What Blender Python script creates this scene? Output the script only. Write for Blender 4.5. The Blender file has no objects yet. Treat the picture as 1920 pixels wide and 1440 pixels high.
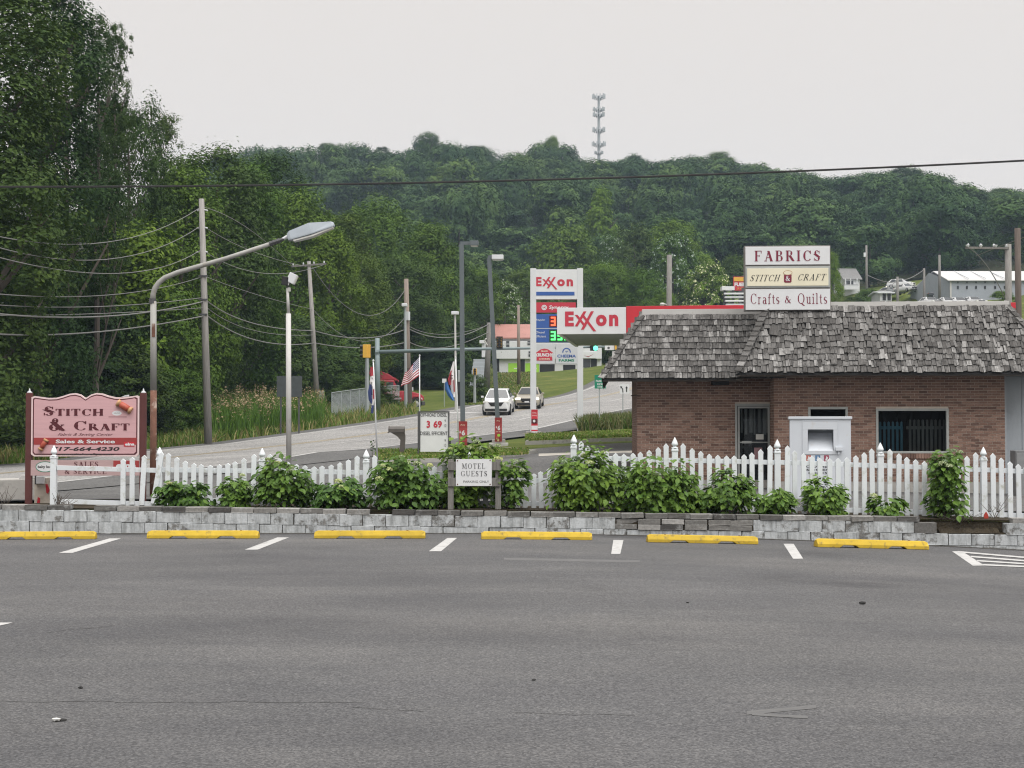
import bpy, bmesh, math, random
import numpy as np
from mathutils import Vector, Matrix

# ------------------------------------------------------------------ camera, sky, sun, exposure
scene = bpy.context.scene
C = scene.collection
R = math.radians
rnd = random.Random(11)
F, CAMZ, HOR = 2788.0, 1.853, 800.0
PITCH = math.atan((HOR - 720) / F)
cam = bpy.data.cameras.new('camera')
cam.sensor_width = 36.0
cam.lens = F * 36.0 / 1920
cam.clip_start, cam.clip_end = 0.1, 6000
camo = bpy.data.objects.new('camera', cam)
C.objects.link(camo)
camo.location = (0, 0, CAMZ)
camo.rotation_euler = (math.pi / 2 + PITCH, 0, 0)
scene.camera = camo

SUN_EL, SUN_AZ = R(68), R(150)          # azimuth clockwise from +Y: behind the camera, to its right
world = bpy.data.worlds.new('World')
scene.world = world
world.use_nodes = True
wn = world.node_tree
wn.nodes.clear()
sky = wn.nodes.new('ShaderNodeTexSky')
sky.sky_type = 'NISHITA'
sky.sun_disc = False
sky.sun_elevation, sky.sun_rotation = SUN_EL, SUN_AZ
sky.dust_density = 6.0
sky.air_density = 1.0
veil = wn.nodes.new('ShaderNodeMixRGB')   # even smoke and cloud veil over the whole sky
veil.inputs[0].default_value = 0.96
veil.inputs[2].default_value = (8.62, 8.06, 7.60, 1)
bg = wn.nodes.new('ShaderNodeBackground')
bg.inputs[1].default_value = 0.078
wo = wn.nodes.new('ShaderNodeOutputWorld')
wn.links.new(sky.outputs[0], veil.inputs[1])
wn.links.new(veil.outputs[0], bg.inputs[0])
wn.links.new(bg.outputs[0], wo.inputs[0])

sun = bpy.data.lights.new('sun', 'SUN')
sun.energy = 4.0
sun.angle = R(75)          # sun lost behind smoke: one broad bright part of the sky
sun.color = (1.0, 0.975, 0.945)
suno = bpy.data.objects.new('sun', sun)
C.objects.link(suno)
sd = Vector((math.sin(SUN_AZ) * math.cos(SUN_EL), math.cos(SUN_AZ) * math.cos(SUN_EL), math.sin(SUN_EL)))
suno.rotation_euler = sd.to_track_quat('Z', 'Y').to_euler()
suno.location = (0, 0, 200)

scene.view_settings.view_transform = 'Standard'
scene.view_settings.look = 'None'
scene.view_settings.gamma = 1.0
scene.view_settings.exposure = 0.35
scene.view_settings.use_curve_mapping = False
scene.render.engine = 'CYCLES'
scene.cycles.use_denoising = True
scene.cycles.filter_width = 1.15
scene.cycles.max_bounces = 6
scene.cycles.diffuse_bounces = 3
scene.cycles.glossy_bounces = 2
scene.cycles.transmission_bounces = 3
scene.cycles.transparent_max_bounces = 8
scene.cycles.volume_bounces = 0

# ------------------------------------------------------------------ geometry helpers
def P(px, py, Y):
    """point of the place seen at photo pixel (px, py), Y metres in front of the camera"""
    u, v = (px - 960) / F, (720 - py) / F
    cp, sp = math.cos(PITCH), math.sin(PITCH)
    k = Y / (cp - v * sp)
    return Vector((u * k, Y, CAMZ + (sp + v * cp) * k))

def lotz(x):
    return -0.0022 * min(x, 9) ** 2 - 0.0135 * x if x > 0 else 0.0012 * x

def lot(px, py):
    z = 0.0
    for _ in range(12):
        q = P(px, py, 10.0)
        t = (z - CAMZ) / (q.z - CAMZ) * 10.0
        p = P(px, py, t)
        z = lotz(p.x)
    return Vector((p.x, p.y, z))

class MB:
    def __init__(s):
        s.v, s.f, s.m, s.cur = [], [], [], 0
    def add(s, vs, fs):
        o = len(s.v)
        s.v += [tuple(p) for p in vs]
        s.f += [tuple(i + o for i in f) for f in fs]
        s.m += [s.cur] * len(fs)
        return s
    def box(s, x0, x1, y0, y1, z0, z1, M=None):
        vs = [Vector(p) for p in ((x0, y0, z0), (x1, y0, z0), (x1, y1, z0), (x0, y1, z0),
                                  (x0, y0, z1), (x1, y0, z1), (x1, y1, z1), (x0, y1, z1))]
        if M is not None:
            vs = [M @ p for p in vs]
        return s.add(vs, [(0, 3, 2, 1), (4, 5, 6, 7), (0, 1, 5, 4), (1, 2, 6, 5), (2, 3, 7, 6), (3, 0, 4, 7)])
    def bar(s, a, b, w, h=None):
        """square bar from a to b"""
        return s.tube([a, b], [w * 0.7071, w * 0.7071], 4, tw=math.pi / 4)
    def tube(s, pts, r, n=8, caps=True, tw=0.0):
        pts = [Vector(p) for p in pts]
        if not hasattr(r, '__len__'):
            r = [r] * len(pts)
        vs, fs = [], []
        ref = None
        for i, p in enumerate(pts):
            d = (pts[min(i + 1, len(pts) - 1)] - pts[max(i - 1, 0)])
            d = d.normalized() if d.length > 1e-9 else Vector((0, 0, 1))
            if ref is None:
                ref = Vector((0, 1, 0)) if abs(d.y) < 0.9 else Vector((1, 0, 0))
            a = (ref - d * ref.dot(d)).normalized()
            b = d.cross(a)
            ref = a
            for k in range(n):
                t = 2 * math.pi * k / n + tw
                vs.append(p + (a * math.cos(t) + b * math.sin(t)) * r[i])
        for i in range(len(pts) - 1):
            for k in range(n):
                k2 = (k + 1) % n
                fs.append((i * n + k, i * n + k2, (i + 1) * n + k2, (i + 1) * n + k))
        if caps:
            fs.append(tuple(range(n - 1, -1, -1)))
            fs.append(tuple((len(pts) - 1) * n + k for k in range(n)))
        return s.add(vs, fs)
    def lathe(s, prof, n=12, M=None):
        vs, fs = [], []
        for r, z in prof:
            for k in range(n):
                t = 2 * math.pi * k / n
                p = Vector((r * math.cos(t), r * math.sin(t), z))
                vs.append(M @ p if M is not None else p)
        for i in range(len(prof) - 1):
            for k in range(n):
                k2 = (k + 1) % n
                fs.append((i * n + k, i * n + k2, (i + 1) * n + k2, (i + 1) * n + k))
        fs.append(tuple(range(n - 1, -1, -1)))
        fs.append(tuple((len(prof) - 1) * n + k for k in range(n)))
        return s.add(vs, fs)
    def prism(s, poly, y0, y1):
        """polygon in x, z (counter-clockwise seen from -Y) extruded from y0 (front) to y1"""
        n = len(poly)
        vs = [(x, y0, z) for x, z in poly] + [(x, y1, z) for x, z in poly]
        fs = [tuple(range(n)), tuple(range(2 * n - 1, n - 1, -1))]
        fs += [(k, k + n, (k + 1) % n + n, (k + 1) % n) for k in range(n)]
        return s.add(vs, fs)
    def flat(s, poly, y):
        return s.add([(x, y, z) for x, z in poly], [tuple(range(len(poly)))])
    def disc(s, cx, cz, rx, rz, y, n=24):
        return s.flat([(cx + rx * math.cos(2 * math.pi * k / n), cz + rz * math.sin(2 * math.pi * k / n)) for k in range(n)], y)
    def ring(s, cx, cz, rx, rz, w, y, n=28, a0=0.0, a1=2 * math.pi):
        vs, fs = [], []
        for k in range(n + 1):
            t = a0 + (a1 - a0) * k / n
            vs += [(cx + rx * math.cos(t), y, cz + rz * math.sin(t)), (cx + (rx - w) * math.cos(t), y, cz + (rz - w) * math.sin(t))]
        for k in range(n):
            fs.append((2 * k + 1, 2 * k, 2 * k + 2, 2 * k + 3))
        return s.add(vs, fs)
    def loft(s, rings, caps=True):
        n = len(rings[0])
        vs = [p for r in rings for p in r]
        fs = []
        for i in range(len(rings) - 1):
            for k in range(n):
                k2 = (k + 1) % n
                fs.append((i * n + k, (i + 1) * n + k, (i + 1) * n + k2, i * n + k2))
        if caps:
            fs.append(tuple(range(n)))
            fs.append(tuple(range(len(vs) - 1, len(vs) - n - 1, -1)))
        return s.add(vs, fs)
    def mesh(s, name, mats, smooth=False, bev=0.0, fix=True):
        me = bpy.data.meshes.new(name)
        me.from_pydata(s.v, [], s.f)
        mats = mats if isinstance(mats, (list, tuple)) else [mats]
        for m in mats:
            me.materials.append(m)
        if len(mats) > 1:
            me.polygons.foreach_set('material_index', s.m)
        if bev > 0 or fix:
            bm = bmesh.new()
            bm.from_mesh(me)
            if fix:
                bmesh.ops.recalc_face_normals(bm, faces=bm.faces)
            if bev > 0:
                ed = [e for e in bm.edges if len(e.link_faces) == 2 and e.calc_face_angle(0) > 0.6]
                bmesh.ops.bevel(bm, geom=ed, offset=bev, segments=2, profile=0.6, affect='EDGES', clamp_overlap=True)
            bm.to_mesh(me)
            bm.free()
        if smooth:
            for p in me.polygons:
                p.use_smooth = True
        return me
    def build(s, name, mats, parent=None, loc=None, smooth=False, bev=0.0, fix=True, **props):
        return obj(name, s.mesh(name, mats, smooth, bev, fix), parent, loc, **props)

def obj(name, me, parent=None, loc=None, **props):
    o = bpy.data.objects.new(name, me)
    C.objects.link(o)
    if parent is not None:
        o.parent = parent
    if loc is not None:
        o.location = loc
    for k, v in props.items():
        o[k] = v
    return o

def thing(name, label, cat, loc=(0, 0, 0), rz=0.0, group=None):
    o = obj(name, None, None, loc, label=label, category=cat)
    o.rotation_euler = (0, 0, rz)
    o.empty_display_size = 0.2
    if group:
        o['group'] = group
    return o

def tag(o, label, cat, group=None):
    o['label'], o['category'] = label, cat
    if group:
        o['group'] = group
    return o

def kids(o):
    return [c for c in bpy.data.objects if c.parent == o]

def copy_tree(o, ch_of, parent=None):
    c = o.copy()
    C.objects.link(c)
    if parent is not None:
        c.parent = parent
    for ch in ch_of.get(o, ()):
        copy_tree(ch, ch_of, c)
    return c

def child_map(root):
    m = {}
    for o in bpy.data.objects:
        if o.parent is not None:
            m.setdefault(o.parent, []).append(o)
    return m

# ------------------------------------------------------------------ materials
def nmat(name):
    m = bpy.data.materials.new(name)
    m.use_nodes = True
    nt = m.node_tree
    return m, nt, nt.nodes['Principled BSDF'], nt.nodes['Material Output']

def N(nt, t, **kw):
    n = nt.nodes.new('ShaderNode' + t)
    for k, v in kw.items():
        if isinstance(k, str) and k.startswith('i_'):
            n.inputs[k[2:]].default_value = v
        else:
            setattr(n, k, v)
    return n

def coords(nt, shift=True, kind='Object', scale=None):
    tc = N(nt, 'TexCoord')
    out = tc.outputs[kind]
    if shift:
        oi = N(nt, 'ObjectInfo')
        ge = N(nt, 'NewGeometry')
        ad = N(nt, 'Math', operation='ADD')
        nt.links.new(oi.outputs['Random'], ad.inputs[0])
        nt.links.new(ge.outputs['Random Per Island'], ad.inputs[1])
        ml = N(nt, 'Math', operation='MULTIPLY')
        ml.inputs[1].default_value = 63.7
        nt.links.new(ad.outputs[0], ml.inputs[0])
        va = N(nt, 'VectorMath', operation='ADD')
        nt.links.new(out, va.inputs[0])
        nt.links.new(ml.outputs[0], va.inputs[1])
        out = va.outputs[0]
    if scale:
        mp = N(nt, 'Mapping')
        mp.inputs['Scale'].default_value = scale
        nt.links.new(out, mp.inputs[0])
        out = mp.outputs[0]
    return out

def noise(nt, co, sc, det=4, rough=0.55):
    n = N(nt, 'TexNoise')
    n.inputs['Scale'].default_value = sc
    n.inputs['Detail'].default_value = det
    n.inputs['Roughness'].default_value = rough
    nt.links.new(co, n.inputs['Vector'])
    return n.outputs['Fac']

def ramp(nt, fac, stops):
    r = N(nt, 'ValToRGB')
    e = r.color_ramp.elements
    while len(e) < len(stops):
        e.new(0.5)
    for el, (p, c) in zip(e, stops):
        el.position = p
        el.color = (*c, 1) if len(c) == 3 else c
    nt.links.new(fac, r.inputs[0])
    return r.outputs[0]

def mixc(nt, fac, a, b, mode='MIX'):
    m = N(nt, 'MixRGB', blend_type=mode)
    for i, v in ((0, fac), (1, a), (2, b)):
        if isinstance(v, (int, float)):
            m.inputs[i].default_value = v
        elif isinstance(v, tuple):
            m.inputs[i].default_value = (*v, 1) if len(v) == 3 else v
        else:
            nt.links.new(v, m.inputs[i])
    return m.outputs[0]

def rand_piece(nt):
    """0..1, its own for every object and every loose piece of a joined mesh"""
    oi, ge = N(nt, 'ObjectInfo'), N(nt, 'NewGeometry')
    a = N(nt, 'Math', operation='ADD')
    nt.links.new(oi.outputs['Random'], a.inputs[0])
    nt.links.new(ge.outputs['Random Per Island'], a.inputs[1])
    f = N(nt, 'Math', operation='FRACT')
    nt.links.new(a.outputs[0], f.inputs[0])
    return f.outputs[0]

def bump(nt, bs, h, dist=0.01, strength=0.6):
    b = N(nt, 'Bump')
    b.inputs['Strength'].default_value = strength
    b.inputs['Distance'].default_value = dist
    nt.links.new(h, b.inputs['Height'])
    nt.links.new(b.outputs[0], bs.inputs['Normal'])

def pm(name, col, rough=0.6, var=0.12, vs=4.0, rp=0.0, dirt=None, ds=2.5, da=0.5, bs=0.0, bsc=40.0, metal=0.0, spec=0.4, stretch=None):
    """painted / solid surface: colour with uneven tone, optional dirt patches and fine relief"""
    m, nt, b, out = nmat(name)
    co = coords(nt, True, 'Object', stretch)
    n1 = noise(nt, co, vs)
    lo = tuple(max(0, c * (1 - var)) for c in col)
    hi = tuple(min(1, c * (1 + var)) for c in col)
    c = ramp(nt, n1, [(0.3, lo), (0.7, hi)])
    if rp:
        r = rand_piece(nt)
        g = ramp(nt, r, [(0.0, (1 - rp,) * 3), (1.0, (1 + 0.0,) * 3)])
        c = mixc(nt, 1.0, c, g, 'MULTIPLY')
    if dirt:
        n2 = noise(nt, co, ds, 6, 0.65)
        f = ramp(nt, n2, [(0.62 - 0.25 * da, (0, 0, 0)), (0.72 - 0.1 * da, (1, 1, 1))])
        c = mixc(nt, f, c, dirt)
    nt.links.new(c, b.inputs['Base Color'])
    b.inputs['Roughness'].default_value = rough
    b.inputs['Metallic'].default_value = metal
    b.inputs['Specular IOR Level'].default_value = spec
    if bs:
        bump(nt, b, noise(nt, co, bsc, 3), bs)
    return m

def leafmat(name, dark, light, trans=0.28, rough=0.55, spec=0.08, clump=9.0, speck=0.35):
    m, nt, b, out = nmat(name)
    r = rand_piece(nt)
    cl = noise(nt, coords(nt, False), clump, 2, 0.5)
    r = mixc(nt, speck, ramp(nt, cl, [(0.32, (0, 0, 0)), (0.68, (1, 1, 1))]), r)
    c = ramp(nt, r, [(0.0, dark), (0.6, tuple((a + d) / 2 for a, d in zip(dark, light))), (1.0, light)])
    oi = N(nt, 'ObjectInfo')
    g = ramp(nt, oi.outputs['Random'], [(0.0, (0.55, 0.68, 0.68)), (0.35, (0.85, 0.90, 0.85)), (0.7, (1.05, 1.05, 0.95)), (1.0, (1.38, 1.28, 0.9))])
    c = mixc(nt, 1.0, c, g, 'MULTIPLY')
    c = mixc(nt, 1.0, c, oi.outputs['Color'], 'MULTIPLY')     # each plant's own tone
    nt.links.new(c, b.inputs['Base Color'])
    b.inputs['Roughness'].default_value = rough
    b.inputs['Specular IOR Level'].default_value = spec
    t = N(nt, 'BsdfTranslucent')
    c2 = mixc(nt, 1.0, c, (1.1, 1.25, 0.6), 'MULTIPLY')
    nt.links.new(c2, t.inputs[0])
    mx = N(nt, 'MixShader')
    mx.inputs[0].default_value = trans
    nt.links.new(b.outputs[0], mx.inputs[1])
    nt.links.new(t.outputs[0], mx.inputs[2])
    nt.links.new(mx.outputs[0], out.inputs[0])
    return m

def glow(name, col, strength):
    m, nt, b, out = nmat(name)
    b.inputs['Base Color'].default_value = (*col, 1)
    b.inputs['Emission Color'].default_value = (*col, 1)
    b.inputs['Emission Strength'].default_value = strength
    return m

def clearglass(name, clear=.8):
    """window glass one sees through: mostly clear, with a mirror skin"""
    m, nt, b, out = nmat(name)
    t = N(nt, 'BsdfTransparent')
    t.inputs[0].default_value = (.82, .86, .87, 1)
    g = N(nt, 'BsdfGlossy')
    g.inputs['Roughness'].default_value = .02
    fr = N(nt, 'Fresnel')
    fr.inputs['IOR'].default_value = 1.5
    mx = N(nt, 'MixShader')
    nt.links.new(fr.outputs[0], mx.inputs[0])
    nt.links.new(t.outputs[0], mx.inputs[1])
    nt.links.new(g.outputs[0], mx.inputs[2])
    nt.links.new(mx.outputs[0], out.inputs[0])
    return m

def glassmat(name, tint=(0.012, 0.013, 0.014), rough=0.03):
    """dark window glass: mirror at the surface, a dim room behind"""
    m, nt, b, out = nmat(name)
    co = coords(nt, False)
    b.inputs['Base Color'].default_value = (*tint, 1)
    b.inputs['Roughness'].default_value = rough
    b.inputs['Specular IOR Level'].default_value = 0.6
    b.inputs['IOR'].default_value = 1.5
    bump(nt, b, noise(nt, co, 1.2, 1), 0.02, 0.05)
    return m

# --- asphalt
def asphalt(name, base, patch=0.18, fine=70.0, tint=(1, 1, 1), streak=0.0, stain=False):
    m, nt, b, out = nmat(name)
    co = coords(nt, False)
    big = noise(nt, co, 0.16, 5, 0.6)
    st = coords(nt, False, 'Object', (0.10, 0.7, 1))
    wide = noise(nt, st, 0.9, 4, 0.6)
    agg = N(nt, 'TexVoronoi')
    agg.inputs['Scale'].default_value = fine
    nt.links.new(co, agg.inputs['Vector'])
    spk = noise(nt, co, fine * 0.45, 3, 0.7)
    lo = tuple(base * (1 - patch) * t for t in tint)
    hi = tuple(base * (1 + patch) * t for t in tint)
    c = ramp(nt, big, [(0.32, lo), (0.68, hi)])
    w = ramp(nt, wide, [(0.36, (0.90, 0.90, 0.91)), (0.5, (1.0, 1.0, 1.0)), (0.66, (1.1, 1.1, 1.09))])
    c = mixc(nt, 0.9, c, w, 'MULTIPLY')
    if stain:
        mid = noise(nt, coords(nt, False, 'Object', (0.45, 1.0, 1)), 0.55, 7, 0.72)
        c = mixc(nt, 1.0, c, ramp(nt, mid, [(0.34, (0.86, 0.865, 0.885)), (0.5, (1.0, 1.0, 1.0)), (0.64, (1.17, 1.16, 1.14))]), 'MULTIPLY')
        vo = N(nt, 'TexVoronoi', feature='SMOOTH_F1')
        vo.inputs['Scale'].default_value = 0.42
        wob = noise(nt, co, 2.2, 3)
        wv_ = N(nt, 'VectorMath', operation='ADD')
        nt.links.new(co, wv_.inputs[0]); nt.links.new(wob, wv_.inputs[1])
        nt.links.new(wv_.outputs[0], vo.inputs['Vector'])
        oil = ramp(nt, vo.outputs['Distance'], [(0.10, (0.74, 0.74, 0.75)), (0.24, (1, 1, 1))])
        msk = ramp(nt, noise(nt, co, 0.23, 2), [(0.5, (0, 0, 0)), (0.58, (1, 1, 1))])
        c = mixc(nt, msk, c, mixc(nt, 1.0, c, oil, 'MULTIPLY'))
        # curved scuffs left by turning tyres
        wave = N(nt, 'TexWave', wave_type='RINGS', rings_direction='Z')
        wave.inputs['Scale'].default_value = 0.035
        wave.inputs['Distortion'].default_value = 6.0
        wave.inputs['Detail'].default_value = 4.0
        wave.inputs['Detail Scale'].default_value = 0.6
        mp_ = N(nt, 'Mapping')
        mp_.inputs['Location'].default_value = (9.0, 7.0, 0)
        nt.links.new(co, mp_.inputs[0]); nt.links.new(mp_.outputs[0], wave.inputs['Vector'])
        sc_ = ramp(nt, wave.outputs['Fac'], [(0.80, (1, 1, 1)), (0.93, (1.13, 1.12, 1.10))])
        c = mixc(nt, 0.8, c, sc_, 'MULTIPLY')
    g = ramp(nt, agg.outputs['Color'], [(0.1, (0.52, 0.52, 0.53)), (0.55, (0.95, 0.95, 0.95)), (0.9, (1.5, 1.48, 1.44))])
    c = mixc(nt, 0.85, c, g, 'MULTIPLY')
    s = ramp(nt, spk, [(0.36, (0.72, 0.72, 0.72)), (0.62, (1.16, 1.16, 1.15))])
    c = mixc(nt, 0.8, c, s, 'MULTIPLY')
    if streak:
        # worn wheel tracks run along the strip's u direction
        uv = N(nt, 'UVMap')
        sp = N(nt, 'SeparateXYZ')
        nt.links.new(uv.outputs[0], sp.inputs[0])
        wv = N(nt, 'TexNoise')
        cb = N(nt, 'CombineXYZ')
        ml = N(nt, 'Math', operation='MULTIPLY')
        ml.inputs[1].default_value = 0.05
        nt.links.new(sp.outputs[0], ml.inputs[0])
        nt.links.new(ml.outputs[0], cb.inputs[0])
        m2 = N(nt, 'Math', operation='MULTIPLY')
        m2.inputs[1].default_value = 14.0
        nt.links.new(sp.outputs[1], m2.inputs[0])
        nt.links.new(m2.outputs[0], cb.inputs[1])
        wv.inputs['Scale'].default_value = 1.0
        wv.inputs['Detail'].default_value = 3
        nt.links.new(cb.outputs[0], wv.inputs['Vector'])
        k = ramp(nt, wv.outputs['Fac'], [(0.35, (1 - streak,) * 3), (0.65, (1 + streak,) * 3)])
        c = mixc(nt, 1.0, c, k, 'MULTIPLY')
    nt.links.new(c, b.inputs['Base Color'])
    b.inputs['Roughness'].default_value = 0.85
    b.inputs['Specular IOR Level'].default_value = 0.3
    bump(nt, b, agg.outputs['Distance'], 0.002, 0.3)
    return m

def groundmat(name, stops, sc=0.35, fine=18.0):
    m, nt, b, out = nmat(name)
    co = coords(nt, False)
    a = noise(nt, co, sc, 6, 0.65)
    f = noise(nt, co, fine, 4, 0.7)
    c = ramp(nt, a, stops)
    s = ramp(nt, f, [(0.3, (0.6, 0.6, 0.6)), (0.7, (1.3, 1.3, 1.3))])
    c = mixc(nt, 0.9, c, s, 'MULTIPLY')
    nt.links.new(c, b.inputs['Base Color'])
    b.inputs['Roughness'].default_value = 0.95
    b.inputs['Specular IOR Level'].default_value = 0.1
    bump(nt, b, f, 0.05, 0.8)
    return m

# --- weathered painted block
def blockmat(bias=0.0):
    m, nt, b, out = nmat('painted_block')
    co = coords(nt, True)
    r = rand_piece(nt)
    n1 = noise(nt, co, 5.0, 6, 0.7)
    n2 = noise(nt, co, 26.0, 5, 0.7)
    stv = coords(nt, True, 'Object', (9.0, 9.0, 1.6))
    n3 = noise(nt, stv, 1.3, 4, 0.6)
    paint = ramp(nt, n2, [(0.25, (0.36, 0.385, 0.40)), (0.7, (0.52, 0.545, 0.56))])
    bare = ramp(nt, n2, [(0.2, (0.10, 0.10, 0.10)), (0.5, (0.18, 0.178, 0.17)), (0.8, (0.27, 0.265, 0.255))])
    # how much paint is left differs from block to block
    th = N(nt, 'Math', operation='MULTIPLY_ADD')
    nt.links.new(r, th.inputs[0])
    th.inputs[1].default_value = 0.20
    th.inputs[2].default_value = -0.15 - bias
    sm = N(nt, 'Math', operation='ADD')
    nt.links.new(n1, sm.inputs[0])
    nt.links.new(th.outputs[0], sm.inputs[1])
    f = ramp(nt, sm.outputs[0], [(0.44, (0, 0, 0)), (0.53, (1, 1, 1))])
    c = mixc(nt, f, paint, bare)
    g = ramp(nt, n3, [(0.42, (1, 1, 1)), (0.66, (0.50, 0.50, 0.49))])
    c = mixc(nt, 0.8, c, g, 'MULTIPLY')
    nt.links.new(c, b.inputs['Base Color'])
    b.inputs['Roughness'].default_value = 0.9
    bump(nt, b, n2, 0.012, 0.7)
    return m

def capmat():
    m, nt, b, out = nmat('cap_block')
    co = coords(nt, True)
    r = rand_piece(nt)
    n2 = noise(nt, co, 20.0, 5, 0.7)
    n1 = noise(nt, co, 4.0, 5, 0.7)
    c = ramp(nt, r, [(0.0, (0.060, 0.057, 0.055)), (0.3, (0.14, 0.137, 0.13)), (0.75, (0.21, 0.205, 0.195)), (1.0, (0.30, 0.295, 0.285))])
    s = ramp(nt, n2, [(0.3, (0.65, 0.65, 0.65)), (0.7, (1.25, 1.25, 1.25))])
    c = mixc(nt, 0.9, c, s, 'MULTIPLY')
    f = ramp(nt, n1, [(0.55, (0, 0, 0)), (0.7, (0.6, 0.6, 0.6))])
    c = mixc(nt, f, c, (0.42, 0.43, 0.43))
    nt.links.new(c, b.inputs['Base Color'])
    b.inputs['Roughness'].default_value = 0.92
    bump(nt, b, n2, 0.012, 0.7)
    return m

def shinglemat():
    m, nt, b, out = nmat('weathered_shingle')
    r = rand_piece(nt)
    co = coords(nt, True, 'Object', (1.0, 0.07, 0.07))
    n1 = noise(nt, co, 55.0, 4, 0.65)
    n2 = noise(nt, coords(nt, True), 9.0, 5, 0.7)
    tone = ramp(nt, r, [(0.0, (0.078, 0.075, 0.072)), (0.35, (0.120, 0.116, 0.112)), (0.78, (0.180, 0.176, 0.171)), (1.0, (0.32, 0.315, 0.308))])
    g = ramp(nt, n1, [(0.3, (0.40, 0.40, 0.40)), (0.7, (1.35, 1.35, 1.35))])
    c = mixc(nt, 0.95, tone, g, 'MULTIPLY')
    k = ramp(nt, n2, [(0.48, (1, 1, 1)), (0.66, (0.25, 0.25, 0.245))])
    c = mixc(nt, 0.75, c, k, 'MULTIPLY')
    nt.links.new(c, b.inputs['Base Color'])
    b.inputs['Roughness'].default_value = 0.9
    b.inputs['Specular IOR Level'].default_value = 0.2
    bump(nt, b, n1, 0.006, 0.7)
    return m

def brickmat():
    m, nt, b, out = nmat('red_brick')
    r = rand_piece(nt)
    n2 = noise(nt, coords(nt, True), 30.0, 4, 0.7)
    tone = ramp(nt, r, [(0.0, (0.125, 0.074, 0.058)), (0.2, (0.18, 0.106, 0.082)), (0.6, (0.236, 0.143, 0.110)), (1.0, (0.30, 0.192, 0.15))])
    g = ramp(nt, n2, [(0.3, (0.7, 0.7, 0.7)), (0.7, (1.25, 1.25, 1.25))])
    c = mixc(nt, 0.9, tone, g, 'MULTIPLY')
    nt.links.new(c, b.inputs['Base Color'])
    b.inputs['Roughness'].default_value = 0.9
    bump(nt, b, n2, 0.004, 0.5)
    return m

M_ASPH = asphalt('lot_asphalt', 0.090, 0.13, 75.0, (0.985, 0.99, 1.03), stain=True)
M_ROAD = asphalt('road_asphalt', 0.245, 0.10, 20.0, (1.0, 0.99, 0.975), streak=0.22)
M_YARD = asphalt('station_asphalt', 0.10, 0.15, 25.0, (1.0, 1.0, 1.0))
M_SHOULDER = asphalt('shoulder_asphalt', 0.10, 0.15, 25.0)
M_GRASS = groundmat('grass_ground', [(0.3, (0.055, 0.080, 0.018)), (0.55, (0.095, 0.118, 0.028)), (0.75, (0.19, 0.17, 0.062))])
M_LITTER = groundmat('leaf_litter', [(0.3, (0.020, 0.024, 0.012)), (0.6, (0.032, 0.034, 0.018)), (0.8, (0.05, 0.045, 0.028))])
M_SOIL = groundmat('soil', [(0.3, (0.035, 0.028, 0.02)), (0.6, (0.06, 0.05, 0.035)), (0.8, (0.09, 0.08, 0.06))], 2.0, 30)
M_PAINTW = pm('white_marking_paint', (0.42, 0.42, 0.415), 0.7, 0.06, 3, dirt=(0.22, 0.22, 0.215), ds=9, da=0.32)
M_PAINTY = pm('yellow_marking_paint', (0.30, 0.235, 0.12), 0.7, 0.08, 3, dirt=(0.3, 0.28, 0.22), ds=10, da=0.3)
M_STOP = pm('yellow_stop_paint', (0.52, 0.36, 0.038), 0.65, 0.12, 5, rp=0.10, dirt=(0.24, 0.18, 0.06), ds=11, da=0.24, bs=0.004, bsc=60, spec=.2)
M_BLOCK, M_BLOCKW, M_CAP, M_SHINGLE, M_BRICK = blockmat(0.03), blockmat(0.12), capmat(), shinglemat(), brickmat()
M_MORTAR = pm('mortar', (0.56, 0.50, 0.43), 0.95, 0.15, 8, bs=0.004)
M_CONC = pm('concrete', (0.36, 0.35, 0.33), 0.9, 0.15, 3, dirt=(0.2, 0.195, 0.18), ds=3, da=0.4, bs=0.006, bsc=30)
M_VINYL = pm('white_vinyl', (0.69, 0.73, 0.76), 0.4, 0.03, 3, rp=0.10, dirt=(0.46, 0.48, 0.44), ds=5, da=0.22)
M_WHITE = pm('white_metal', (0.58, 0.60, 0.62), 0.4, 0.03, 2, dirt=(0.6, 0.6, 0.58), ds=3, da=0.1)
M_BIN = pm('bin_white_paint', (0.55, 0.585, 0.63), 0.45, 0.03, 2, dirt=(0.52, 0.52, 0.52), ds=4, da=0.12)
M_WOODGREY = pm('weathered_timber', (0.19, 0.183, 0.172), 0.9, 0.25, 6, rp=0.2, stretch=(6, 6, 0.6), bs=0.006, bsc=20)
M_POLEWOOD = pm('pole_timber', (0.25, 0.24, 0.228), 0.9, 0.22, 5, stretch=(5, 5, 0.25), dirt=(0.2, 0.19, 0.17), ds=3, da=0.3, bs=0.006, bsc=20)
M_POLEDARK = pm('dark_pole_timber', (0.085, 0.068, 0.058), 0.9, 0.25, 5, stretch=(5, 5, 0.25))
M_POLEBROWN = pm('brown_pole_timber', (0.20, 0.165, 0.14), 0.9, 0.25, 5, stretch=(5, 5, 0.25))
M_LAMPPAINT = pm('chalky_lamp_paint', (0.29, 0.29, 0.275), 0.6, 0.10, 4, dirt=(0.25, 0.22, 0.18), ds=3.5, da=0.1, stretch=(3, 3, 0.7))
M_RUST = pm('rusted_steel', (0.13, 0.062, 0.042), 0.85, 0.3, 6, dirt=(0.33, 0.27, 0.23), ds=4, da=0.25, bs=0.006)
M_BRONZE = pm('dark_bronze_metal', (0.105, 0.125, 0.135), 0.45, 0.06, 3)
M_GALV = pm('galvanised_steel', (0.33, 0.36, 0.37), 0.45, 0.08, 5, metal=0.3)
M_TEAL = pm('mast_steel', (0.17, 0.215, 0.225), 0.5, 0.07, 4)
M_STEELDK = pm('dark_steel', (0.07, 0.07, 0.075), 0.5, 0.1, 4)
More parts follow.
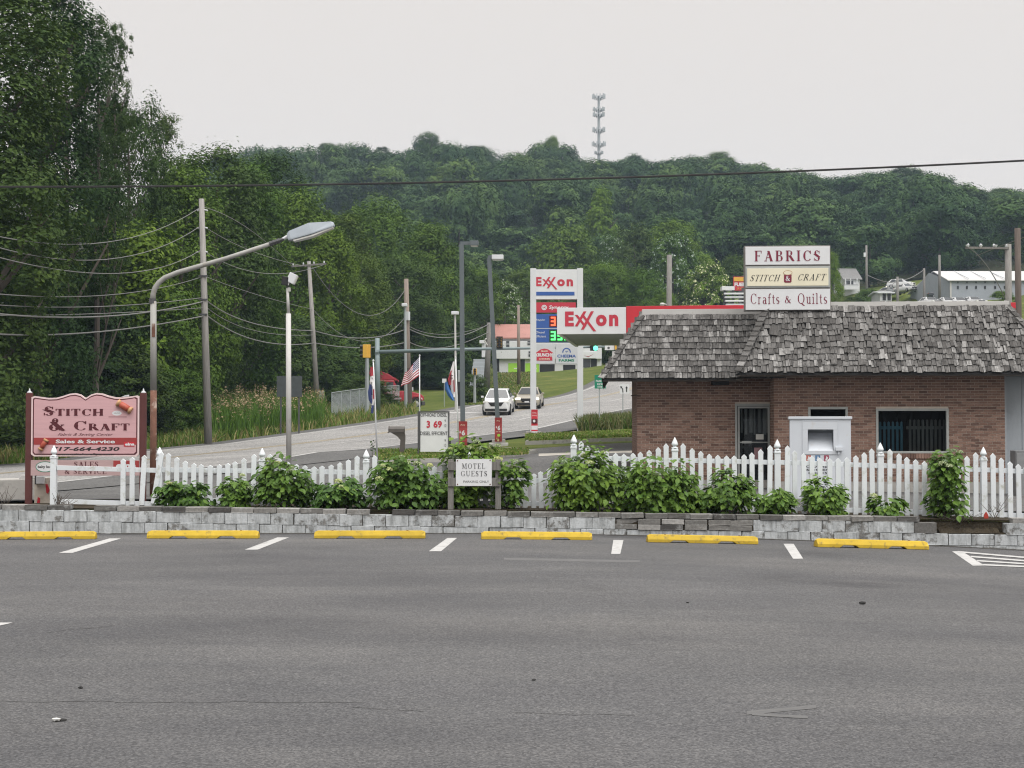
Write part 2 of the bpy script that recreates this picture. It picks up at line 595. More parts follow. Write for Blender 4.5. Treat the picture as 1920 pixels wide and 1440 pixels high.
M_BLACK = pm('black_plastic', (0.018, 0.018, 0.019), 0.5, 0.1, 4)
M_MAROON = pm('maroon_paint', (0.095, 0.030, 0.028), 0.6, 0.12, 4)
M_PINK = pm('faded_pink_board', (0.55, 0.335, 0.355), 0.6, 0.06, 3, stretch=(0.4, 1, 9), dirt=(0.50, 0.31, 0.32), ds=3, da=0.15)
M_PINKDULL = pm('dull_pink_board', (0.44, 0.31, 0.31), 0.6, 0.10, 3, stretch=(0.4, 1, 7))
M_PINKPALE = pm('pale_pink_trim', (0.70, 0.55, 0.55), 0.6, 0.05, 4)
M_DKMAROON = pm('dark_maroon_lettering', (0.085, 0.016, 0.022), 0.5, 0.15, 6)
M_WINE = pm('wine_red_lettering', (0.18, 0.018, 0.042), 0.5, 0.12, 6)
M_REDBAND = pm('dull_red_paint', (0.30, 0.040, 0.040), 0.6, 0.10, 4)
M_RED = pm('bright_red_panel', (0.50, 0.028, 0.042), 0.4, 0.05, 2)
M_EXRED = pm('sign_red', (0.46, 0.035, 0.06), 0.45, 0.05, 3)
M_EXBLUE = pm('sign_blue', (0.035, 0.095, 0.32), 0.45, 0.06, 3)
M_CANOPYW = pm('canopy_white', (0.62, 0.635, 0.65), 0.45, 0.04, 2)
M_GREYPANEL = pm('grey_sign_panel', (0.50, 0.52, 0.54), 0.5, 0.04, 2)
M_CREAM = pm('cream_panel', (0.70, 0.66, 0.51), 0.5, 0.04, 2)
M_TRIM = pm('weathered_white_trim', (0.47, 0.465, 0.45), 0.6, 0.07, 3, dirt=(0.4, 0.39, 0.37), ds=3, da=0.2)
M_FRAME = pm('aluminium_frame', (0.36, 0.38, 0.37), 0.45, 0.07, 4)
M_GREYSIDING = pm('grey_siding', (0.34, 0.37, 0.40), 0.6, 0.05, 2)
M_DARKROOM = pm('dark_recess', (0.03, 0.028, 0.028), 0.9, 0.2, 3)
M_ENDSHADE = pm('end_grain_shade', (0.035, 0.033, 0.032), 0.95, 0.3, 12)  # end grain painted near black as the shadow line under each shingle row
M_UNDERLAY = pm('roofing_felt', (0.022, 0.022, 0.022), 0.95, 0.2, 3)
M_SOFFIT = pm('soffit_boards', (0.16, 0.145, 0.13), 0.8, 0.15, 4)
M_GLASS = clearglass('window_glass')
M_PAPER = pm('paper_notice', (0.66, 0.67, 0.64), 0.7, 0.05, 5)
M_TAN = pm('tan_paint', (0.50, 0.38, 0.20), 0.6, 0.1, 4)
M_SPOOLRED = pm('spool_red', (0.36, 0.075, 0.045), 0.5, 0.15, 20, stretch=(1, 1, 1))
M_SPOOLWOOD = pm('spool_wood', (0.42, 0.24, 0.12), 0.6, 0.2, 8)
M_MAILBOX = pm('brown_plastic', (0.085, 0.075, 0.068), 0.5, 0.12, 4)
M_YELLOW = pm('signal_yellow', (0.62, 0.36, 0.055), 0.45, 0.08, 6)
M_GREENSIGN = pm('green_sign_sheet', (0.012, 0.20, 0.12), 0.4, 0.05, 4)
M_SIGNWHITE = pm('white_sign_sheet', (0.63, 0.645, 0.66), 0.4, 0.03, 4)
M_NAVY = pm('navy_cloth', (0.035, 0.055, 0.17), 0.8, 0.12, 8)
M_CLOTHRED = pm('red_cloth', (0.36, 0.045, 0.06), 0.8, 0.12, 8)
M_CLOTHWHITE = pm('white_cloth', (0.74, 0.72, 0.73), 0.8, 0.06, 8)
M_CLOTHBLUE = pm('blue_cloth', (0.05, 0.14, 0.36), 0.8, 0.12, 8)
M_TYRE = pm('tyre_rubber', (0.02, 0.02, 0.02), 0.85, 0.1, 8)
M_RIM = pm('wheel_rim', (0.45, 0.46, 0.47), 0.3, 0.05, 8, metal=0.6)
M_CARWHITE = pm('white_car_paint', (0.60, 0.61, 0.62), 0.2, 0.02, 1, spec=0.6)
M_CARTAN = pm('champagne_car_paint', (0.30, 0.275, 0.225), 0.25, 0.03, 1, spec=0.6)
M_CARDARK = pm('dark_car_paint', (0.04, 0.045, 0.05), 0.2, 0.03, 1, spec=0.6)
M_CARGREY = pm('grey_car_paint', (0.25, 0.26, 0.27), 0.25, 0.03, 1, spec=0.6)
M_TRUCKRED = pm('red_truck_paint', (0.36, 0.028, 0.042), 0.25, 0.05, 1, spec=0.6)
M_CARGLASS = glassmat('car_glass', (0.05, 0.055, 0.06), 0.05)
M_HEADLAMP = glow('lit_headlamp', (1.0, 0.93, 0.78), 2.2)
M_LEDGREEN = glow('green_digits', (0.08, 1.0, 0.16), 1.6)
M_LEDRED = glow('red_digits', (1.0, 0.09, 0.035), 1.6)
M_SIGGREEN = glow('green_signal_lens', (0.12, 0.95, 0.62), 1.4)
M_LENS = pm('lamp_lens', (0.62, 0.62, 0.60), 0.3, 0.05, 6)
M_BARK = pm('tree_bark', (0.095, 0.080, 0.068), 0.95, 0.3, 5, stretch=(5, 5, 0.8), bs=0.02, bsc=14)
M_SALMON = pm('salmon_metal_roof', (0.34, 0.165, 0.14), 0.5, 0.1, 0.6, dirt=(0.36, 0.17, 0.15), ds=1, da=0.25)
M_BARNROOF = pm('white_metal_roof', (0.52, 0.52, 0.52), 0.4, 0.03, 0.5)
M_BARNWALL = pm('blue_grey_boards', (0.30, 0.325, 0.37), 0.8, 0.08, 0.8)
M_HOUSEROOF = pm('grey_roof_shingles', (0.16, 0.16, 0.16), 0.9, 0.1, 1)
M_LIME = pm('lime_green_paint', (0.33, 0.62, 0.06), 0.5, 0.06, 1)
M_FLOWER = leafmat('hydrangea_bloom', (0.30, 0.36, 0.20), (0.50, 0.54, 0.40), 0.2)
M_LEAFH = leafmat('hydrangea_leaf', (0.040, 0.088, 0.016), (0.150, 0.250, 0.045), 0.2, 0.45, 0.2, 5.0, .6)
M_LEAFN = leafmat('wood_leaf', (0.032, 0.062, 0.017), (0.092, 0.142, 0.034), 0.15)
M_LEAFM = leafmat('bright_leaf', (0.046, 0.088, 0.014), (0.124, 0.195, 0.032), 0.15)
M_LEAFD = leafmat('dark_leaf', (0.026, 0.052, 0.018), (0.076, 0.118, 0.032), 0.15)
M_LEAFF = leafmat('hill_leaf', (0.021, 0.050, 0.021), (0.088, 0.148, 0.046), 0.05, clump=3.5, speck=.12)
M_BLOSSOM = leafmat('tree_blossom', (0.34, 0.37, 0.30), (0.50, 0.52, 0.46), 0.1)
M_BLADE = leafmat('grass_blade', (0.045, 0.092, 0.018), (0.125, 0.20, 0.04), 0.12)
M_DRYBLADE = leafmat('dry_grass_blade', (0.14, 0.13, 0.058), (0.25, 0.235, 0.115), 0.06)
M_PLUME = leafmat('reed_plume', (0.20, 0.16, 0.125), (0.33, 0.275, 0.23), 0.03)
M_WIRE = pm('black_cable', (0.02, 0.02, 0.02), 0.6, 0.05, 1)
M_WIREGREY = pm('grey_cable', (0.17, 0.17, 0.165), 0.6, 0.05, 1)
M_CRACK = pm('asphalt_crack', (0.055, 0.055, 0.055), 0.95, 0.2, 6)
M_SCUFF = pm('faded_marking', (0.112, 0.112, 0.112), 0.9, 0.1, 6, dirt=(0.088, 0.088, 0.090), ds=5, da=0.5)

# ------------------------------------------------------------------ lettering
def add_text(mb, s, cx, cz, w, h, y, bold=0.0, shear=0.0):
    """sans lettering as flat shapes facing -Y, fitted to w x h round (cx, cz)"""
    cu = bpy.data.curves.new('t', 'FONT')
    cu.body = s
    cu.resolution_u = 3
    cu.offset = bold
    cu.shear = shear
    cu.fill_mode = 'FRONT'
    to = bpy.data.objects.new('t', cu)
    C.objects.link(to)
    dg = bpy.context.evaluated_depsgraph_get()
    me = bpy.data.meshes.new_from_object(to.evaluated_get(dg))
    vs = [tuple(v.co) for v in me.vertices]
    fs = [tuple(p.vertices) for p in me.polygons]
    bpy.data.objects.remove(to)
    bpy.data.meshes.remove(me)
    bpy.data.curves.remove(cu)
    if not vs:
        return
    x0, x1 = min(v[0] for v in vs), max(v[0] for v in vs)
    z0, z1 = min(v[1] for v in vs), max(v[1] for v in vs)
    sz = h / max(1e-6, z1 - z0)
    sx = w / (x1 - x0) if w else sz
    mb.add([(cx + (v[0] - (x0 + x1) / 2) * sx, y, cz + (v[1] - (z0 + z1) / 2) * sz) for v in vs], fs)

# serif letters: strokes in a box one unit high. L line, A elliptical arc, S foot
TK, TN = 0.17, 0.055
def _g():
    T, t = TK, TN
    def Ln(x0, y0, x1, y1, w): return ('L', x0, y0, x1, y1, w)
    def Sf(x, y, w): return ('S', x, y, w)
    def Ar(cx, cy, rx, ry, a0, a1): return ('A', cx, cy, rx, ry, a0, a1)
    V = lambda x, a=0.0, b=1.0, w=T: Ln(x, a, x, b, w)
    H = lambda x0, x1, y, w=t: Ln(x0, y, x1, y, w)
    top, bot = 1 - t / 2, t / 2
    g = {}
    g['F'] = (0.72, [V(.18), Sf(.18, bot, .34), H(.02, .68, top), V(.66, .74, 1, .06), H(.2, .48, .52), V(.47, .42, .62, .05)])
    g['E'] = (0.74, [V(.18), H(.02, .68, top), V(.66, .76, 1, .06), H(.2, .48, .52), V(.47, .42, .62, .05), H(.02, .70, bot), V(.69, 0, .24, .06)])
    g['L'] = (0.72, [V(.18), Sf(.18, top, .34), H(.02, .68, bot), V(.67, 0, .26, .06)])
    g['A'] = (0.88, [Ln(.42, .98, .16, .02, t), Ln(.42, .98, .72, .02, T), Sf(.14, bot, .26), Sf(.72, bot, .30), H(.24, .58, .34)])
    g['B'] = (0.78, [V(.18), H(.02, .40, top), H(.2, .42, .53), H(.02, .42, bot), Ar(.40, .765, .26, .235, -90, 90), Ar(.42, .265, .30, .265, -90, 90)])
    g['R'] = (0.86, [V(.18), Sf(.18, bot, .34), H(.02, .42, top), H(.2, .42, .50), Ar(.40, .75, .26, .25, -90, 90), Ln(.42, .5, .74, .02, T), Sf(.77, bot, .18)])
    g['I'] = (0.38, [V(.18), Sf(.18, bot, .34), Sf(.18, top, .34)])
    g['C'] = (0.84, [Ar(.46, .5, .42, .5, 42, 318), V(.74, .66, .98, .06)])
    g['G'] = (0.90, [Ar(.46, .5, .42, .5, 42, 330), V(.74, .66, .98, .06), V(.74, .04, .42, .13), Sf(.74, .42, .28)])
    g['S'] = (0.64, [Ar(.30, .745, .24, .255, 30, 215), Ln(.12, .66, .50, .36, T), Ar(.32, .255, .26, .255, -150, 40), V(.53, .70, .96, .05), V(.05, .04, .30, .05)])
    g['T'] = (0.76, [V(.37), Sf(.37, bot, .32), H(.02, .72, top), V(.04, .74, 1, .06), V(.70, .74, 1, .06)])
    g['H'] = (0.92, [V(.18), V(.72), Sf(.18, bot, .32), Sf(.18, top, .32), Sf(.72, bot, .32), Sf(.72, top, .32), H(.2, .7, .5)])
    g['M'] = (1.10, [Ln(.14, .02, .16, .98, t), V(.90), Ln(.18, .96, .50, .08, T), Ln(.50, .08, .84, .96, t), Sf(.14, bot, .24), Sf(.90, bot, .32), Sf(.12, top, .2), Sf(.92, top, .3)])
    g['O'] = (0.94, [Ar(.46, .5, .43, .5, 0, 360)])
    g['U'] = (0.88, [V(.18, .3, 1), V(.70, .3, 1, .06), Ar(.44, .30, .30, .30, 180, 360), Sf(.18, top, .32), Sf(.70, top, .26)])
    g['V'] = (0.84, [Ln(.14, .98, .44, .02, T), Ln(.70, .98, .44, .02, t), Sf(.14, top, .28), Sf(.70, top, .24)])
    g['Q'] = (0.96, [Ar(.46, .5, .43, .5, 0, 360), Ln(.46, .08, .84, -.18, .12)])
    g['&'] = (0.92, [Ar(.40, .78, .18, .20, 0, 360), Ar(.34, .26, .28, .27, 100, 350), Ln(.26, .70, .80, .03, T), Ln(.60, .14, .80, .46, t), Sf(.80, .46, .2), Sf(.82, bot, .16)])
    x = .66
    g['a'] = (0.60, [Ar(.28, .20, .22, .20, 0, 360), V(.46, 0, .5, .13), Ar(.27, .46, .21, .20, 0, 150), Sf(.52, bot, .14)])
    g['r'] = (0.48, [V(.16, 0, x, .13), Sf(.16, bot, .28), Sf(.12, x - .03, .2), Ar(.32, .46, .18, .18, 40, 150)])
    g['f'] = (0.42, [V(.18, 0, .85, .13), Sf(.18, bot, .28), H(.02, .36, x - .03), Ar(.32, .82, .16, .18, 30, 180)])
    g['t'] = (0.40, [V(.18, .1, .86, .13), H(.02, .36, x - .03), Ar(.28, .14, .12, .14, 180, 330)])
    g['s'] = (0.50, [Ar(.24, .49, .18, .17, 30, 215), Ln(.10, .42, .40, .24, .12), Ar(.25, .17, .19, .17, -150, 40)])
    g['u'] = (0.64, [V(.16, .18, x, .13), Ar(.31, .18, .20, .18, 180, 330), V(.48, 0, x, .13), Sf(.12, x - .03, .2), Sf(.44, x - .03, .2), Sf(.53, bot, .14)])
    g['i'] = (0.34, [V(.16, 0, x, .13), Sf(.16, bot, .28), Sf(.12, x - .03, .2), ('A', .16, .88, .08, .08, 0, 360)])
    g['l'] = (0.34, [V(.16, 0, 1, .13), Sf(.16, bot, .28), Sf(.12, .97, .2)])
    g['e'] = (0.56, [Ar(.28, .33, .24, .33, 0, 318), H(.06, .50, .36)])
    g['v'] = (0.58, [Ln(.10, x, .30, .02, .13), Ln(.50, x, .30, .02, t), Sf(.10, x - .03, .22), Sf(.48, x - .03, .2)])
    g['c'] = (0.52, [Ar(.28, .33, .24, .33, 42, 318)])
    g[' '] = (0.45, [])
    g['-'] = (0.4, [H(.05, .35, .4, .1)])
    return g
SERIF = _g()

def add_serif(mb, s, cx, cz, w, h, y, gap=0.10, slant=0.0, wt=1.0, big_first=False, capf=1.3):
    """serif lettering fitted to w x h; big_first enlarges each word's first letter"""
    x, polys = 0.0, []
    prev = ' '
    for ch in s:
        adv, st = SERIF[ch]
        k = capf if big_first and prev == ' ' and ch != ' ' else 1.0
        prev = ch
        for q in st:
            if q[0] == 'L':
                _, x0, y0, x1, y1, wd = q
                d = Vector((x1 - x0, y1 - y0))
                ll = d.length
                if abs(d.x) > 0.15 * abs(d.y) and abs(d.y) > 0.15 * abs(d.x):   # diagonal: cut level
                    hw = wd * wt * 0.55 * ll / abs(d.y)
                    pl = [(x0 - hw, y0), (x1 - hw, y1), (x1 + hw, y1), (x0 + hw, y0)]
                else:
                    nn = Vector((-d.y, d.x)) / ll * wd * wt / 2
                    pl = [(x0 - nn.x, y0 - nn.y), (x1 - nn.x, y1 - nn.y), (x1 + nn.x, y1 + nn.y), (x0 + nn.x, y0 + nn.y)]
                polys.append([[(x + a * k, b * k) for a, b in pl]])
            elif q[0] == 'S':
                _, a, b, ww = q
                t2 = TN / 2 * 1.1
                polys.append([[(x + (a - ww / 2) * k, (b - t2) * k), (x + (a + ww / 2) * k, (b - t2) * k),
                               (x + (a + ww / 2) * k, (b + t2) * k), (x + (a - ww / 2) * k, (b + t2) * k)]])
            else:
                _, ax, ay, rx, ry, a0, a1 = q
                n = max(6, int((a1 - a0) / 20))
                seg, pa = [], None
                for i in range(n + 1):
                    t = R(a0 + (a1 - a0) * i / n)
                    th = TN * 1.1 + (TK * wt * (0.75 if rx < .2 else 1.0) - TN) * math.cos(t) ** 2
                    o_ = (x + (ax + rx * math.cos(t)) * k, (ay + ry * math.sin(t)) * k)
                    i_ = (x + (ax + max(0, rx - th) * math.cos(t)) * k, (ay + max(0, ry - th * .75) * math.sin(t)) * k)
                    if pa:
                        seg.append([pa[0], o_, i_, pa[1]])
                    pa = (o_, i_)
                polys.append(seg)
        x += (adv + gap) * k
    flat = [p for g in polys for q in g for p in q]
    x0, x1 = min(p[0] for p in flat), max(p[0] for p in flat)
    z0, z1 = min(p[1] for p in flat), max(p[1] for p in flat)
    zr = 1.0 if not big_first else z1
    sx, sz = w / (x1 - x0), h / zr
    for i, g in enumerate(polys):
        yy = y - 0.0006 * (i % 7)
        for q in g:
            mb.add([(cx + (a - (x0 + x1) / 2) * sx + slant * (b * sz - h / 2), yy, cz - h / 2 + b * sz) for a, b in q],
                   [tuple(range(len(q)))])

def lettering(parent, mat, y, items, name='lettering', serif=False, **kw):
    for it in items:
        mb = MB()
        (add_serif if serif else add_text)(mb, *it, y, **kw)
        o = mb.build(name, mat, parent, fix=False)
    return o
# ------------------------------------------------------------------ terrain beyond the retaining wall
CT = []
def ctp(px, py, Y):
    p = P(px, py, Y)
    CT.append((p.x, p.y, p.z))
def ctz(x, y, zrel):
    CT.append((x, y, zrel + CAMZ))
NEAR = [(-15.6, 25), (-12.2, 40), (-11.6, 44), (-7.75, 60), (-4.13, 72), (1.52, 85), (8.74, 105), (20, 139), (29, 165), (37, 190), (52, 235)]
NEARZ = [-1.75, -1.61, -1.53, -1.12, -0.83, -0.21, 1.24, 4.0, 5.7, 7.0, 8.6]
FAR = [(-26.5, 25), (-23.4, 40), (-22.6, 45), (-19.4, 62), (-15.1, 76.8), (-9.8, 89), (-2.6, 109.8), (9.5, 145), (18.5, 171), (26.5, 196), (41.5, 240)]
FARZ = [-2.0, -1.93, -1.9, -1.62, -0.99, -0.1, 1.5, 4.8, 6.4, 7.5, 9.0]
for (x, y), z in zip(NEAR, NEARZ): ctz(x, y, z)
for (x, y), z in zip(FAR, FARZ): ctz(x, y, z)
ctz(-9.2, 26, -1.42); ctz(0, 26, -1.46); ctz(6, 26, -1.60); ctz(9, 26, -1.66)
ctz(-8, 30, -1.50); ctz(0, 30, -1.55); ctz(8, 32, -1.66); ctz(0, 42, -1.45)
ctp(850, 864, 55); ctp(1160, 828, 66); ctp(990, 852, 60); ctp(1190, 850, 50)
ctz(4, 40, -1.62); ctz(12, 40, -1.7); ctz(18, 40, -1.7); ctz(14, 58, -1.0); ctz(26, 58, -0.6)
ctz(-40, 40, -1.9); ctz(-30, 62, -1.4); ctz(-40, 80, -0.5); ctz(-26, 90, -0.2); ctz(-40, 110, 1.2); ctz(-25, 130, 2.2); ctz(-70, 80, 0)
ctp(770, 768, 140); ctp(690, 772, 138); ctp(840, 758, 142)
ctp(1050, 698, 190); ctp(930, 700, 185); ctp(880, 735, 150)
ctz(30, 110, 3.2); ctz(50, 110, 5.5); ctz(40, 150, 8.5); ctz(60, 60, 1.5)
ctp(1650, 572, 205); ctp(1775, 566, 212); ctp(1900, 566, 215); ctp(1400, 585, 185); ctp(1715, 546, 240); ctp(1600, 545, 265)
ctz(0, 255, 14); ctz(-60, 250, 12); ctz(60, 255, 22); ctz(0, 310, 26); ctz(-70, 320, 28); ctz(80, 310, 31); ctz(0, 400, 52)
for px, sk in ((150, 330), (480, 268), (700, 266), (900, 272), (1035, 272), (1150, 297), (1350, 288), (1480, 322), (1700, 318), (1840, 362), (1930, 356), (2150, 375)):
    x = (px - 960) / F * 480
    ctz(x, 480, (HOR - sk) / F * 480 - 17)
    ctz(x * 1.25, 600, 18)
ctz(-200, 120, 10); ctz(-220, 300, 40); ctz(220, 200, 22); ctz(240, 350, 40); ctz(-300, 500, 50); ctz(320, 500, 40)
ctz(-120, 26, -1); ctz(120, 26, -1); ctz(-350, 900, 10); ctz(350, 900, 10); ctz(0, 900, 5); ctz(-400, 26, 4); ctz(400, 26, 6)
CTA = np.array(CT)
def _rbf_fit():
    n = len(CTA)
    d = np.hypot(CTA[:, None, 0] - CTA[None, :, 0], CTA[:, None, 1] - CTA[None, :, 1])
    K = d + np.eye(n) * -0.02          # linear kernel: no overshoot
    A = np.zeros((n + 3, n + 3))
    A[:n, :n] = K
    A[:n, n] = 1; A[:n, n + 1] = CTA[:, 0]; A[:n, n + 2] = CTA[:, 1]
    A[n:, :n] = A[:n, n:].T
    return np.linalg.solve(A, np.concatenate([CTA[:, 2], np.zeros(3)]))
RW = _rbf_fit()
def tz(x, y):
    x, y = np.asarray(x, float), np.asarray(y, float)
    sh = x.shape
    x, y = x.ravel(), y.ravel()
    out = np.empty(len(x))
    for i in range(0, len(x), 4000):
        d = np.hypot(x[i:i + 4000, None] - CTA[None, :, 0], y[i:i + 4000, None] - CTA[None, :, 1])
        out[i:i + 4000] = d @ RW[:-3] + RW[-3] + RW[-2] * x[i:i + 4000] + RW[-1] * y[i:i + 4000]
    return out.reshape(sh)
def tzz(x, y):
    return float(tz(np.array([x]), np.array([y]))[0])
def onground(px, Y, dz=0.0):
    x = (px - 960) / F * Y
    return Vector((x, Y, tzz(x, Y) + dz))

def grid_mesh(name, xs, ys, zf, mat):
    X, Y = np.meshgrid(xs, ys)
    Z = zf(X, Y)
    v = np.stack([X, Y, Z], -1).reshape(-1, 3)
    nx, ny = len(xs), len(ys)
    i = np.arange(nx * ny).reshape(ny, nx)
    q = np.stack([i[:-1, :-1], i[:-1, 1:], i[1:, 1:], i[1:, :-1]], -1).reshape(-1, 4)
    return np_mesh(name, v, q, mat)

def np_mesh(name, v, q, mat, smooth=False):
    me = bpy.data.meshes.new(name)
    k = q.shape[1]
    me.vertices.add(len(v)); me.loops.add(q.size); me.polygons.add(len(q))
    me.vertices.foreach_set('co', np.ascontiguousarray(v, np.float32).ravel())
    me.loops.foreach_set('vertex_index', np.ascontiguousarray(q, np.int32).ravel())
    me.polygons.foreach_set('loop_start', np.arange(0, q.size, k, dtype=np.int32))
    me.polygons.foreach_set('use_smooth', np.full(len(q), smooth))
    me.materials.append(mat)
    me.update()
    return me

WALLY = 25.85                                # front face of the retaining wall
xs = np.concatenate([np.linspace(-420, -60, 40), np.arange(-58, 58, 1.4), np.linspace(60, 420, 40)])
ys = np.concatenate([np.arange(WALLY + 0.16, 140, 1.4), np.arange(141, 276, 5), [278.0]])
ground = obj('ground', grid_mesh('ground', xs, ys, tz, M_GRASS), kind='structure')
obj('hillside', grid_mesh('hillside', xs, np.linspace(278, 1000, 60), tz, M_LITTER), kind='structure')
lx = np.concatenate([[-200, -60, -30], np.arange(-16, 16.1, 0.5), [20, 30, 60, 200]])
ly = np.concatenate([[-120, -40, 0], np.arange(2, WALLY + 0.2, 1.0), [WALLY + 0.3]])
lz = np.vectorize(lotz)
parking = obj('parking_lot', grid_mesh('parking_lot', lx, ly, lambda X, Y: lz(np.clip(X, -12, 12)), M_ASPH), kind='structure')

def strip(name, a, b, mat, dz, n=200, m=8, t0=0.0, t1=1.0, kind='structure'):
    """a sheet draped on the ground between two plan lines a and b"""
    def res(pl):
        pl = np.array(pl, float)
        s = np.concatenate([[0], np.cumsum(np.hypot(*np.diff(pl, axis=0).T))])
        t = np.linspace(0, s[-1], n)
        x, y = np.interp(t, s, pl[:, 0]), np.interp(t, s, pl[:, 1])
        k = np.ones(9) / 9
        if n > 40:
            x[4:-4], y[4:-4] = np.convolve(x, k, 'valid'), np.convolve(y, k, 'valid')
        return np.stack([x, y], -1), t
    A, ta = res(a)
    B, tb = res(b)
    w = np.linspace(t0, t1, m)
    pts = A[:, None] * (1 - w)[None, :, None] + B[:, None] * w[None, :, None]
    z = tz(pts[..., 0], pts[..., 1]) + dz
    v = np.concatenate([pts, z[..., None]], -1).reshape(-1, 3)
    i = np.arange(n * m).reshape(n, m)
    q = np.stack([i[:-1, :-1], i[1:, :-1], i[1:, 1:], i[:-1, 1:]], -1).reshape(-1, 4)
    me = np_mesh(name, v, q, mat)
    bm = bmesh.new(); bm.from_mesh(me)
    bmesh.ops.recalc_face_normals(bm, faces=bm.faces)
    if sum(f.normal.z for f in bm.faces) < 0:
        bmesh.ops.reverse_faces(bm, faces=bm.faces)
    bm.to_mesh(me); bm.free()
    uv = me.uv_layers.new(name='UVMap')
    li = np.empty(len(me.loops), np.int32)
    me.loops.foreach_get('vertex_index', li)
    U = np.repeat(ta, m)[li]; W = np.tile(w * 12.0, n)[li]
    uv.data.foreach_set('uv', np.stack([U, W], -1).astype(np.float32).ravel())
    return obj(name, me, kind=kind)

strip('road', NEAR, FAR, M_ROAD, 0.10, 260, 14)
strip('road_shoulder', NEAR, FAR, M_SHOULDER, 0.095, 260, 6, -0.26, 0.004)
strip('road_shoulder', NEAR, FAR, M_SHOULDER, 0.095, 260, 4, 0.985, 1.09)
strip('edge_line', NEAR, FAR, M_PAINTW, 0.106, 260, 2, 0.006, 0.020)
strip('edge_line', NEAR, FAR, M_PAINTW, 0.106, 260, 2, 0.965, 0.977)
for a in (0.585, 0.612):
    strip('centre_line', NEAR, FAR, M_PAINTY, 0.106, 260, 2, a, a + 0.011)
def lane_piece(name, k0, k1, a, w, mat):
    A = [NEAR[0]] * 0
    na, fa = np.array(NEAR), np.array(FAR)
    s = np.linspace(0, len(na) - 1, len(na))
    t = np.linspace(k0, k1, 6)
    n2 = [tuple((np.interp(q, s, na[:, 0]), np.interp(q, s, na[:, 1]))) for q in t]
    f2 = [tuple((np.interp(q, s, fa[:, 0]), np.interp(q, s, fa[:, 1]))) for q in t]
    return strip(name, n2, f2, mat, 0.112, 12, 2, a, a + w)
for k in (4.2, 4.8, 5.35, 5.8, 6.2, 6.55, 6.9, 7.3):
    lane_piece('lane_dash', k, k + 0.13, 0.31, 0.013, M_PAINTW)
lane_piece('stop_line', 5.62, 5.66, 0.62, 0.34, M_PAINTW)

# gas station paving, its grass islands with kerbs, the soil bed behind the wall
strip('station_paving', [(-5.2, 28.6), (-5.0, 45), (-1.2, 60.5), (1.5, 64.5), (30, 64.5)], [(30, 28.6), (30, 40), (30, 50), (30, 58), (30.2, 64.5)], M_YARD, 0.05, 60, 30)
strip('station_paving', [(-16, 28.6), (-12.6, 40), (-9.5, 54), (-7.2, 62)], [(-4.9, 28.6), (-4.7, 40), (-4.4, 48), (-2, 58)], M_YARD, 0.075, 60, 12)
strip('concrete_apron', [tuple(P(1010, 868, 52).xy), tuple(P(1250, 868, 52).xy)], [tuple(P(1010, 850, 58.5).xy), tuple(P(1250, 850, 58.5).xy)], pm('pale_concrete_apron', (0.36, 0.34, 0.30), 0.9, 0.1, 2, dirt=(0.24, 0.23, 0.2), ds=1, da=0.3), 0.058, 14, 5)
strip('planting_bed', [(-13.2, WALLY + 0.18), (13.2, WALLY + 0.18)], [(-13.2, 28.9), (13.2, 28.9)], M_SOIL, 0.015, 70, 6)

def island(name, pts, grass_mat=M_GRASS, h=0.13):
    """raised grass island with a concrete kerb, pts in plan, counter-clockwise"""
    n = len(pts)
    cx, cy = sum(p[0] for p in pts) / n, sum(p[1] for p in pts) / n
    mb, kb = MB(), MB()
    o, i, b = [], [], []
    for x, y in pts:
        d = Vector((cx - x, cy - y)).normalized() * 0.16
        z = tzz(x, y) + 0.05
        o.append((x, y, z + h)); i.append((x + d.x, y + d.y, z + h)); b.append((x, y, z - 0.1))
    mb.add([(x, y, z - 0.01) for x, y, z in i], [tuple(range(n))])
    for k in range(n):
        k2 = (k + 1) % n
        kb.add([o[k], o[k2], i[k2], i[k]], [(0, 1, 2, 3)])
        kb.add([b[k], b[k2], o[k2], o[k]], [(0, 1, 2, 3)])
        kb.add([i[k], i[k2], tuple(np.array(i[k2]) - (0, 0, .1)), tuple(np.array(i[k]) - (0, 0, .1))], [(0, 1, 2, 3)])
    mb.build(name, grass_mat, kind='structure', fix=False)
    kb.build('kerb', M_CONC, kind='structure', fix=False)
isl1 = [tuple(P(px, 800, Y).xy) for px, Y in ((700, 50), (905, 50.5), (1008, 59.5), (938, 62.5), (850, 61.5), (700, 56))]
island('grass_island', isl1)
isl2 = [tuple(P(px, 800, Y).xy) for px, Y in ((985, 66.5), (1200, 66.5), (1330, 67), (1330, 83), (1180, 82), (1085, 77.5), (1000, 74))]
island('grass_island', isl2)

# ------------------------------------------------------------------ parking markings
def mark(name, quad, mat=M_PAINTW, dz=0.004, sub=6):
    """painted sheet on the lot, given by photo corners near-left, near-right, far-right, far-left"""
    a, b, c, d = [Vector(lot(*q)) for q in quad]
    mb = MB()
    for k in range(sub):
        t0, t1 = k / sub, (k + 1) / sub
        vs = [a.lerp(d, t0), b.lerp(c, t0), b.lerp(c, t1), a.lerp(d, t1)]
        mb.add([(p.x, p.y, lotz(p.x) + dz) for p in vs], [(0, 1, 2, 3)])
    return mb.build(name, mat, kind='structure', fix=False)
for q in ([(110, 1037), (136, 1037), (227, 1010), (205, 1010)], [(459, 1031), (483, 1031), (542, 1008), (520, 1008)],
          [(804, 1034), (827, 1034), (857, 1009), (839, 1009)], [(1146, 1039), (1163, 1039), (1169, 1013), (1150, 1013)],
          [(1487, 1048), (1506, 1048), (1488, 1020), (1469, 1020)], [(1824, 1061), (1846, 1061), (1804, 1034), (1785, 1034)],
          [(-30, 1174), (-2, 1174), (24, 1168), (-4, 1168)]):
    mark('stall_line', q)
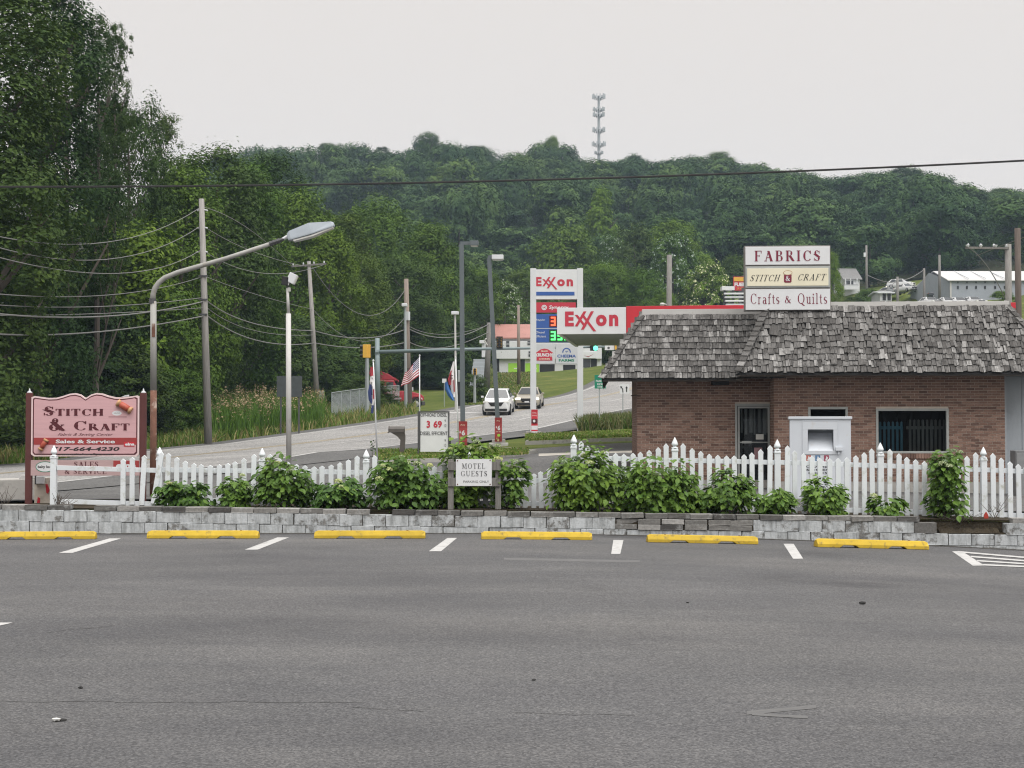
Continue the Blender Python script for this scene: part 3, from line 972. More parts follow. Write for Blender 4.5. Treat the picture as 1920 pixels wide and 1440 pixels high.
for a, b, w in (((1796, 1034), (1960, 1048), 2.6), ((1820, 1043), (1960, 1054), 2.6), ((1832, 1051), (1960, 1059), 2.4), ((1842, 1058.5), (1960, 1063.5), 2.6)):
    mark('hatch_line', [(a[0], a[1] + w), (b[0], b[1] + w), b, a], dz=0.0082)
for a, b, w in (((945, 1046), (1200, 1051), 4), ((1400, 1334), (1530, 1322), 7), ((1410, 1337), (1515, 1343), 5)):
    mark('worn_marking', [(a[0], a[1] + w), (b[0], b[1] + w), b, a], M_SCUFF, 0.003)

def crack(pts, w=0.018):
    pts = [lot(*p) for p in pts]
    fine = []
    for a, b in zip(pts, pts[1:]):
        n = max(3, int((b - a).length / 0.12))
        for k in range(n):
            fine.append(a.lerp(b, k / n) + Vector((rnd.uniform(-.01, .01), rnd.uniform(-.035, .035), 0)))
    fine.append(pts[-1])
    mb = MB()
    for i in range(len(fine) - 1):
        a, b = fine[i], fine[i + 1]
        wa, wb = w * rnd.uniform(.4, 1.1), w * rnd.uniform(.4, 1.1)
        mb.add([(a.x, a.y - wa, lotz(a.x) + .002), (b.x, b.y - wb, lotz(b.x) + .002), (b.x, b.y + wb, lotz(b.x) + .002), (a.x, a.y + wa, lotz(a.x) + .002)], [(0, 1, 2, 3)])
    mb.build('asphalt_crack', M_CRACK, kind='structure', fix=False)
crack([(85, 1187), (130, 1181), (175, 1178), (215, 1173)], 0.016)
crack([(-20, 1316), (120, 1315), (300, 1317), (520, 1316), (680, 1318)], 0.007)
crack([(960, 1338), (1080, 1340), (1190, 1342)], 0.005)
crack([(660, 1325), (740, 1330), (795, 1335)], 0.005)

# small things lying on the asphalt
def pebble(px, py, s, mat, label, seed, flat=.6):
    r = random.Random(seed)
    mb = MB()
    bm = bmesh.new()
    bmesh.ops.create_icosphere(bm, subdivisions=1, radius=s)
    vs = [v.co * r.uniform(.7, 1.2) for v in bm.verts]
    mb.add([(v.x * 1.3, v.y, v.z * flat + s * flat * .8) for v in vs], [tuple(v.index for v in f.verts) for f in bm.faces])
    bm.free()
    o = mb.build('stone', mat, loc=lot(px, py))
    tag(o, label, 'stone')
M_PEBBLE = pm('dark_pebble', (0.02, 0.02, 0.02), 0.8, 0.2, 30)
M_PEBBLEW = pm('pale_pebble', (0.5, 0.5, 0.48), 0.8, 0.2, 30)
pebble(1616, 1133, .034, M_PEBBLE, 'largest dark lump of stone lying on the asphalt below the yellow stops', 1)
pebble(1289, 1131, .015, M_PEBBLE, 'small black pebble on the open asphalt, mid lot', 2)
pebble(1001, 1276, .013, M_PEBBLE, 'small black pebble alone on the near asphalt', 3)
pebble(106, 1353, .026, M_PEBBLEW, 'white pebble beside a black one on the near asphalt', 4)
pebble(118, 1352, .018, M_PEBBLE, 'tiny black pebble touching the white one on the near asphalt', 5)
pebble(151, 1291, .016, M_PEBBLE, 'tiny black pebble above the white pebble on the asphalt', 6)

# ------------------------------------------------------------------ yellow wheel stops
def stop_mesh():
    mb = MB()
    L, D, H = 1.83, 0.16, 0.125
    xs_ = [0, .05, .36, .42, .62, .68, 1.15, 1.21, 1.41, 1.47, 1.78, 1.83]
    rings = []
    for x in xs_:
        lift = 0.035 if (.42 <= x <= .62) or (1.21 <= x <= 1.41) else 0.0
        e = 0.02 if x in (0, 1.83) else 0.0
        xx = x - L / 2
        rings.append([(xx, -D / 2, lift), (xx, -D / 2, .05), (xx, -D / 2 + .035 + e, H - e), (xx, D / 2 - .035 - e, H - e), (xx, D / 2, .05), (xx, D / 2, lift)])
    mb.loft(rings)
    return mb.mesh('wheel_stop', M_STOP, bev=0.008)
stop_me = stop_mesh()
pin_me = MB().lathe([(.018, .122), (.018, .132), (.012, .134)], 8).mesh('pin', M_RUST)
for (x0, x1, y0, y1), lab in zip(((-30, 178, 1012, 1011), (275, 484, 1010, 1010), (589, 797, 1010, 1010), (902, 1110, 1011.5, 1013), (1214, 1421, 1017, 1021), (1531, 1740, 1026, 1031)),
        ('yellow wheel stop below the pink sign, cut off by the photo edge', 'yellow wheel stop below the rusty lamp post and low leafy bushes',
         'yellow wheel stop with the straightest edges, below the bushes beside the timber sign', 'chipped yellow wheel stop below the bare picket fence gap past the motel sign',
         'yellow wheel stop below the widest dark bushes', 'tilted yellow wheel stop nearest the white hatched marking')):
    a, b = lot(x0, y0), lot(x1, y1)
    root = thing('wheel_stop', lab, 'wheel stop', (a + b) / 2 + Vector((0, .08, 0.002)), math.atan2(b.y - a.y, b.x - a.x), 'yellow concrete wheel stops')
    root.rotation_euler[1] = -math.atan2(b.z - a.z, (b - a).length)
    root.scale = ((b - a).length / 1.83,) * 3
    obj('bar', stop_me, root)
    for q in (-.62, .62):
        obj('pin', pin_me, root, (q, 0, 0))

# ------------------------------------------------------------------ retaining wall of painted blocks
wall = thing('retaining_wall', 'long low retaining wall of weathered white painted blocks behind the wheel stops', 'wall', (0, WALLY, 0))
def blk(w, h, d, seed):
    r = random.Random(seed)
    mb = MB().box(-w / 2, w / 2, 0, d, 0, h)
    me = mb.mesh('block', M_BLOCK, bev=0.008)
    for v in me.vertices:
        v.co += Vector((r.uniform(-.004, .004), r.uniform(-.006, .006), r.uniform(-.004, .004)))
    return me
BL = 0.3985
blocks = [blk(BL - .008, .193, .20, s) for s in range(5)]
blocksw = [blk(BL - .008, .193, .20, 60 + s) for s in range(5)]
for me in blocksw: me.materials[0] = M_BLOCKW
caps = []
for s in range(5):
    me = blk(BL - .012, .088, .21, 20 + s)
    me.materials[0] = M_CAP
    caps.append(me)
darkblk = blk(BL - .012, .185, .2, 40); darkblk.materials[0] = M_CAP
def course_z(px, c):
    y = 955.5 + (px - 50) * 0.0137 + c * 21.4 + 21.4
    return P(px, y, WALLY).z
mort = MB()
for c in range(3):
    for k in range(-34, 35):
        x = k * BL + (BL / 2 if c % 2 else 0) + rnd.uniform(-.006, .006)
        px = 960 + x / WALLY * F
        if px < -420 or px > 2340: continue
        z = course_z(px, c)
        if c == 2 and z + .19 < lotz(x) - 0.01: continue
        if c == 0 and 1772 < px < 1866: continue
        half = c == 0 and 1172 < px < 1420
        me = rnd.choice(blocksw if rnd.random() < np.interp(px, [0, 700, 1100, 1920], [.95, .8, .4, .35]) else blocks)
        if half:
            for hh in range(2):
                if rnd.random() < .93:
                    o = obj('block', rnd.choice(caps), wall, (x + rnd.uniform(-.02, .02), rnd.uniform(-.03, .02), z + hh * .092))
                    o.rotation_euler = (0, rnd.uniform(-.03, .03), rnd.uniform(-.05, .05))
            continue
        if c == 0 and 1725 < px < 1772: me = darkblk
        o = obj('block', me, wall, (x, rnd.uniform(-.008, .008), z))
        o.rotation_euler = (rnd.uniform(-.01, .01), rnd.uniform(-.006, .006), rnd.uniform(-.012, .012))
for k in range(-34, 35):                     # loose cap course
    x = k * BL + .11 + rnd.uniform(-.012, .012)
    px = 960 + x / WALLY * F
    if px < -420 or px > 2340: continue
    z = course_z(px, 0) + .192
    if 130 < px < 175 or 680 < px < 730 or 1715 < px < 1885: continue
    if px < 180:
        z -= 0.0
    o = obj('cap_block', rnd.choice(caps), wall, (x, rnd.uniform(-.02, .012), z))
    o.rotation_euler = (rnd.uniform(-.02, .02), rnd.uniform(-.02, .02), rnd.uniform(-.03, .03))
# mortar core, set back in the joints
seg = []
for px in range(-440, 2380, 100):
    x = (px - 960) / F * WALLY
    top = course_z(px, 0) + (.17 if not (1740 < px < 1880) else -.02)
    seg.append((x, top))
mb = MB()
rings = [[(x, .02, -.5), (x, .02, t), (x, .185, t), (x, .185, -.5)] for x, t in seg]
mb.loft(rings)
mb.build('core', M_SOIL, wall)
# earth bank behind the wall, and the dirt that gathers along its foot
mb = MB()
for px_ in range(-6000, 8000, 40):
    x0_, x1_ = (px_ - 960) / F * WALLY, (px_ + 40 - 960) / F * WALLY
    y_ = WALLY + .19
    mb.add([(x0_, y_, -.5), (x1_, y_, -.5), (x1_, y_, tzz(x1_, y_) + .02), (x0_, y_, tzz(x0_, y_) + .02)], [(0, 1, 2, 3)])
mb.build('bed_bank', M_SOIL, kind='structure', fix=False)
mb = MB()
gd_ = random.Random(3)
pr_ = None
for i in range(200):
    x_ = -9.4 + i * .095
    w_ = gd_.uniform(.03, .13)
    cur = [(x_, WALLY - w_, lotz(x_) + .003), (x_, WALLY + .03, lotz(x_) + .02)]
    if pr_: mb.add([pr_[0], cur[0], cur[1], pr_[1]], [(0, 1, 2, 3)])
    pr_ = cur
mb.build('dirt_line', pm('gutter_dirt', (.045, .042, .038), .95, .3, 6), kind='structure', fix=False)
# earth washed out over the gap in the top course
a_, b_ = (1762 - 960) / F * WALLY, (1874 - 960) / F * WALLY
mb = MB()
n_ = 24
gr_ = random.Random(8)
rows = []
for j in range(6):
    rows.append([(a_ + (b_ - a_) * i / n_, .03 + j * .07, course_z(1800, 0) + .005 + .16 * (j / 5) ** 1.3 + (.03 * abs(math.sin(i * .9)) + gr_.uniform(0, .02)) * (j > 0)) for i in range(n_ + 1)])
mb.add([p for r in rows for p in r], [(j * (n_ + 1) + i, j * (n_ + 1) + i + 1, (j + 1) * (n_ + 1) + i + 1, (j + 1) * (n_ + 1) + i) for j in range(5) for i in range(n_)])
mb.build('washed_soil', M_SOIL, wall, fix=False)

# ------------------------------------------------------------------ white picket fence
FY = 27.0
pk = F / FY
fence = thing('picket_fence', 'white vinyl picket fence with pointed pickets and acorn topped posts along the bed', 'fence', (0, FY, 0))
def picket_mesh(h, w=.088, d=.038):
    mb = MB()
    poly = [(-w / 2, 0), (w / 2, 0), (w / 2, h - .075), (w / 2 + .006, h - .058), (w / 2, h - .042), (0, h), (-w / 2, h - .042), (-w / 2 - .006, h - .058), (-w / 2, h - .075)]
    mb.prism(poly, -d / 2, d / 2)
    return mb.mesh('picket', M_VINYL, bev=.004)
pick_me = picket_mesh(1.0)
post_body = MB().box(-.052, .052, -.052, .052, 0, 1).box(-.06, .06, -.06, .06, .955, .985).mesh('post', M_VINYL, bev=.004)
fin_me = MB().lathe([(.062, 0), (.062, .018), (.036, .022), (.034, .045), (.056, .056), (.061, .075), (.054, .10), (.034, .145), (.013, .185), (.004, .20)], 10).mesh('finial', M_VINYL, smooth=True)
def fz(px, py): return P(px, py, FY).z
def post(px, tip, bot, lean=0.0):
    z0, z1 = fz(px, bot), fz(px, tip)
    o = obj('post', post_body, fence, ((px - 960) / pk, 0, z0))
    o.scale = (1, 1, z1 - z0 - .2)
    o.rotation_euler = (0, lean, 0)
    f = obj('finial', fin_me, fence, ((px - 960) / pk + math.sin(lean) * (z1 - z0 - .2), 0, z1 - .2))
    f.rotation_euler = (0, lean, 0)
def picket(px, top, bot, lean=0.0, dy=-.04):
    z0, z1 = fz(px, bot), fz(px, top)
    o = obj('picket', pick_me, fence, ((px - 960) / pk, dy, z0))
    o.scale = (1, 1, z1 - z0)
    o.rotation_euler = (0, lean, 0)
def rail(x0, y0, x1, y1, h=.085, name='rail'):
    a, b = Vector(((x0 - 960) / pk, 0, fz(x0, y0))), Vector(((x1 - 960) / pk, 0, fz(x1, y1)))
    mb = MB()
    mb.loft([[(p.x, -.02, p.z - h / 2), (p.x, -.02, p.z + h / 2), (p.x, .02, p.z + h / 2), (p.x, .02, p.z - h / 2)] for p in (a, b)])
    mb.build(name, M_VINYL, fence, bev=.004)
SC = [0, 8, 14, 18, 20.5, 21.5, 20.5, 18, 14, 8, 0]
def section(xa, ta, xb, tb, ba, bb, drop=11, rails=True):
    for i in range(11):
        t = (i + 1) / 12
        px = xa + (xb - xa) * t
        picket(px + rnd.uniform(-.7, .7), ta + (tb - ta) * t + drop + SC[i] + rnd.uniform(-.6, .6), ba + (bb - ba) * t, rnd.gauss(0, .011))
    for f, o_ in ((ta + 43, tb + 43), (ba - 9, bb - 9)):
        rail(xa + 5, f, xb - 5, o_)
posts = [(102, 835, 946, 0), (300, 838, 947, 0), (492, 840, 948, 0), (687, 843, 950, 0), (880, 847, 952, 0), (1072, 815, 955, .03),
         (1265, 820, 959, 0), (1457, 824, 962, 0), (1650, 830, 967, 0), (1843, 838, 973, 0), (2036, 846, 980, 0)]
for px, t, b_, l in posts: post(px, t, b_, l)
for i in range(1, 10):
    a, b_ = posts[i], posts[i + 1]
    if i == 4:                                # low stretch between the sign and the leaning post
        section(880, 860, 1060, 858, 952, 954)
    else:
        section(a[0], a[1], b_[0], b_[1], a[2], b_[2])
picket(233, 860, 946); picket(250, 857, 946); picket(268, 853, 947, .05); picket(290, 846, 944, .16, -.06)
rail(108, 877, 296, 882)
rail(112, 940, 292, 945)

# ------------------------------------------------------------------ leafy bushes in the bed
def leaf_shape(n=1):
    """ovate leaf, folded along its rib, unit length along +x, in the xy plane"""
    v = np.array([(0, 0, 0), (.3, .27, .05), (.62, .27, .04), (1, 0, -.10), (.62, -.27, .04), (.3, -.27, .05), (.5, 0, -.03)], float)
    f = np.array([(0, 6, 1), (1, 6, 2), (2, 6, 3), (3, 6, 4), (4, 6, 5), (5, 6, 0)])
    return v, f
LV, LF = leaf_shape()
def place_leaves(pts, nrm, dirs, size):
    x = dirs - nrm * np.sum(dirs * nrm, 1)[:, None]
    x /= np.linalg.norm(x, axis=1)[:, None] + 1e-9
    y = np.cross(nrm, x)
    v = pts[:, None] + size[:, None, None] * (LV[None, :, 0:1] * x[:, None] + LV[None, :, 1:2] * y[:, None] + LV[None, :, 2:3] * nrm[:, None])
    q = (np.arange(len(pts)) * len(LV))[:, None, None] + LF[None]
    return v.reshape(-1, 3), q.reshape(-1, 3)
def unit(a): return a / (np.linalg.norm(a, axis=1)[:, None] + 1e-9)
single_leaf = []
for s in range(3):
    v, q = place_leaves(np.zeros((1, 3)), np.array([[0, 0, 1.]]), np.array([[1., 0, 0]]), np.array([1.0]))
    v = v + np.random.RandomState(s).uniform(-.03, .03, v.shape)
    single_leaf.append(np_mesh('leaf', v, q, M_LEAFH))
def head_mesh(seed):
    g = np.random.RandomState(seed)
    d = unit(g.normal(size=(70, 3)))
    d[:, 2] = np.abs(d[:, 2]) * 1.0 - .15
    p = d * np.array([1, 1, .7])
    v, q = place_leaves(p, unit(d + g.normal(size=d.shape) * .3), g.normal(size=d.shape), np.full(len(d), .55))
    core = MB()
    core.lathe([(.3, -.35), (.75, -.1), (.8, .25), (.45, .5), (.1, .6)], 8)
    v = np.concatenate([v, np.array(core.v)])
    me = np_mesh('bloom', v[:len(d) * len(LV)], q, M_FLOWER)
    return me
heads = [head_mesh(s) for s in range(3)]

def bush(cx, hw, top, bot, label, seed, Y=26.55, dens=1.0, nflower=6, tall=False, name='hydrangea_bush', leafsz=.12, mat=None):
    g = np.random.RandomState(seed)
    s = F / Y
    base = P(cx, bot, Y)
    base.z = min(base.z, tzz(base.x, Y) + .02)
    H = P(cx, top, Y).z - base.z
    W = hw * 1.06 / s
    root = thing(name, label, 'bush', base, 0, 'bushes planted along the fence')
    D = min(W, .42)
    n = int(980 * dens * (W * (H + .2)) / .45 * (.12 / leafsz) ** 1.3)
    # points through a lumpy dome
    nl = max(8, int(26 * W * H / .4))
    lob = []
    for _ in range(nl):
        a, e = g.uniform(0, 2 * np.pi), g.uniform(0, 1)
        rr = np.sqrt(g.uniform(.1, 1)) * .72
        hz = (.08 + .74 * e) if tall else (.05 + .72 * e * np.sqrt(max(0, 1 - (rr / .72) ** 2 * .82)))
        lob.append((rr * np.cos(a) * W, rr * np.sin(a) * D, hz * H))
    lob = np.array(lob)
    k = g.randint(0, nl, n)
    d = unit(g.normal(size=(n, 3)))
    d[:, 2] = np.where(g.uniform(size=n) < .75, np.abs(d[:, 2]), d[:, 2])
    rad = np.array([W, D, H]) * np.array([.34, .45, .32])
    p = lob[k] + d * rad * g.uniform(.5, 1.08, (n, 1))
    p[:, 2] = np.maximum(p[:, 2], .02)
    out = unit(np.stack([p[:, 0] / W, p[:, 1] / D - .2, (p[:, 2] / H - .25) * 1.1], -1))
    nr = unit(out * .55 + np.array([0, -.12, .72]) + g.normal(size=p.shape) * .33)
    dr = unit(out * np.array([1, 1, 0]) + np.array([0, 0, -.5]) + g.normal(size=p.shape) * .5)
    sz = g.uniform(.6, 1.35, n) * leafsz
    # the outermost leaves towards the viewer are leaves of their own
    sc_ = -p[:, 1] / D * .8 + p[:, 2] / H * .6 + g.uniform(0, .5, n)
    own = np.argsort(-sc_)[:26]
    keep = np.ones(n, bool); keep[own] = False
    v, q = place_leaves(p[keep], nr[keep], dr[keep], sz[keep])
    obj('foliage', np_mesh('foliage', v, q, mat or M_LEAFH), root, kind='stuff')
    for i in own:
        x = dr[i] - nr[i] * (dr[i] @ nr[i]); x /= np.linalg.norm(x)
        y = np.cross(nr[i], x)
        m = Matrix(((x[0], y[0], nr[i][0], p[i][0]), (x[1], y[1], nr[i][1], p[i][1]), (x[2], y[2], nr[i][2], p[i][2]), (0, 0, 0, 1)))
        o = obj('leaf', single_leaf[i % 3], root)
        o.matrix_local = m @ Matrix.Scale(sz[i], 4)
    st = MB()
    for j in range(9):
        a = g.uniform(0, 6.28); e = lob[g.randint(0, nl)]
        st.tube([(math.cos(a) * W * .15, math.sin(a) * D * .15, -.05), (e[0] * .6, e[1] * .6, e[2] * .6), tuple(e)], [.011, .008, .004], 5)
    st.build('stems', M_BARK, root)
    for j in range(nflower):
        i = g.choice(np.argsort(-(p[:, 2] / H + .25 * g.uniform(size=n) - .2 * p[:, 1] / D))[:max(30, n // 6)])
        o = obj('bloom', heads[j % 3], root, tuple(p[i] + np.array([0, -.03, .03])))
        o.scale = (g.uniform(.045, .075),) * 3
bl = [(345, 58, 897, 948, 'low spreading bright leafy bush beside the rusty lamp post', 3, False), (441, 36, 887, 948, 'small round leafy bush second from the rusty lamp post', 2, False),
      (535, 58, 847, 946, 'tall dome of drooping leaves with pale blooms below the white floodlight pole', 7, False), (640, 56, 887, 948, 'low dark leafy bush with a few yellowing leaves below the mailbox gap', 4, False),
      (757, 75, 838, 958, 'large pale flowered bush beside the timber motel sign', 14, False), (885, 60, 828, 950, 'tallest flowered bush growing behind the motel sign plate', 12, True),
      (955, 36, 868, 950, 'small flowered bush squeezed against the motel sign post', 8, True), (1103, 76, 826, 956, 'big pale flowered bush hiding a leaning fence post', 15, False),
      (1232, 84, 850, 960, 'widest dark bush in front of the brick wall', 3, False), (1366, 55, 876, 964, 'dark rounded bush below the shop door', 2, False),
      (1455, 40, 905, 966, 'small low reddish green bush below the white donation bin', 0, False), (1544, 48, 890, 966, 'compact dark dome bush in front of the donation bin', 1, False),
      (1663, 36, 910, 966, 'sparse little bush below the shop window corner', 3, False), (1775, 42, 852, 976, 'narrow upright bush with pale blooms by the gap in the wall', 9, True)]
for i, (cx, hw, top, bot, lab, nf, tall) in enumerate(bl):
    bush(cx, hw, top, bot, lab, 100 + i, Y=26.9 if i == 5 else 26.45, nflower=nf, tall=tall, dens=.6 if cx == 1663 else 1.0)
bush(1308, 40, 922, 962, 'low dark bush filling the space between two wider dark bushes', 140, nflower=1)
bush(850, 40, 885, 952, 'shaded bush under the motel sign between its posts', 141, Y=26.7, nflower=0)

# dead weeds and twigs at the foot of the wall
def twigs(px, bot, h, label, seed, n=7, spread=.25, Y=26.1, cat='weed'):
    g = random.Random(seed)
    b = P(px, bot, Y)
    mb = MB()
    for _ in range(n):
        a, l = g.uniform(-1, 1), g.uniform(.5, 1) * h
        p0 = Vector((g.uniform(-.03, .03), g.uniform(-.03, .03), -.03))
        p1 = p0 + Vector((a * spread * .4, g.uniform(-.1, .1), l * .5))
        p2 = p1 + Vector((a * spread * .5, g.uniform(-.1, .1), l * .5))
        mb.tube([p0, p1, p2], [.007, .005, .003], 5)
        mb.tube([p1, p1 + Vector((-a * spread * .4, 0, l * .3))], [.004, .002], 4)
    o = mb.build('dead_weed', M_BARK, loc=b)
    tag(o, label, cat)
twigs(10, 948, .42, 'dead twiggy weed in front of the concrete barrier', 1)
twigs(108, 947, .26, 'dry brown weed clump at the foot of the first fence post', 2, 14)
twigs(126, 947, .14, 'tiny dry weed just past the first fence post', 3, 6)
twigs(1865, 968, .45, 'thin dead stalks beside the red marker at the fence', 4, 5, .3)
twigs(1800, 982, .22, 'dead brown weeds in the gap of the block wall', 5, 22, .5)
# ------------------------------------------------------------------ brick fabric shop
SRZ = -0.066
S0 = P(1195, 800, 39.0)
S0.z = tzz(S0.x, 39.5)
shop = thing('brick_shop', 'low brick fabric shop with a grey wooden shingle mansard roof behind the picket fence', 'shop', S0, SRZ)
SMI = Matrix.Translation(S0) @ Matrix.Rotation(SRZ, 4, 'Z')
SMI = SMI.inverted()
CAML = SMI @ Vector((0, 0, CAMZ))
def sl(px, py, ly=0.0):
    """photo pixel -> (x, z) on the shop's own plane y = ly"""
    q = SMI @ P(px, py, 30.0)
    d = q - CAML
    t = (ly - CAML.y) / d.y
    p = CAML + d * t
    return p.x, p.z
FR = -1.0                                      # front plane of the forward part
xB0 = sl(1452, 800, FR)[0]                     # forward part starts
xB1 = sl(1884, 800, FR)[0]                     # brick ends
zTop = sl(1650, 690, FR)[1]                    # brick top, under the eave
DEPTH = 9.0
# walls (mortar faced slabs with openings left out)
def wall_slab(mb, x0, x1, z0, z1, y, holes, th=.25):
    hs = sorted(holes)
    x = x0
    for hx0, hx1, hz0, hz1 in hs:
        mb.box(x, hx0, y, y + th, z0, z1)
        if hz0 > z0: mb.box(hx0, hx1, y, y + th, z0, hz0)
        mb.box(hx0, hx1, y, y + th, hz1, z1)
        x = hx1
    mb.box(x, x1, y, y + th, z0, z1)
d0 = sl(1378, 757, 0.0); d1 = sl(1448, 757, 0.0)
door_h = (d0[0], d1[0], 0.02, d0[1])
w0 = sl(1642, 766, FR); w1 = sl(1779, 850, FR)
win_h = (w0[0], w1[0], w1[1], w0[1])
v0 = sl(1515, 763, FR); v1 = sl(1590, 830, FR)
sml_h = (v0[0], v1[0], v1[1], v0[1])
mb = MB()
wall_slab(mb, 0, xB0, -.3, zTop, 0.0, [door_h])
wall_slab(mb, xB0, xB1, -.3, zTop, FR, [win_h, sml_h])
mb.box(xB0, xB0 + .25, FR + .25, -.002, -.3, zTop)
mb.box(0, .25, .25, DEPTH, -.3, zTop)
mb.box(.25, xB1 + 3, DEPTH - .25, DEPTH, -.3, zTop)
mb.build('wall', M_MORTAR, shop)
BZ = .0677
spots = []
def bricks_on(x0, x1, z0, z1, y, holes, ret=False):
    nz = int((z1 - z0) / BZ)
    for r in range(nz):
        z = z0 + r * BZ
        x = x0 + (0 if r % 2 else -.1065)
        while x < x1 - .03:
            a, b = max(x, x0), min(x + .203, x1)
            x += .213
            parts = [(a, b)]
            for hx0, hx1, hz0, hz1 in holes:
                if z + .06 > hz0 and z < hz1:
                    np_ = []
                    for p0, p1 in parts:
                        if p1 <= hx0 or p0 >= hx1: np_.append((p0, p1)); continue
                        if p0 < hx0: np_.append((p0, hx0))
                        if p1 > hx1: np_.append((hx1, p1))
                    parts = np_
            for p0, p1 in parts:
                if p1 - p0 > .03: spots.append((p0, p1, z, y))
bricks_on(0, xB0 - .004, 0.22, zTop, 0.0, [(door_h[0] - .0, door_h[1] + .0, 0, door_h[3])])
bricks_on(xB0, xB1, 0.22, zTop, FR, [win_h, sml_h])
brick_me = [MB().box(0, .203, -.010, .004, 0, .0575).mesh('brick', M_BRICK, bev=.0025) for _ in range(2)]
def side_bricks(name, x, y0, y1, z0, z1):
    """brick face looking along -x"""
    mb = MB()
    for r in range(int((z1 - z0) / BZ)):
        z = z0 + r * BZ
        y = y0 + (0 if r % 2 else -.1065)
        while y < y1 - .03:
            a, b = max(y, y0), min(y + .203, y1)
            y += .213
            if b - a > .03: mb.box(x - .010, x + .004, a, b, z, z + .0575)
    mb.build(name, M_BRICK, shop, fix=False, kind='stuff')
side_bricks('side_brickwork', 0, .0, DEPTH, .22, zTop)
side_bricks('return_brickwork', xB0, FR, -.02, .22, zTop)
own = [s for s in spots if s[3] == FR and abs(s[1] - s[0] - .203) < .002 and s[2] > 1.05 and s[0] > xB0]
own = own[-300:]
ownset = set(own)
for s in own:
    obj('brick', rnd.choice(brick_me), shop, (s[0], s[3] + rnd.uniform(-.003, .003), s[2]))
mb = MB()
for s in spots:
    if s in ownset: continue
    e = rnd.uniform(-.003, .003)
    mb.box(s[0], s[1], s[3] - .010 + e, s[3] + .004, s[2], s[2] + .0575)
mb.build('brickwork', M_BRICK, shop, fix=False, kind='stuff')
# soldier course sill bricks below the window and concrete footing
mb = MB()
x = win_h[0] - .1
while x < win_h[1] + .05:
    mb.box(x, x + .06, FR - .055, FR + .02, win_h[2] - .13, win_h[2] - .004)
    x += .068
mb.build('window_sill_bricks', M_BRICK, shop, fix=False, kind='stuff')
fm = MB().box(-.01, xB0, -.014, .0, -.3, .215).box(xB0 - .012, xB1, FR - .014, FR - .001, -.3, .215)
fm.build('footing', M_CONC, shop)
# grey siding past the brick
mb = MB()
mb.box(xB1, xB1 + 3.0, FR + .35, FR + .5, -.3, zTop + .1)
mb.box(xB1 + .002, xB1 + .05, FR + .02, FR + .35, -.3, zTop)
gs = mb.build('siding', M_GREYSIDING, shop)
for k in range(7):
    MB().box(xB1 + .1 + k * .42, xB1 + .5 + k * .42, FR + .335, FR + .349, -.2, zTop).build('siding_panel', M_GREYSIDING, shop, bev=.004)
# door in the recess
def frame_mb(x0, x1, z0, z1, y0, y1, w):
    return MB().box(x0, x0 + w, y0, y1, z0, z1).box(x1 - w, x1, y0, y1, z0, z1).box(x0 + w, x1 - w, y0, y1, z1 - w, z1)
dx0, dx1, dz0, dz1 = door_h
door = frame_mb(dx0, dx1, dz0, dz1, -.03, .1, .055).build('door', M_FRAME, shop, bev=.004)
frame_mb(dx0 + .07, dx1 - .07, dz0, dz1 - .07, -.01, .04, .05).box(dx0 + .12, dx1 - .12, -.01, .04, dz0 + .02, dz0 + .2).build('leaf_frame', M_FRAME, door, bev=.003)
MB().box(dx0 + .12, dx1 - .12, .012, .02, dz0 + .2, dz1 - .12).build('pane', M_GLASS, door)
zb = sl(1400, 829, 0)[1]
MB().box(dx0 + .12, dx1 - .12, -.05, -.035, zb - .015, zb + .01).box(dx0 + .17, dx0 + .42, -.055, -.03, zb - .03, zb + .03).build('push_bar', M_FRAME, door)
nx, nz_ = sl(1426, 819, 0)
MB().box(nx - .12, nx + .08, .002, .010, nz_ - .07, nz_ + .07).build('notice', M_PAPER, door)
nx, nz_ = sl(1422, 848, 0)
MB().box(nx - .11, nx + .10, .002, .010, nz_ - .17, nz_ + .12).build('notice', pm('pink_notice', (.33, .20, .21), .7), door)
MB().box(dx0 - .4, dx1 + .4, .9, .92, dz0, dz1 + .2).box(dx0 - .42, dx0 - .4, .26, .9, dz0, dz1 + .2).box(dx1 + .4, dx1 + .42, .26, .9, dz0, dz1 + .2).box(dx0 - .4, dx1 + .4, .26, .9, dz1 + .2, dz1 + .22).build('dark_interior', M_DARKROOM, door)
M_REFSTRIP = pm('strip_reflection', (.30, .29, .28), .8, .2, 3)  # added strips behind the door pane stand in for the reflected fence
for i_, px_ in enumerate((1389, 1396, 1405, 1413, 1421, 1430, 1437)):
    hx_, hz_ = sl(px_, 767, .3)
    MB().box(hx_, hx_ + .045 + .025 * (i_ % 3), .3, .33, hz_ - .62 - .05 * (i_ % 2), hz_).build('reflection_strip', M_REFSTRIP, door)
hx_, hz_ = sl(1386, 832, .35)
MB().box(hx_, hx_ + .62, .35, .5, hz_, hz_ + .09).build('inner_shelf', M_STEELDK, door)
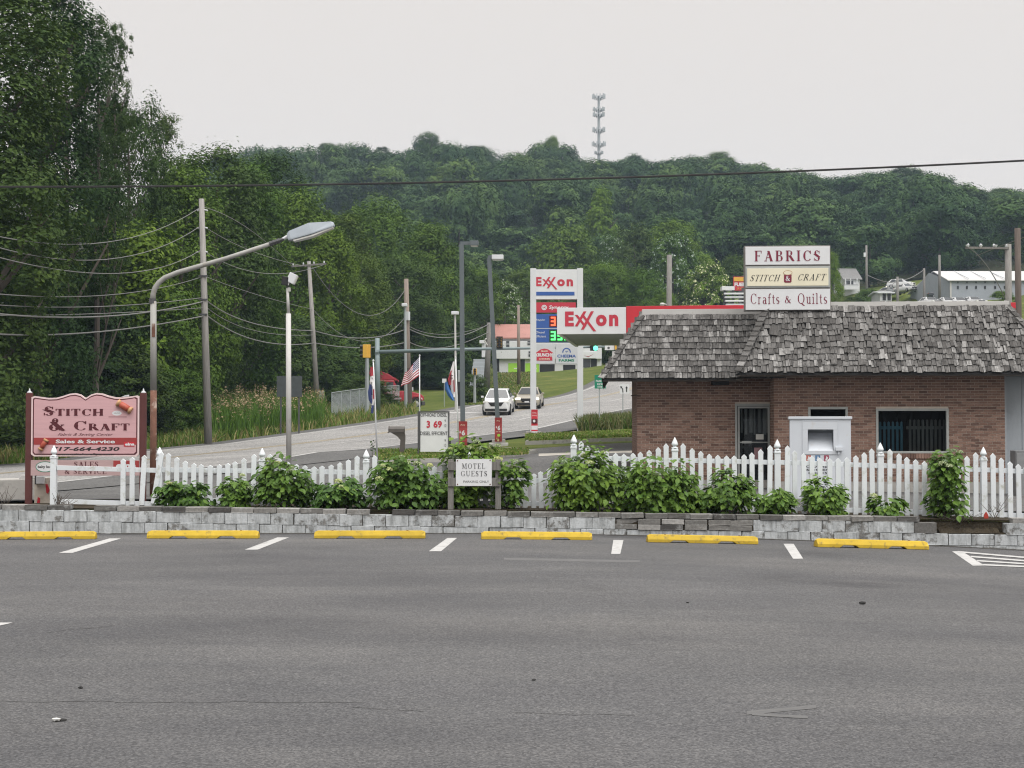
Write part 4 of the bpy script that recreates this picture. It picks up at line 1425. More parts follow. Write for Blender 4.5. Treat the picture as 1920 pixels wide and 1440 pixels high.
# picture window and the small window behind the bin
for hole, nm in ((win_h, 'window'), (sml_h, 'window')):
    x0, x1, z0, z1 = hole
    f = frame_mb(x0, x1, z0, z1, FR - .03, FR + .1, .06).box(x0 + .06, x1 - .06, FR - .03, FR + .1, z0, z0 + .055).build(nm, M_FRAME, shop, bev=.004)
    MB().box(x0 + .06, x1 - .06, FR + .02, FR + .03, z0 + .055, z1 - .06).build('pane', M_GLASS, f)
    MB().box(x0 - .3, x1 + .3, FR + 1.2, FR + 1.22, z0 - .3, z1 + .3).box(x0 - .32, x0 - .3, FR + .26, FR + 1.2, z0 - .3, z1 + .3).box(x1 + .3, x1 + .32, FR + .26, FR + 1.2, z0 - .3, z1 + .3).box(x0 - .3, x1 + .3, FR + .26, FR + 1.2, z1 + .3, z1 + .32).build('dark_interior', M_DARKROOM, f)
    if hole is win_h:
        M_REFTEAL = pm('teal_picket_reflection', (.07, .19, .26), .7, .15, 3)  # added slats behind the glass imitate the picket fence's reflection
        M_REFGREY = pm('grey_picket_reflection', (.15, .145, .135), .7, .2, 3)
        for px_ in range(1648, 1776, 8):
            if 1690 < px_ < 1698: continue
            hx_, hz_ = sl(px_, 790 if px_ < 1700 else 786, FR + .4)
            m_ = M_REFTEAL if px_ < 1692 else M_REFGREY
            MB().prism([(hx_, hz_ - 1.0), (hx_ + .06, hz_ - 1.0), (hx_ + .06, hz_ - .03), (hx_ + .03, hz_), (hx_, hz_ - .03)], FR + .4, FR + .42).build('reflection_picket', m_, f)
        for pa_, pb_, m_ in ((1647, 1692, M_REFTEAL), (1699, 1776, M_REFGREY)):
            (xa_, za_), (xb_, _) = sl(pa_, 802, FR + .43), sl(pb_, 802, FR + .43)
            MB().box(xa_, xb_, FR + .425, FR + .45, za_ - .04, za_ + .04).build('reflection_rail', m_, f)
# vent light box under the eave and the hook on the corner
x0, z0 = sl(1333, 721, 0); x1, z1 = sl(1366, 711, 0)
MB().box(x0, x1, -.16, -.014, z0 - .02, z1 + .02).box(x0 + .03, (x0 + x1) / 2 - .03, -.165, -.16, z0 + .01, z1 - .01).build('vent_box', M_BLACK, shop, bev=.004)
hx, hz = sl(1195, 741, 0)
MB().tube([(hx + .02, -.02, hz), (hx - .1, -.03, hz), (hx - .17, -.03, hz - .015)], .012, 6).build('wall_hook', M_BLACK, shop)

# mansard roof: two shingled slopes with hips
eA = sl(1128, 710, FR + 0.0); rA = sl(1206, 590, 0.0)      # left slope: eave corner, ridge corner
zE, zR = eA[1], rA[1]
eB0 = sl(1386, 705, FR - 1.0); rB0 = sl(1442, 580, FR)
eB1x, rB1 = eB0[0] + 0, sl(1888, 573, FR)
zE2, zR2 = sl(1650, 699, FR - 1.0)[1], rB1[1] + 0.0
hipw = rB0[0] - eB0[0]
eB1 = rB1[0] + hipw * 1.25
mb = MB()
def slope(mb, xe0, xe1, xr0, xr1, ye, yr, ze, zr):
    mb.add([(xe0, ye, ze), (xe1, ye, ze), (xr1, yr, zr), (xr0, yr, zr)], [(0, 1, 2, 3)])
slope(mb, eA[0], xB0, rA[0], xB0, FR, 0.0, zE, zR)                       # left front
mb.add([(eA[0], FR, zE), (rA[0], 0, zR), (rA[0], DEPTH, zR), (eA[0], DEPTH + 1, zE)], [(0, 1, 2, 3)])
slope(mb, eB0[0], eB1, rB0[0], rB1[0], FR - 1, FR, zE2, zR2)             # forward front
mb.add([(eB0[0], FR - 1, zE2), (rB0[0], FR, zR2), (rB0[0], 0.6, zR2), (eB0[0], .6, zE2)], [(0, 1, 2, 3)])
mb.add([(eB1, FR - 1, zE2), (eB1, DEPTH + 1, zE2), (rB1[0], DEPTH, zR2), (rB1[0], FR, zR2)], [(0, 1, 2, 3)])
mb.add([(rA[0], 0, zR - .004), (xB0, 0, zR - .004), (xB0, DEPTH, zR - .004), (rA[0], DEPTH, zR - .004)], [(0, 1, 2, 3)])
mb.add([(rB0[0], FR, zR2 - .002), (rB1[0], FR, zR2 - .002), (rB1[0], DEPTH, zR2 - .002), (rB0[0], DEPTH, zR2 - .002)], [(0, 1, 2, 3)])
mb.build('roof', M_UNDERLAY, shop, fix=False)
sf = MB()
sf.box(eA[0] + .03, eB0[0] + .2, FR + .03, .01, zE - .045, zE - .02)
sf.box(eB0[0] + .03, eB1 - .03, FR - .97, FR + .45, zE2 - .055, zE2 - .03)
sf.build('soffit', M_SOFFIT, shop)
tr = MB()
tr.box(rA[0] - .03, rB0[0], -.03, .12, zR - .01, zR + .14)
tr.box(rA[0] - .03, rA[0] + .1, .12, DEPTH, zR - .01, zR + .14)
tr.box(rB0[0] - .03, rB1[0] + .05, FR - .03, FR + .12, zR2 - .005, zR2 + .115)
tr.build('roof_edge', M_TRIM, shop, bev=.006)
# shingles
sh_me = []
for k in range(6):
    r = random.Random(k)
    m_ = MB()
    a, b = r.uniform(-.012, .012), r.uniform(-.012, .012)
    # a shingle along +y (up the slope), butt at y = 0, unit width
    m_.add([(0, a, .012), (1, b, .012), (1, .30, 0), (0, .30, 0), (0, a, .042), (1, b, .042), (1, .30, .006), (0, .30, .006)],
           [(0, 3, 2, 1), (4, 5, 6, 7), (0, 1, 5, 4), (1, 2, 6, 5), (2, 3, 7, 6), (3, 0, 4, 7)])
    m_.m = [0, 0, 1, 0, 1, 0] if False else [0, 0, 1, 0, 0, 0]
    sh_me.append(m_.mesh('shingle', [M_SHINGLE, M_ENDSHADE], fix=False))
singles = []
def shingle_slope(xe0, xe1, xr0, xr1, ye, yr, ze, zr, rough, own_from, rows=11):
    up = Vector((0, yr - ye, zr - ze))
    Ls = up.length
    up.normalize()
    nrm = Vector((1, 0, 0)).cross(up)
    ex = Ls / rows
    for r in range(rows):
        s = r * ex
        t = s / Ls
        xa, xb = xe0 + (xr0 - xe0) * t, xe1 + (xr1 - xe1) * t
        x = xa - rnd.uniform(0, .05)
        while x < xb - .03:
            w = rnd.choice([.065, .08, .095, .11, .13, .16])
            w2 = min(w, xb - x)
            ds = rnd.gauss(0, rough) if r else rnd.gauss(0, rough * .4)
            lift = abs(rnd.gauss(0, rough * .55))
            p = Vector((x + .003, ye, ze)) + up * (s + ds - .01) + nrm * (.004 + lift)
            Mx = Matrix((( (w2 - rnd.choice([.006, .009, .016])), up.x, nrm.x, p.x), (0, up.y, nrm.y, p.y), (0, up.z, nrm.z, p.z), (0, 0, 0, 1)))
            Mx = Mx @ Matrix.Rotation(rnd.gauss(0, rough * .7), 4, 'Z') @ Matrix.Scale(rnd.uniform(.95, 1.05), 4)
            singles.append((Mx, own_from and r >= own_from - 1, rnd.choice(sh_me)))
            x += w
shingle_slope(eA[0], xB0 + .3, rA[0], xB0 + .3, FR, 0.0, zE, zR, .006, 0)
shingle_slope(eB0[0], eB1, rB0[0], rB1[0], FR - 1, FR, zE2, zR2, .022, 5)
cnt = 0
mb = MB()
for Mx, ow, me in singles:
    if ow and cnt < 300:
        o = obj('shingle', me, shop)
        o.matrix_local = Mx
        cnt += 1
    else:
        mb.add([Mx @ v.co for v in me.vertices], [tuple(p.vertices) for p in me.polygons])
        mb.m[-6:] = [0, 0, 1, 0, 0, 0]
mb.build('shingles', [M_SHINGLE, M_ENDSHADE], shop, fix=False, kind='stuff')
# hip shingles
def hips(e, r, n=13, up=.03):
    e, r = Vector(e), Vector(r)
    r = e.lerp(r, .97)
    d = (r - e) / n
    for k in range(n):
        c = e + d * (k + .5)
        dn = d.normalized()
        sx_ = -1 if r.x > e.x else 1
        n1 = Vector((0, -(r.z - e.z), abs(r.y - e.y))).normalized()
        n2 = Vector((sx_ * (r.z - e.z), 0, abs(r.x - e.x))).normalized()
        nn = (n1 * .65 + n2 * .35)
        nn = (nn - dn * nn.dot(dn)).normalized()
        side = dn.cross(nn).normalized()
        Mx = Matrix(((side.x * .17, dn.x * (d.length * 1.12), nn.x, c.x), (side.y * .17, dn.y * (d.length * 1.12), nn.y, c.y), (side.z * .17, dn.z * (d.length * 1.12), nn.z, c.z), (0, 0, 0, 1)))
        Mx = Mx @ Matrix.Translation((0, 0, up)) @ Matrix.Rotation(-.05, 4, 'X')
        o = obj('hip_shingle', hip_me, shop)
        o.matrix_local = Mx
hip_me = MB().box(-.55, .55, -.5, .5, -.012, .016).mesh('hip_shingle', M_SHINGLE)
hips((eA[0], FR, zE), (rA[0], 0, zR))
hips((eB0[0], FR - 1, zE2), (rB0[0], FR, zR2), 13, .085)
hips((eB1, FR - 1, zE2), (rB1[0], FR, zR2))
MB().box(eB0[0], eB1, FR - 1.015, FR - .975, zE2 - .05, zE2 + .0).box(eA[0], eB0[0], FR - .015, FR + .02, zE - .04, zE).build('eave_board', M_UNDERLAY, shop)

# sign box standing on the shop roof
q = P(1477, 585, 37.6)
rs = thing('roof_sign', 'white and cream three panel FABRICS sign standing on the shop roof', 'sign', q, SRZ)
k = F / 37.6
W2, H2 = 80 / k, 125 / k
zz = lambda py: (585 - py) / k
fr = MB().box(-W2, W2, 0, .32, zz(582), zz(460))
fr.build('cabinet', pm('sign_box_sides', (.20, .19, .18), .6), rs, bev=.01)
def panel(y0, y1, m, nm='panel', inset=.02, th=.03):
    return MB().box(-W2 + inset, W2 - inset, -th, -.001, zz(y1), zz(y0)).build(nm, m, rs, bev=.006)
p1 = panel(462, 496, M_SIGNWHITE); p2 = panel(499, 539, M_FRAME); p3 = panel(542, 581, M_SIGNWHITE)
MB().box(-W2 + .06, W2 - .06, -.045, -.029, zz(536), zz(503)).build('cream_face', M_CREAM, p2, bev=.004)
lettering(p1, M_WINE, -.034, [('FABRICS', 0, zz(479.5), 123 / k, 20 / k)], serif=True, gap=.22, wt=1.15)
lettering(p3, M_WINE, -.034, [('Crafts', -42 / k, zz(560), 54 / k, 20 / k), ('&', 0, zz(561.5), 11 / k, 14 / k), ('Quilts', 46 / k, zz(560), 55 / k, 20 / k)], serif=True, gap=.12, wt=.8)
lettering(p2, M_BLACK, -.049, [('STITCH', -42 / k, zz(521), 54 / k, 12 / k), ('CRAFT', 45 / k, zz(520), 50 / k, 12 / k)], serif=True, gap=.16, slant=.35, wt=.8)
sp = MB().prism([(-7 / k, zz(528)), (-5 / k, zz(530)), (5 / k, zz(530)), (7 / k, zz(528)), (7 / k, zz(515)), (-7 / k, zz(515))], -.052, -.046)
sp.build('spool_emblem', M_WINE, p2)
sp = MB(); sp.disc(0, zz(511.5), 8.5 / k, 4.5 / k, -.0525); sp.build('spool_top', M_CREAM, p2, fix=False)
sp = MB(); sp.ring(0, zz(511.5), 8.5 / k, 4.5 / k, .012, -.0535); sp.build('spool_rim', M_SPOOLWOOD, p2, fix=False)
lettering(p2, M_SIGNWHITE, -.054, [('&', 0, zz(522), 8 / k, 10 / k)], serif=True)

# white clothes donation bin
BY = 33.0
k = F / BY
b0 = P(1538, 800, BY); b0.z = tzz(b0.x, BY) + .05
bn = thing('donation_bin', 'white steel donation bin with an open chute standing between fence and shop', 'donation bin', b0, -.17)
z = lambda py: P(1538, py, BY).z - b0.z
x = lambda px: (px - 1538) / k
w = x(1594)
bm_ = MB()
bm_.box(-w, x(1515), 0, 1.2, 0, z(786)).box(x(1562), w, 0, 1.2, 0, z(786)).box(x(1515), x(1562), 0, 1.2, z(806), z(786)).box(x(1515), x(1562), 0, 1.2, 0, z(845)).box(x(1515), x(1562), .5, 1.2, z(845), z(806))
bm_.build('body', M_BIN, bn)
MB().box(-w - .03, w + .03, -.03, 1.23, z(786), z(781)).build('lid', M_BIN, bn, bev=.01)
dr = frame_mb(x(1505), x(1571), z(852), z(789), -.018, -.001, .012).box(x(1505) + .012, x(1571) - .012, -.014, -.001, z(805), z(789) - .012)
dr.box(x(1505) + .012, x(1515), -.014, -.001, z(845), z(805)).box(x(1562), x(1571) - .012, -.014, -.001, z(845), z(805)).box(x(1505) + .012, x(1571) - .012, -.014, -.001, z(852), z(845))
dr.build('chute_door', M_BIN, bn, bev=.003)
MB().add([(x(1516), 0.0, z(845)), (x(1561), 0.0, z(845)), (x(1561), .42, z(812)), (x(1516), .42, z(812))], [(0, 1, 2, 3)]).build('chute_flap', M_BIN, bn, fix=False)
MB().box(x(1566), x(1578), -.09, -.001, z(845), z(838)).box(x(1570), x(1573), -.06, -.04, z(852), z(845)).build('lock_cover', M_BIN, bn, bev=.005)
for c_, px in (((.42, .13, .10), 1516), ((.10, .19, .33), 1533), ((.30, .07, .11), 1549)):
    l_ = MB().box(x(px - 4.5), x(px + 4.5), -.006, -.001, z(866), z(853.5)).build('pictogram', pm('pictogram_colour', c_, .5), bn)
    MB().prism([(x(px - 2.5), z(863)), (x(px + 1), z(864)), (x(px + 3), z(858)), (x(px), z(855)), (x(px - 1), z(859))], -.009, -.0061).build('pictogram_shape', M_SIGNWHITE, l_)
lettering(bn, M_BLACK, -.003, [('CLOTHES', x(1533), z(875), 44 / k, 4 / k), ('SHOES', x(1533), z(881), 42 / k, 4 / k), ('BOOKS', x(1533), z(887), 34 / k, 4 / k)], bold=.02)

# small red marker at the fence, grey cabinet at the far end of the fence
mk = P(1849, 972, 26.5)
o = MB().tube([(0, 0, -.12), (0, 0, .02)], .008, 6).prism([(-.035, 0), (.035, 0), (.04, .04), (.02, .09), (0, .12), (-.03, .08), (-.045, .035)], -.01, .01).build('red_marker', pm('marker_red', (.42, .05, .035), .6), loc=mk)
tag(o, 'small red leaf shaped marker standing at the foot of the fence', 'marker')
gc = P(1920, 940, 36.0)
g_ = thing('meter_cabinet', 'grey metal cabinet against the grey siding at the shop end', 'cabinet', gc)
k = F / 36
MB().box(-15 / k, 25 / k, 0, .4, 0, 95 / k).build('case', pm('cabinet_grey', (.17, .175, .18), .6), g_, bev=.015)
MB().box(-13 / k, 23 / k, -.012, -.001, 4 / k, 90 / k).build('front_panel', pm('cabinet_door_grey', (.2, .205, .21), .6), g_, bev=.004)

# ------------------------------------------------------------------ pink STITCH & CRAFT sign
GY = 28.0
k = F / GY
s0 = P(160, 945, GY)
ps = thing('shop_sign', 'pink scalloped STITCH & CRAFT board sign between two maroon posts', 'sign', s0)
x = lambda px: (px - 160) / k
z = lambda py: (945 - py) / k
for px in (52, 266):
    pp = MB().box(x(px) - .055, x(px) + .055, .0, .11, -.1, z(737)).build('post', M_MAROON, ps, bev=.006)
    MB().lathe([(.05, 0), (.05, .02), (.02, .03), (.012, .07), (.004, .085)], 10, Matrix.Translation((x(px), .055, z(737)))).build('post_cap', M_WHITE, pp)
def scallop(m):
    pts = []
    top = [(58, 745), (64, 743), (75, 744.5), (90, 746.5), (105, 746), (118, 742.5), (130, 738.5), (140, 737.5), (150, 740), (156, 744.5), (159.5, 746.5), (163, 744.5), (170, 740), (180, 737), (190, 738), (202, 742), (215, 745), (228, 745.5), (245, 743.5), (256, 742), (260, 744)]
    cx, cy = 159, 800
    bot = [(260, 852), (256, 856), (64, 856), (58, 852)]
    out = []
    for px, py in bot[::-1] + top[::-1] if False else []: pass
    poly = [(64, 856), (256, 856), (260, 852)] + top[::-1] + [(58, 852)]
    for px, py in poly:
        dx = -1 if px > cx else 1
        sx = m if abs(px - cx) > 96 else m * .3 * (abs(px - cx) / 96)
        out.append((x(px + dx * sx), z(py + (m if py < cy else -m))))
    return out
bd = MB().prism(scallop(0), -.02, .03).build('board', M_PINKPALE, ps)
MB().prism(scallop(3.0), -.0235, -.021).build('border_line', M_DKMAROON, bd)
MB().prism(scallop(5.2), -.027, -.0245).build('face', M_PINK, bd)
MB().box(x(63.5), x(256), -.030, -.0275, z(834), z(821)).build('red_band', M_REDBAND, bd)
mbt = MB()
def sig(s, cx, cy, w, h, **kw): add_serif(mbt, s, x(cx), z(cy), w / k, h / k, -.0295, **kw)
add_serif(mbt, 'STITCH', x(135.5), z(771), 115 / k, 17.5 / k, -.0295, gap=.08, wt=1.5, big_first=True, capf=1.38)
add_serif(mbt, '&', x(107), z(796), 31 / k, 24 / k, -.0295, wt=1.4)
add_serif(mbt, 'CRAFT', x(190.5), z(798.5), 104 / k, 17.5 / k, -.0295, gap=.08, wt=1.5, big_first=True, capf=1.38)
mbt.build('lettering', M_DKMAROON, bd, fix=False)
lettering(bd, M_DKMAROON, -.0295, [('Fabric & Sewing Center', x(160), z(815.5), 104 / k, 6.5 / k)], shear=.5)
lettering(bd, M_SIGNWHITE, -.0325, [('Sales & Service', x(160), z(828), 111 / k, 7 / k)], bold=.03)
lettering(bd, M_BLACK, -.0295, [('717-664-4230', x(160), z(842), 128 / k, 7.5 / k)], bold=.03, shear=.2)
lettering(bd, M_BLACK, -.0305, [('www.stitchcraftpa.com', x(160), z(852), 106 / k, 4.4 / k)], bold=.025, shear=.2)
bg_ = MB(); bg_.disc(x(218.5), z(775), 9 / k, 4.5 / k, -.0285); bg_.build('oval_badge', M_SIGNWHITE, bd, fix=False)
lettering(bd, M_DKMAROON, -.0298, [('baby lock', x(218.5), z(775), 11 / k, 2.4 / k)])
MB().box(x(203), x(237), -.0285, -.0275, z(782.6), z(781.6)).build('badge_rule', M_DKMAROON, bd)
lettering(bd, M_SIGNWHITE, -.034, [('elna', x(243), z(833), 18 / k, 5.5 / k)], bold=.05)
MB().box(x(232), x(252), -.032, -.0305, z(837.5), z(829)).build('brand_patch', M_RED, bd)
def spool(px, py, ang, s):
    Mx = Matrix.Translation((x(px), -.05, z(py))) @ Matrix.Rotation(ang, 4, 'Y') @ Matrix.Scale(s, 4)
    o = MB().lathe([(.05, -.17), (.075, -.165), (.078, -.13), (.055, -.11), (.05, -.1), (.05, .1), (.055, .11), (.078, .13), (.075, .165), (.05, .17)], 12, Mx).build('spool', M_SPOOLWOOD, bd, smooth=True)
    MB().lathe([(.052, -.1), (.066, -.09), (.068, 0), (.066, .09), (.052, .1)], 12, Mx).build('thread', M_SPOOLRED, o, smooth=True)
spool(233, 763, -1.02, .92)
spool(82, 834, .55, .68)
MB().prism([(x(226), z(744.5)), (x(240), z(743.5)), (x(240), z(740.5)), (x(232), z(742))], -.01, .02).build('broken_trim', M_WHITE, bd)
lp = MB().box(x(57), x(262), -.0, .03, z(892), z(863)).build('lower_board', M_PINKDULL, ps, bev=.004)
lettering(lp, M_DKMAROON, -.003, [('SALES', x(161), z(870.5), 46 / k, 9.5 / k), ('& SERVICE', x(160), z(884), 78 / k, 9 / k)], serif=True, gap=.14, wt=.9)
ov = MB(); ov.disc(x(84), z(875.5), 17 / k, 9.5 / k, -.002); ov.build('oval_badge', M_SIGNWHITE, lp, fix=False)
ov = MB(); ov.ring(x(84), z(875.5), 17.6 / k, 10.1 / k, .012, -.003); ov.build('badge_rim', M_GREENSIGN, lp, fix=False)
lettering(lp, M_BLACK, -.004, [('baby lock', x(85), z(876), 29 / k, 6.5 / k)], bold=.03)
MB().box(x(212), x(260), -.006, -.0005, z(882), z(864)).build('brand_patch', M_REDBAND, lp)
lettering(lp, M_SIGNWHITE, -.0085, [('elna', x(236), z(873), 38 / k, 12 / k)], bold=.05)
lettering(lp, M_REDBAND, -.003, [('SINCE 1940', x(236), z(886.5), 42 / k, 3.5 / k)], bold=.02) if False else None

# concrete barrier and the painted post box beside the sign
cb = P(30, 950, 29.5)
k = F / 29.5
o = thing('concrete_barrier', 'stained grey concrete barrier block beside the pink sign post', 'barrier', cb)
MB().prism([(-60 / k, 0), (34 / k, 0), (34 / k, 52 / k), (-60 / k, 50 / k)], 0, .9).build('block', M_CONC, o, bev=.02)
MB().prism([(2 / k, 50 / k), (34 / k, 52.5 / k), (34 / k, 60 / k), (9 / k, 59 / k)], .02, .5).build('pale_cap', M_TRIM, o, bev=.01)
wp = P(82, 948, 28.6)
k = F / 28.6
o = thing('painted_board', 'peeling cream and red board with a small white meter box behind the fence post', 'board', wp)
MB().box(-18 / k, 18 / k, 0, .05, -.05, 52 / k).build('panel', pm('peeling_cream', (.58, .53, .46), .8, .1, 4, dirt=(.4, .36, .3), ds=5, da=.3), o, bev=.006)
MB().prism([(3 / k, 40 / k), (7 / k, 40 / k), (11 / k, 29 / k), (8 / k, 22 / k), (5 / k, 24 / k)], -.012, -.001).build('red_patch', M_RED, o)
MB().prism([(-13 / k, 0), (-7 / k, 0), (-7 / k, 14 / k), (-11 / k, 16 / k)], -.012, -.001).build('red_patch', M_RED, o)
bx_ = MB().box(-13 / k, 2 / k, -.08, -.002, 41 / k, 55 / k).build('meter_box', M_WHITE, o, bev=.006)
MB().box(-14.5 / k, -13 / k, -.09, -.004, 40 / k, 58 / k).build('dark_edge', M_BLACK, bx_)

# ------------------------------------------------------------------ MOTEL GUESTS sign in grey timber
MY = 26.15
k = F / MY
m0 = P(889, 955, MY)
ms = thing('motel_sign', 'weathered timber frame with a white MOTEL GUESTS plate in the flower bed', 'sign', m0)
x = lambda px: (px - 889) / k
z = lambda py: (955 - py) / k
for px in (845, 934):
    MB().box(x(px) - .05, x(px) + .05, 0, .1, -.15, z(862)).build('post', M_WOODGREY, ms, bev=.006)
for a, b in ((866, 882), (896, 912)):
    MB().box(x(840), x(938), -.04, -.002, z(b), z(a)).build('rail', M_WOODGREY, ms, bev=.005)
pl = MB().box(x(855), x(922), -.052, -.0415, z(911), z(861)).build('plate', M_SIGNWHITE, ms)
mbt = MB()
add_serif(mbt, 'MOTEL', x(888), z(874), 43 / k, 10 / k, -.055, gap=.2, wt=.85)
add_serif(mbt, 'GUESTS', x(889), z(888), 49 / k, 10 / k, -.055, gap=.2, wt=.85)
mbt.build('lettering', M_STEELDK, pl, fix=False)
lettering(pl, M_STEELDK, -.055, [('PARKING ONLY', x(893), z(903), 48 / k, 4.2 / k)])
for px, py in ((858, 864), (919, 863), (858, 908), (919, 908)):
    MB().lathe([(.012, 0), (.008, .008)], 8, Matrix.Translation((x(px), -.053, z(py))) @ Matrix.Rotation(math.pi / 2, 4, 'X')).build('bolt', M_RUST, pl)
# ------------------------------------------------------------------ lamps and poles
def polething(name, label, cat, px, bot, Y, group=None):
    """Empty at a pole's foot; returns root, metres per pixel scale and x/z converters from photo pixels"""
    b = P(px, bot, Y)
    g = tzz(b.x, Y)
    b.z = g
    k = F / Y
    return thing(name, label, cat, b, 0, group), k, (lambda q: (q - px) / k), (lambda q: P(px, q, Y).z - g)

# rusty gooseneck lamp
t, k, x, z = polething('gooseneck_lamp', 'bent arm street lamp with a rusty lower pole behind the picket fence', 'street lamp', 286, 930, 30.5)
MB().tube([(x(287), 0, 0), (x(286.5), 0, z(732))], [.07, .068], 12).build('rusty_pole', M_RUST, t, smooth=True)
pp = MB().tube([(x(286.5), 0, z(733)), (x(285), 0, z(565))], [.066, .064], 12).build('pole', M_LAMPPAINT, t, smooth=True)
MB().box(x(284), x(290), -.072, -.055, z(632), z(607)).build('rust_streak', M_RUST, pp, bev=.003)
arm = [(x(284), 0, z(568)), (x(284.5), 0, z(552)), (x(288), 0, z(540)), (x(295), 0, z(530)), (x(306), 0, z(521)), (x(330), 0, z(511)), (x(420), 0, z(485)), (x(505), 0, z(457))]
MB().tube(arm, [.058, .057, .056, .055, .054, .052, .047, .043], 12).build('arm', M_LAMPPAINT, t, smooth=True)
MB().tube([(x(283.5), 0, z(569)), (x(283.5), 0, z(560))], .073, 12).build('collar', M_STEELDK, t)
cl = MB()
for q in (0, .35, .7): 
    a = Vector((x(503), 0, z(457.5))).lerp(Vector((x(522), 0, z(451))), q)
    cl.tube([a, a + Vector((.06, 0, .02))], .052, 8)
cl.tube([(x(503), 0, z(457)), (x(530), 0, z(448))], .035, 8)
cl.build('clamp', M_STEELDK, t)
MB().tube([(x(526), 0, z(449)), (x(542), 0, z(441))], [.03, .045], 8).build('neck', M_WHITE, t)
h = MB()
dirv = Vector((x(625) - x(538), 0, z(423) - z(446)))
Lh = dirv.length
ang = math.atan2(dirv.z, dirv.x)
Mh = Matrix.Translation((x(538), 0, z(447))) @ Matrix.Rotation(-ang, 4, 'Y')
def hr(xx, w, z0, z1, e=.03):
    return [Mh @ Vector(p) for p in ((xx, -w, z0), (xx, -w, z0 + .03), (xx, -w * .72, z1), (xx, w * .72, z1), (xx, w, z0 + .03), (xx, w, z0))]
h.loft([hr(0, .10, -.05, .09), hr(.06, .13, -.06, .13), hr(.45, .16, -.06, .18), hr(.5, .16, -.06, .185), hr(Lh - .04, .11, -.02, .10), hr(Lh, .085, 0, .075)])
hd = h.build('lamp_head', pm('lamp_head_paint', (.32, .36, .40), .5, .06, 4), t, bev=.006)
MB().loft([hr(.10, .12, -.10, -.062), hr(.5, .145, -.105, -.062), hr(Lh - .03, .09, -.04, -.02)]).build('lens', M_LENS, hd)

# white floodlight pole
t, k, x, z = polething('floodlight_pole', 'slim white pole carrying two tilted floodlights, behind the domed bush', 'floodlight', 541, 893, 45)
MB().tube([(x(541.5), 0, 0), (x(539.5), 0, z(588))], [.082, .078], 10).build('pole', M_TRIM, t, smooth=True)
MB().tube([(x(539.5), 0, z(589)), (x(537.5), 0, z(540))], [.05, .04], 10).build('upper_pole', M_TRIM, t, smooth=True)
MB().box(-.04, .04, -.03, .03, -.06, .06, Matrix.Translation((x(541), -.02, z(543)))).build('junction_box', M_TRIM, t)
for cx_, cy_, rot, m, sz in ((534, 527, .15, M_BLACK, .13), (546, 522, .45, M_WHITE, .15)):
    Mf = Matrix.Translation((x(cx_), 0, z(cy_))) @ Matrix.Rotation(rot, 4, 'Y')
    f = MB().box(-sz * .8, sz * .8, -.12, .12, -sz, sz, Mf).build('floodlight', m, t, bev=.015)
    MB().box(sz * .8, sz * .95, -.1, .1, -sz * .9, sz * .9, Mf).build('lens', M_LENS, f)
MB().tube([(x(537), 0, z(540)), (x(535), 0, z(532))], .02, 6).tube([(x(537.5), 0, z(540)), (x(545), 0, z(528))], .02, 6).build('bracket', M_STEELDK, t)

# gas station area lights
def area_light(px_b, bot, px_t, top, Y, w, label, headw, hx, hm=M_BRONZE):
    t, k, x, z = polething('area_light', label, 'area light', px_b, bot, Y, 'dark shoebox lights of the gas station')
    MB().box(-.3, .3, -.3, .3, -.1, .28).build('base', M_CONC, t, bev=.03)
    MB().tube([(0, 0, .28), (x(px_t), 0, z(top + 6))], [w * .72, w * .66], 4, tw=math.pi / 4).build('pole', M_BRONZE, t)
    h = MB().box(x(px_t) - .05, x(px_t) + .45, -.05, .05, z(top + 7), z(top + 1)).build('arm', M_BRONZE, t)
    hh = MB().box(x(hx), x(hx + headw), -.25, .25, z(top + 9), z(top + .5)).build('lamp_head', hm, t, bev=.02)
    MB().box(x(hx) + .04, x(hx + headw) - .04, -.2, .2, z(top + 10), z(top + 9.05)).build('lens', M_LENS, hh)
    return t, k, x, z
tA = area_light(868, 855, 865, 452, 60, .19, 'taller dark square lamp pole beside the diesel price sign', 16, 881, M_BRONZE)
tB = area_light(935, 838, 917, 478, 67, .2, 'leaning dark lamp pole on a pale base with a white topped lamp', 22, 922, M_WHITE)
MB().box(tB[2](917), tB[2](953), -.6, .6, -.05, .12).build('pale_base', M_TRIM, tB[0], bev=.02)

# two plain pale lamps farther off
t, k, x, z = polething('pole_lamp', 'thin pale pole lamp with a flat square head behind the furled right flag', 'street lamp', 855, 760, 104)
MB().tube([(0, 0, 0), (x(853), 0, z(590))], [.09, .07], 8).build('pole', M_TRIM, t)
MB().box(x(846), x(860), -.25, .25, z(590), z(584)).build('lamp_head', M_WHITE, t, bev=.04)
t, k, x, z = polething('pole_lamp', 'pale grey lamp pole touching the dark brown utility pole by the large flag', 'street lamp', 761, 780, 108)
MB().tube([(0, 0, 0), (x(759), 0, z(574))], [.13, .09], 8).build('pole', M_GALV, t)
MB().box(x(753), x(763), -.3, .3, z(575), z(569)).build('lamp_head', M_WHITE, t, bev=.04)

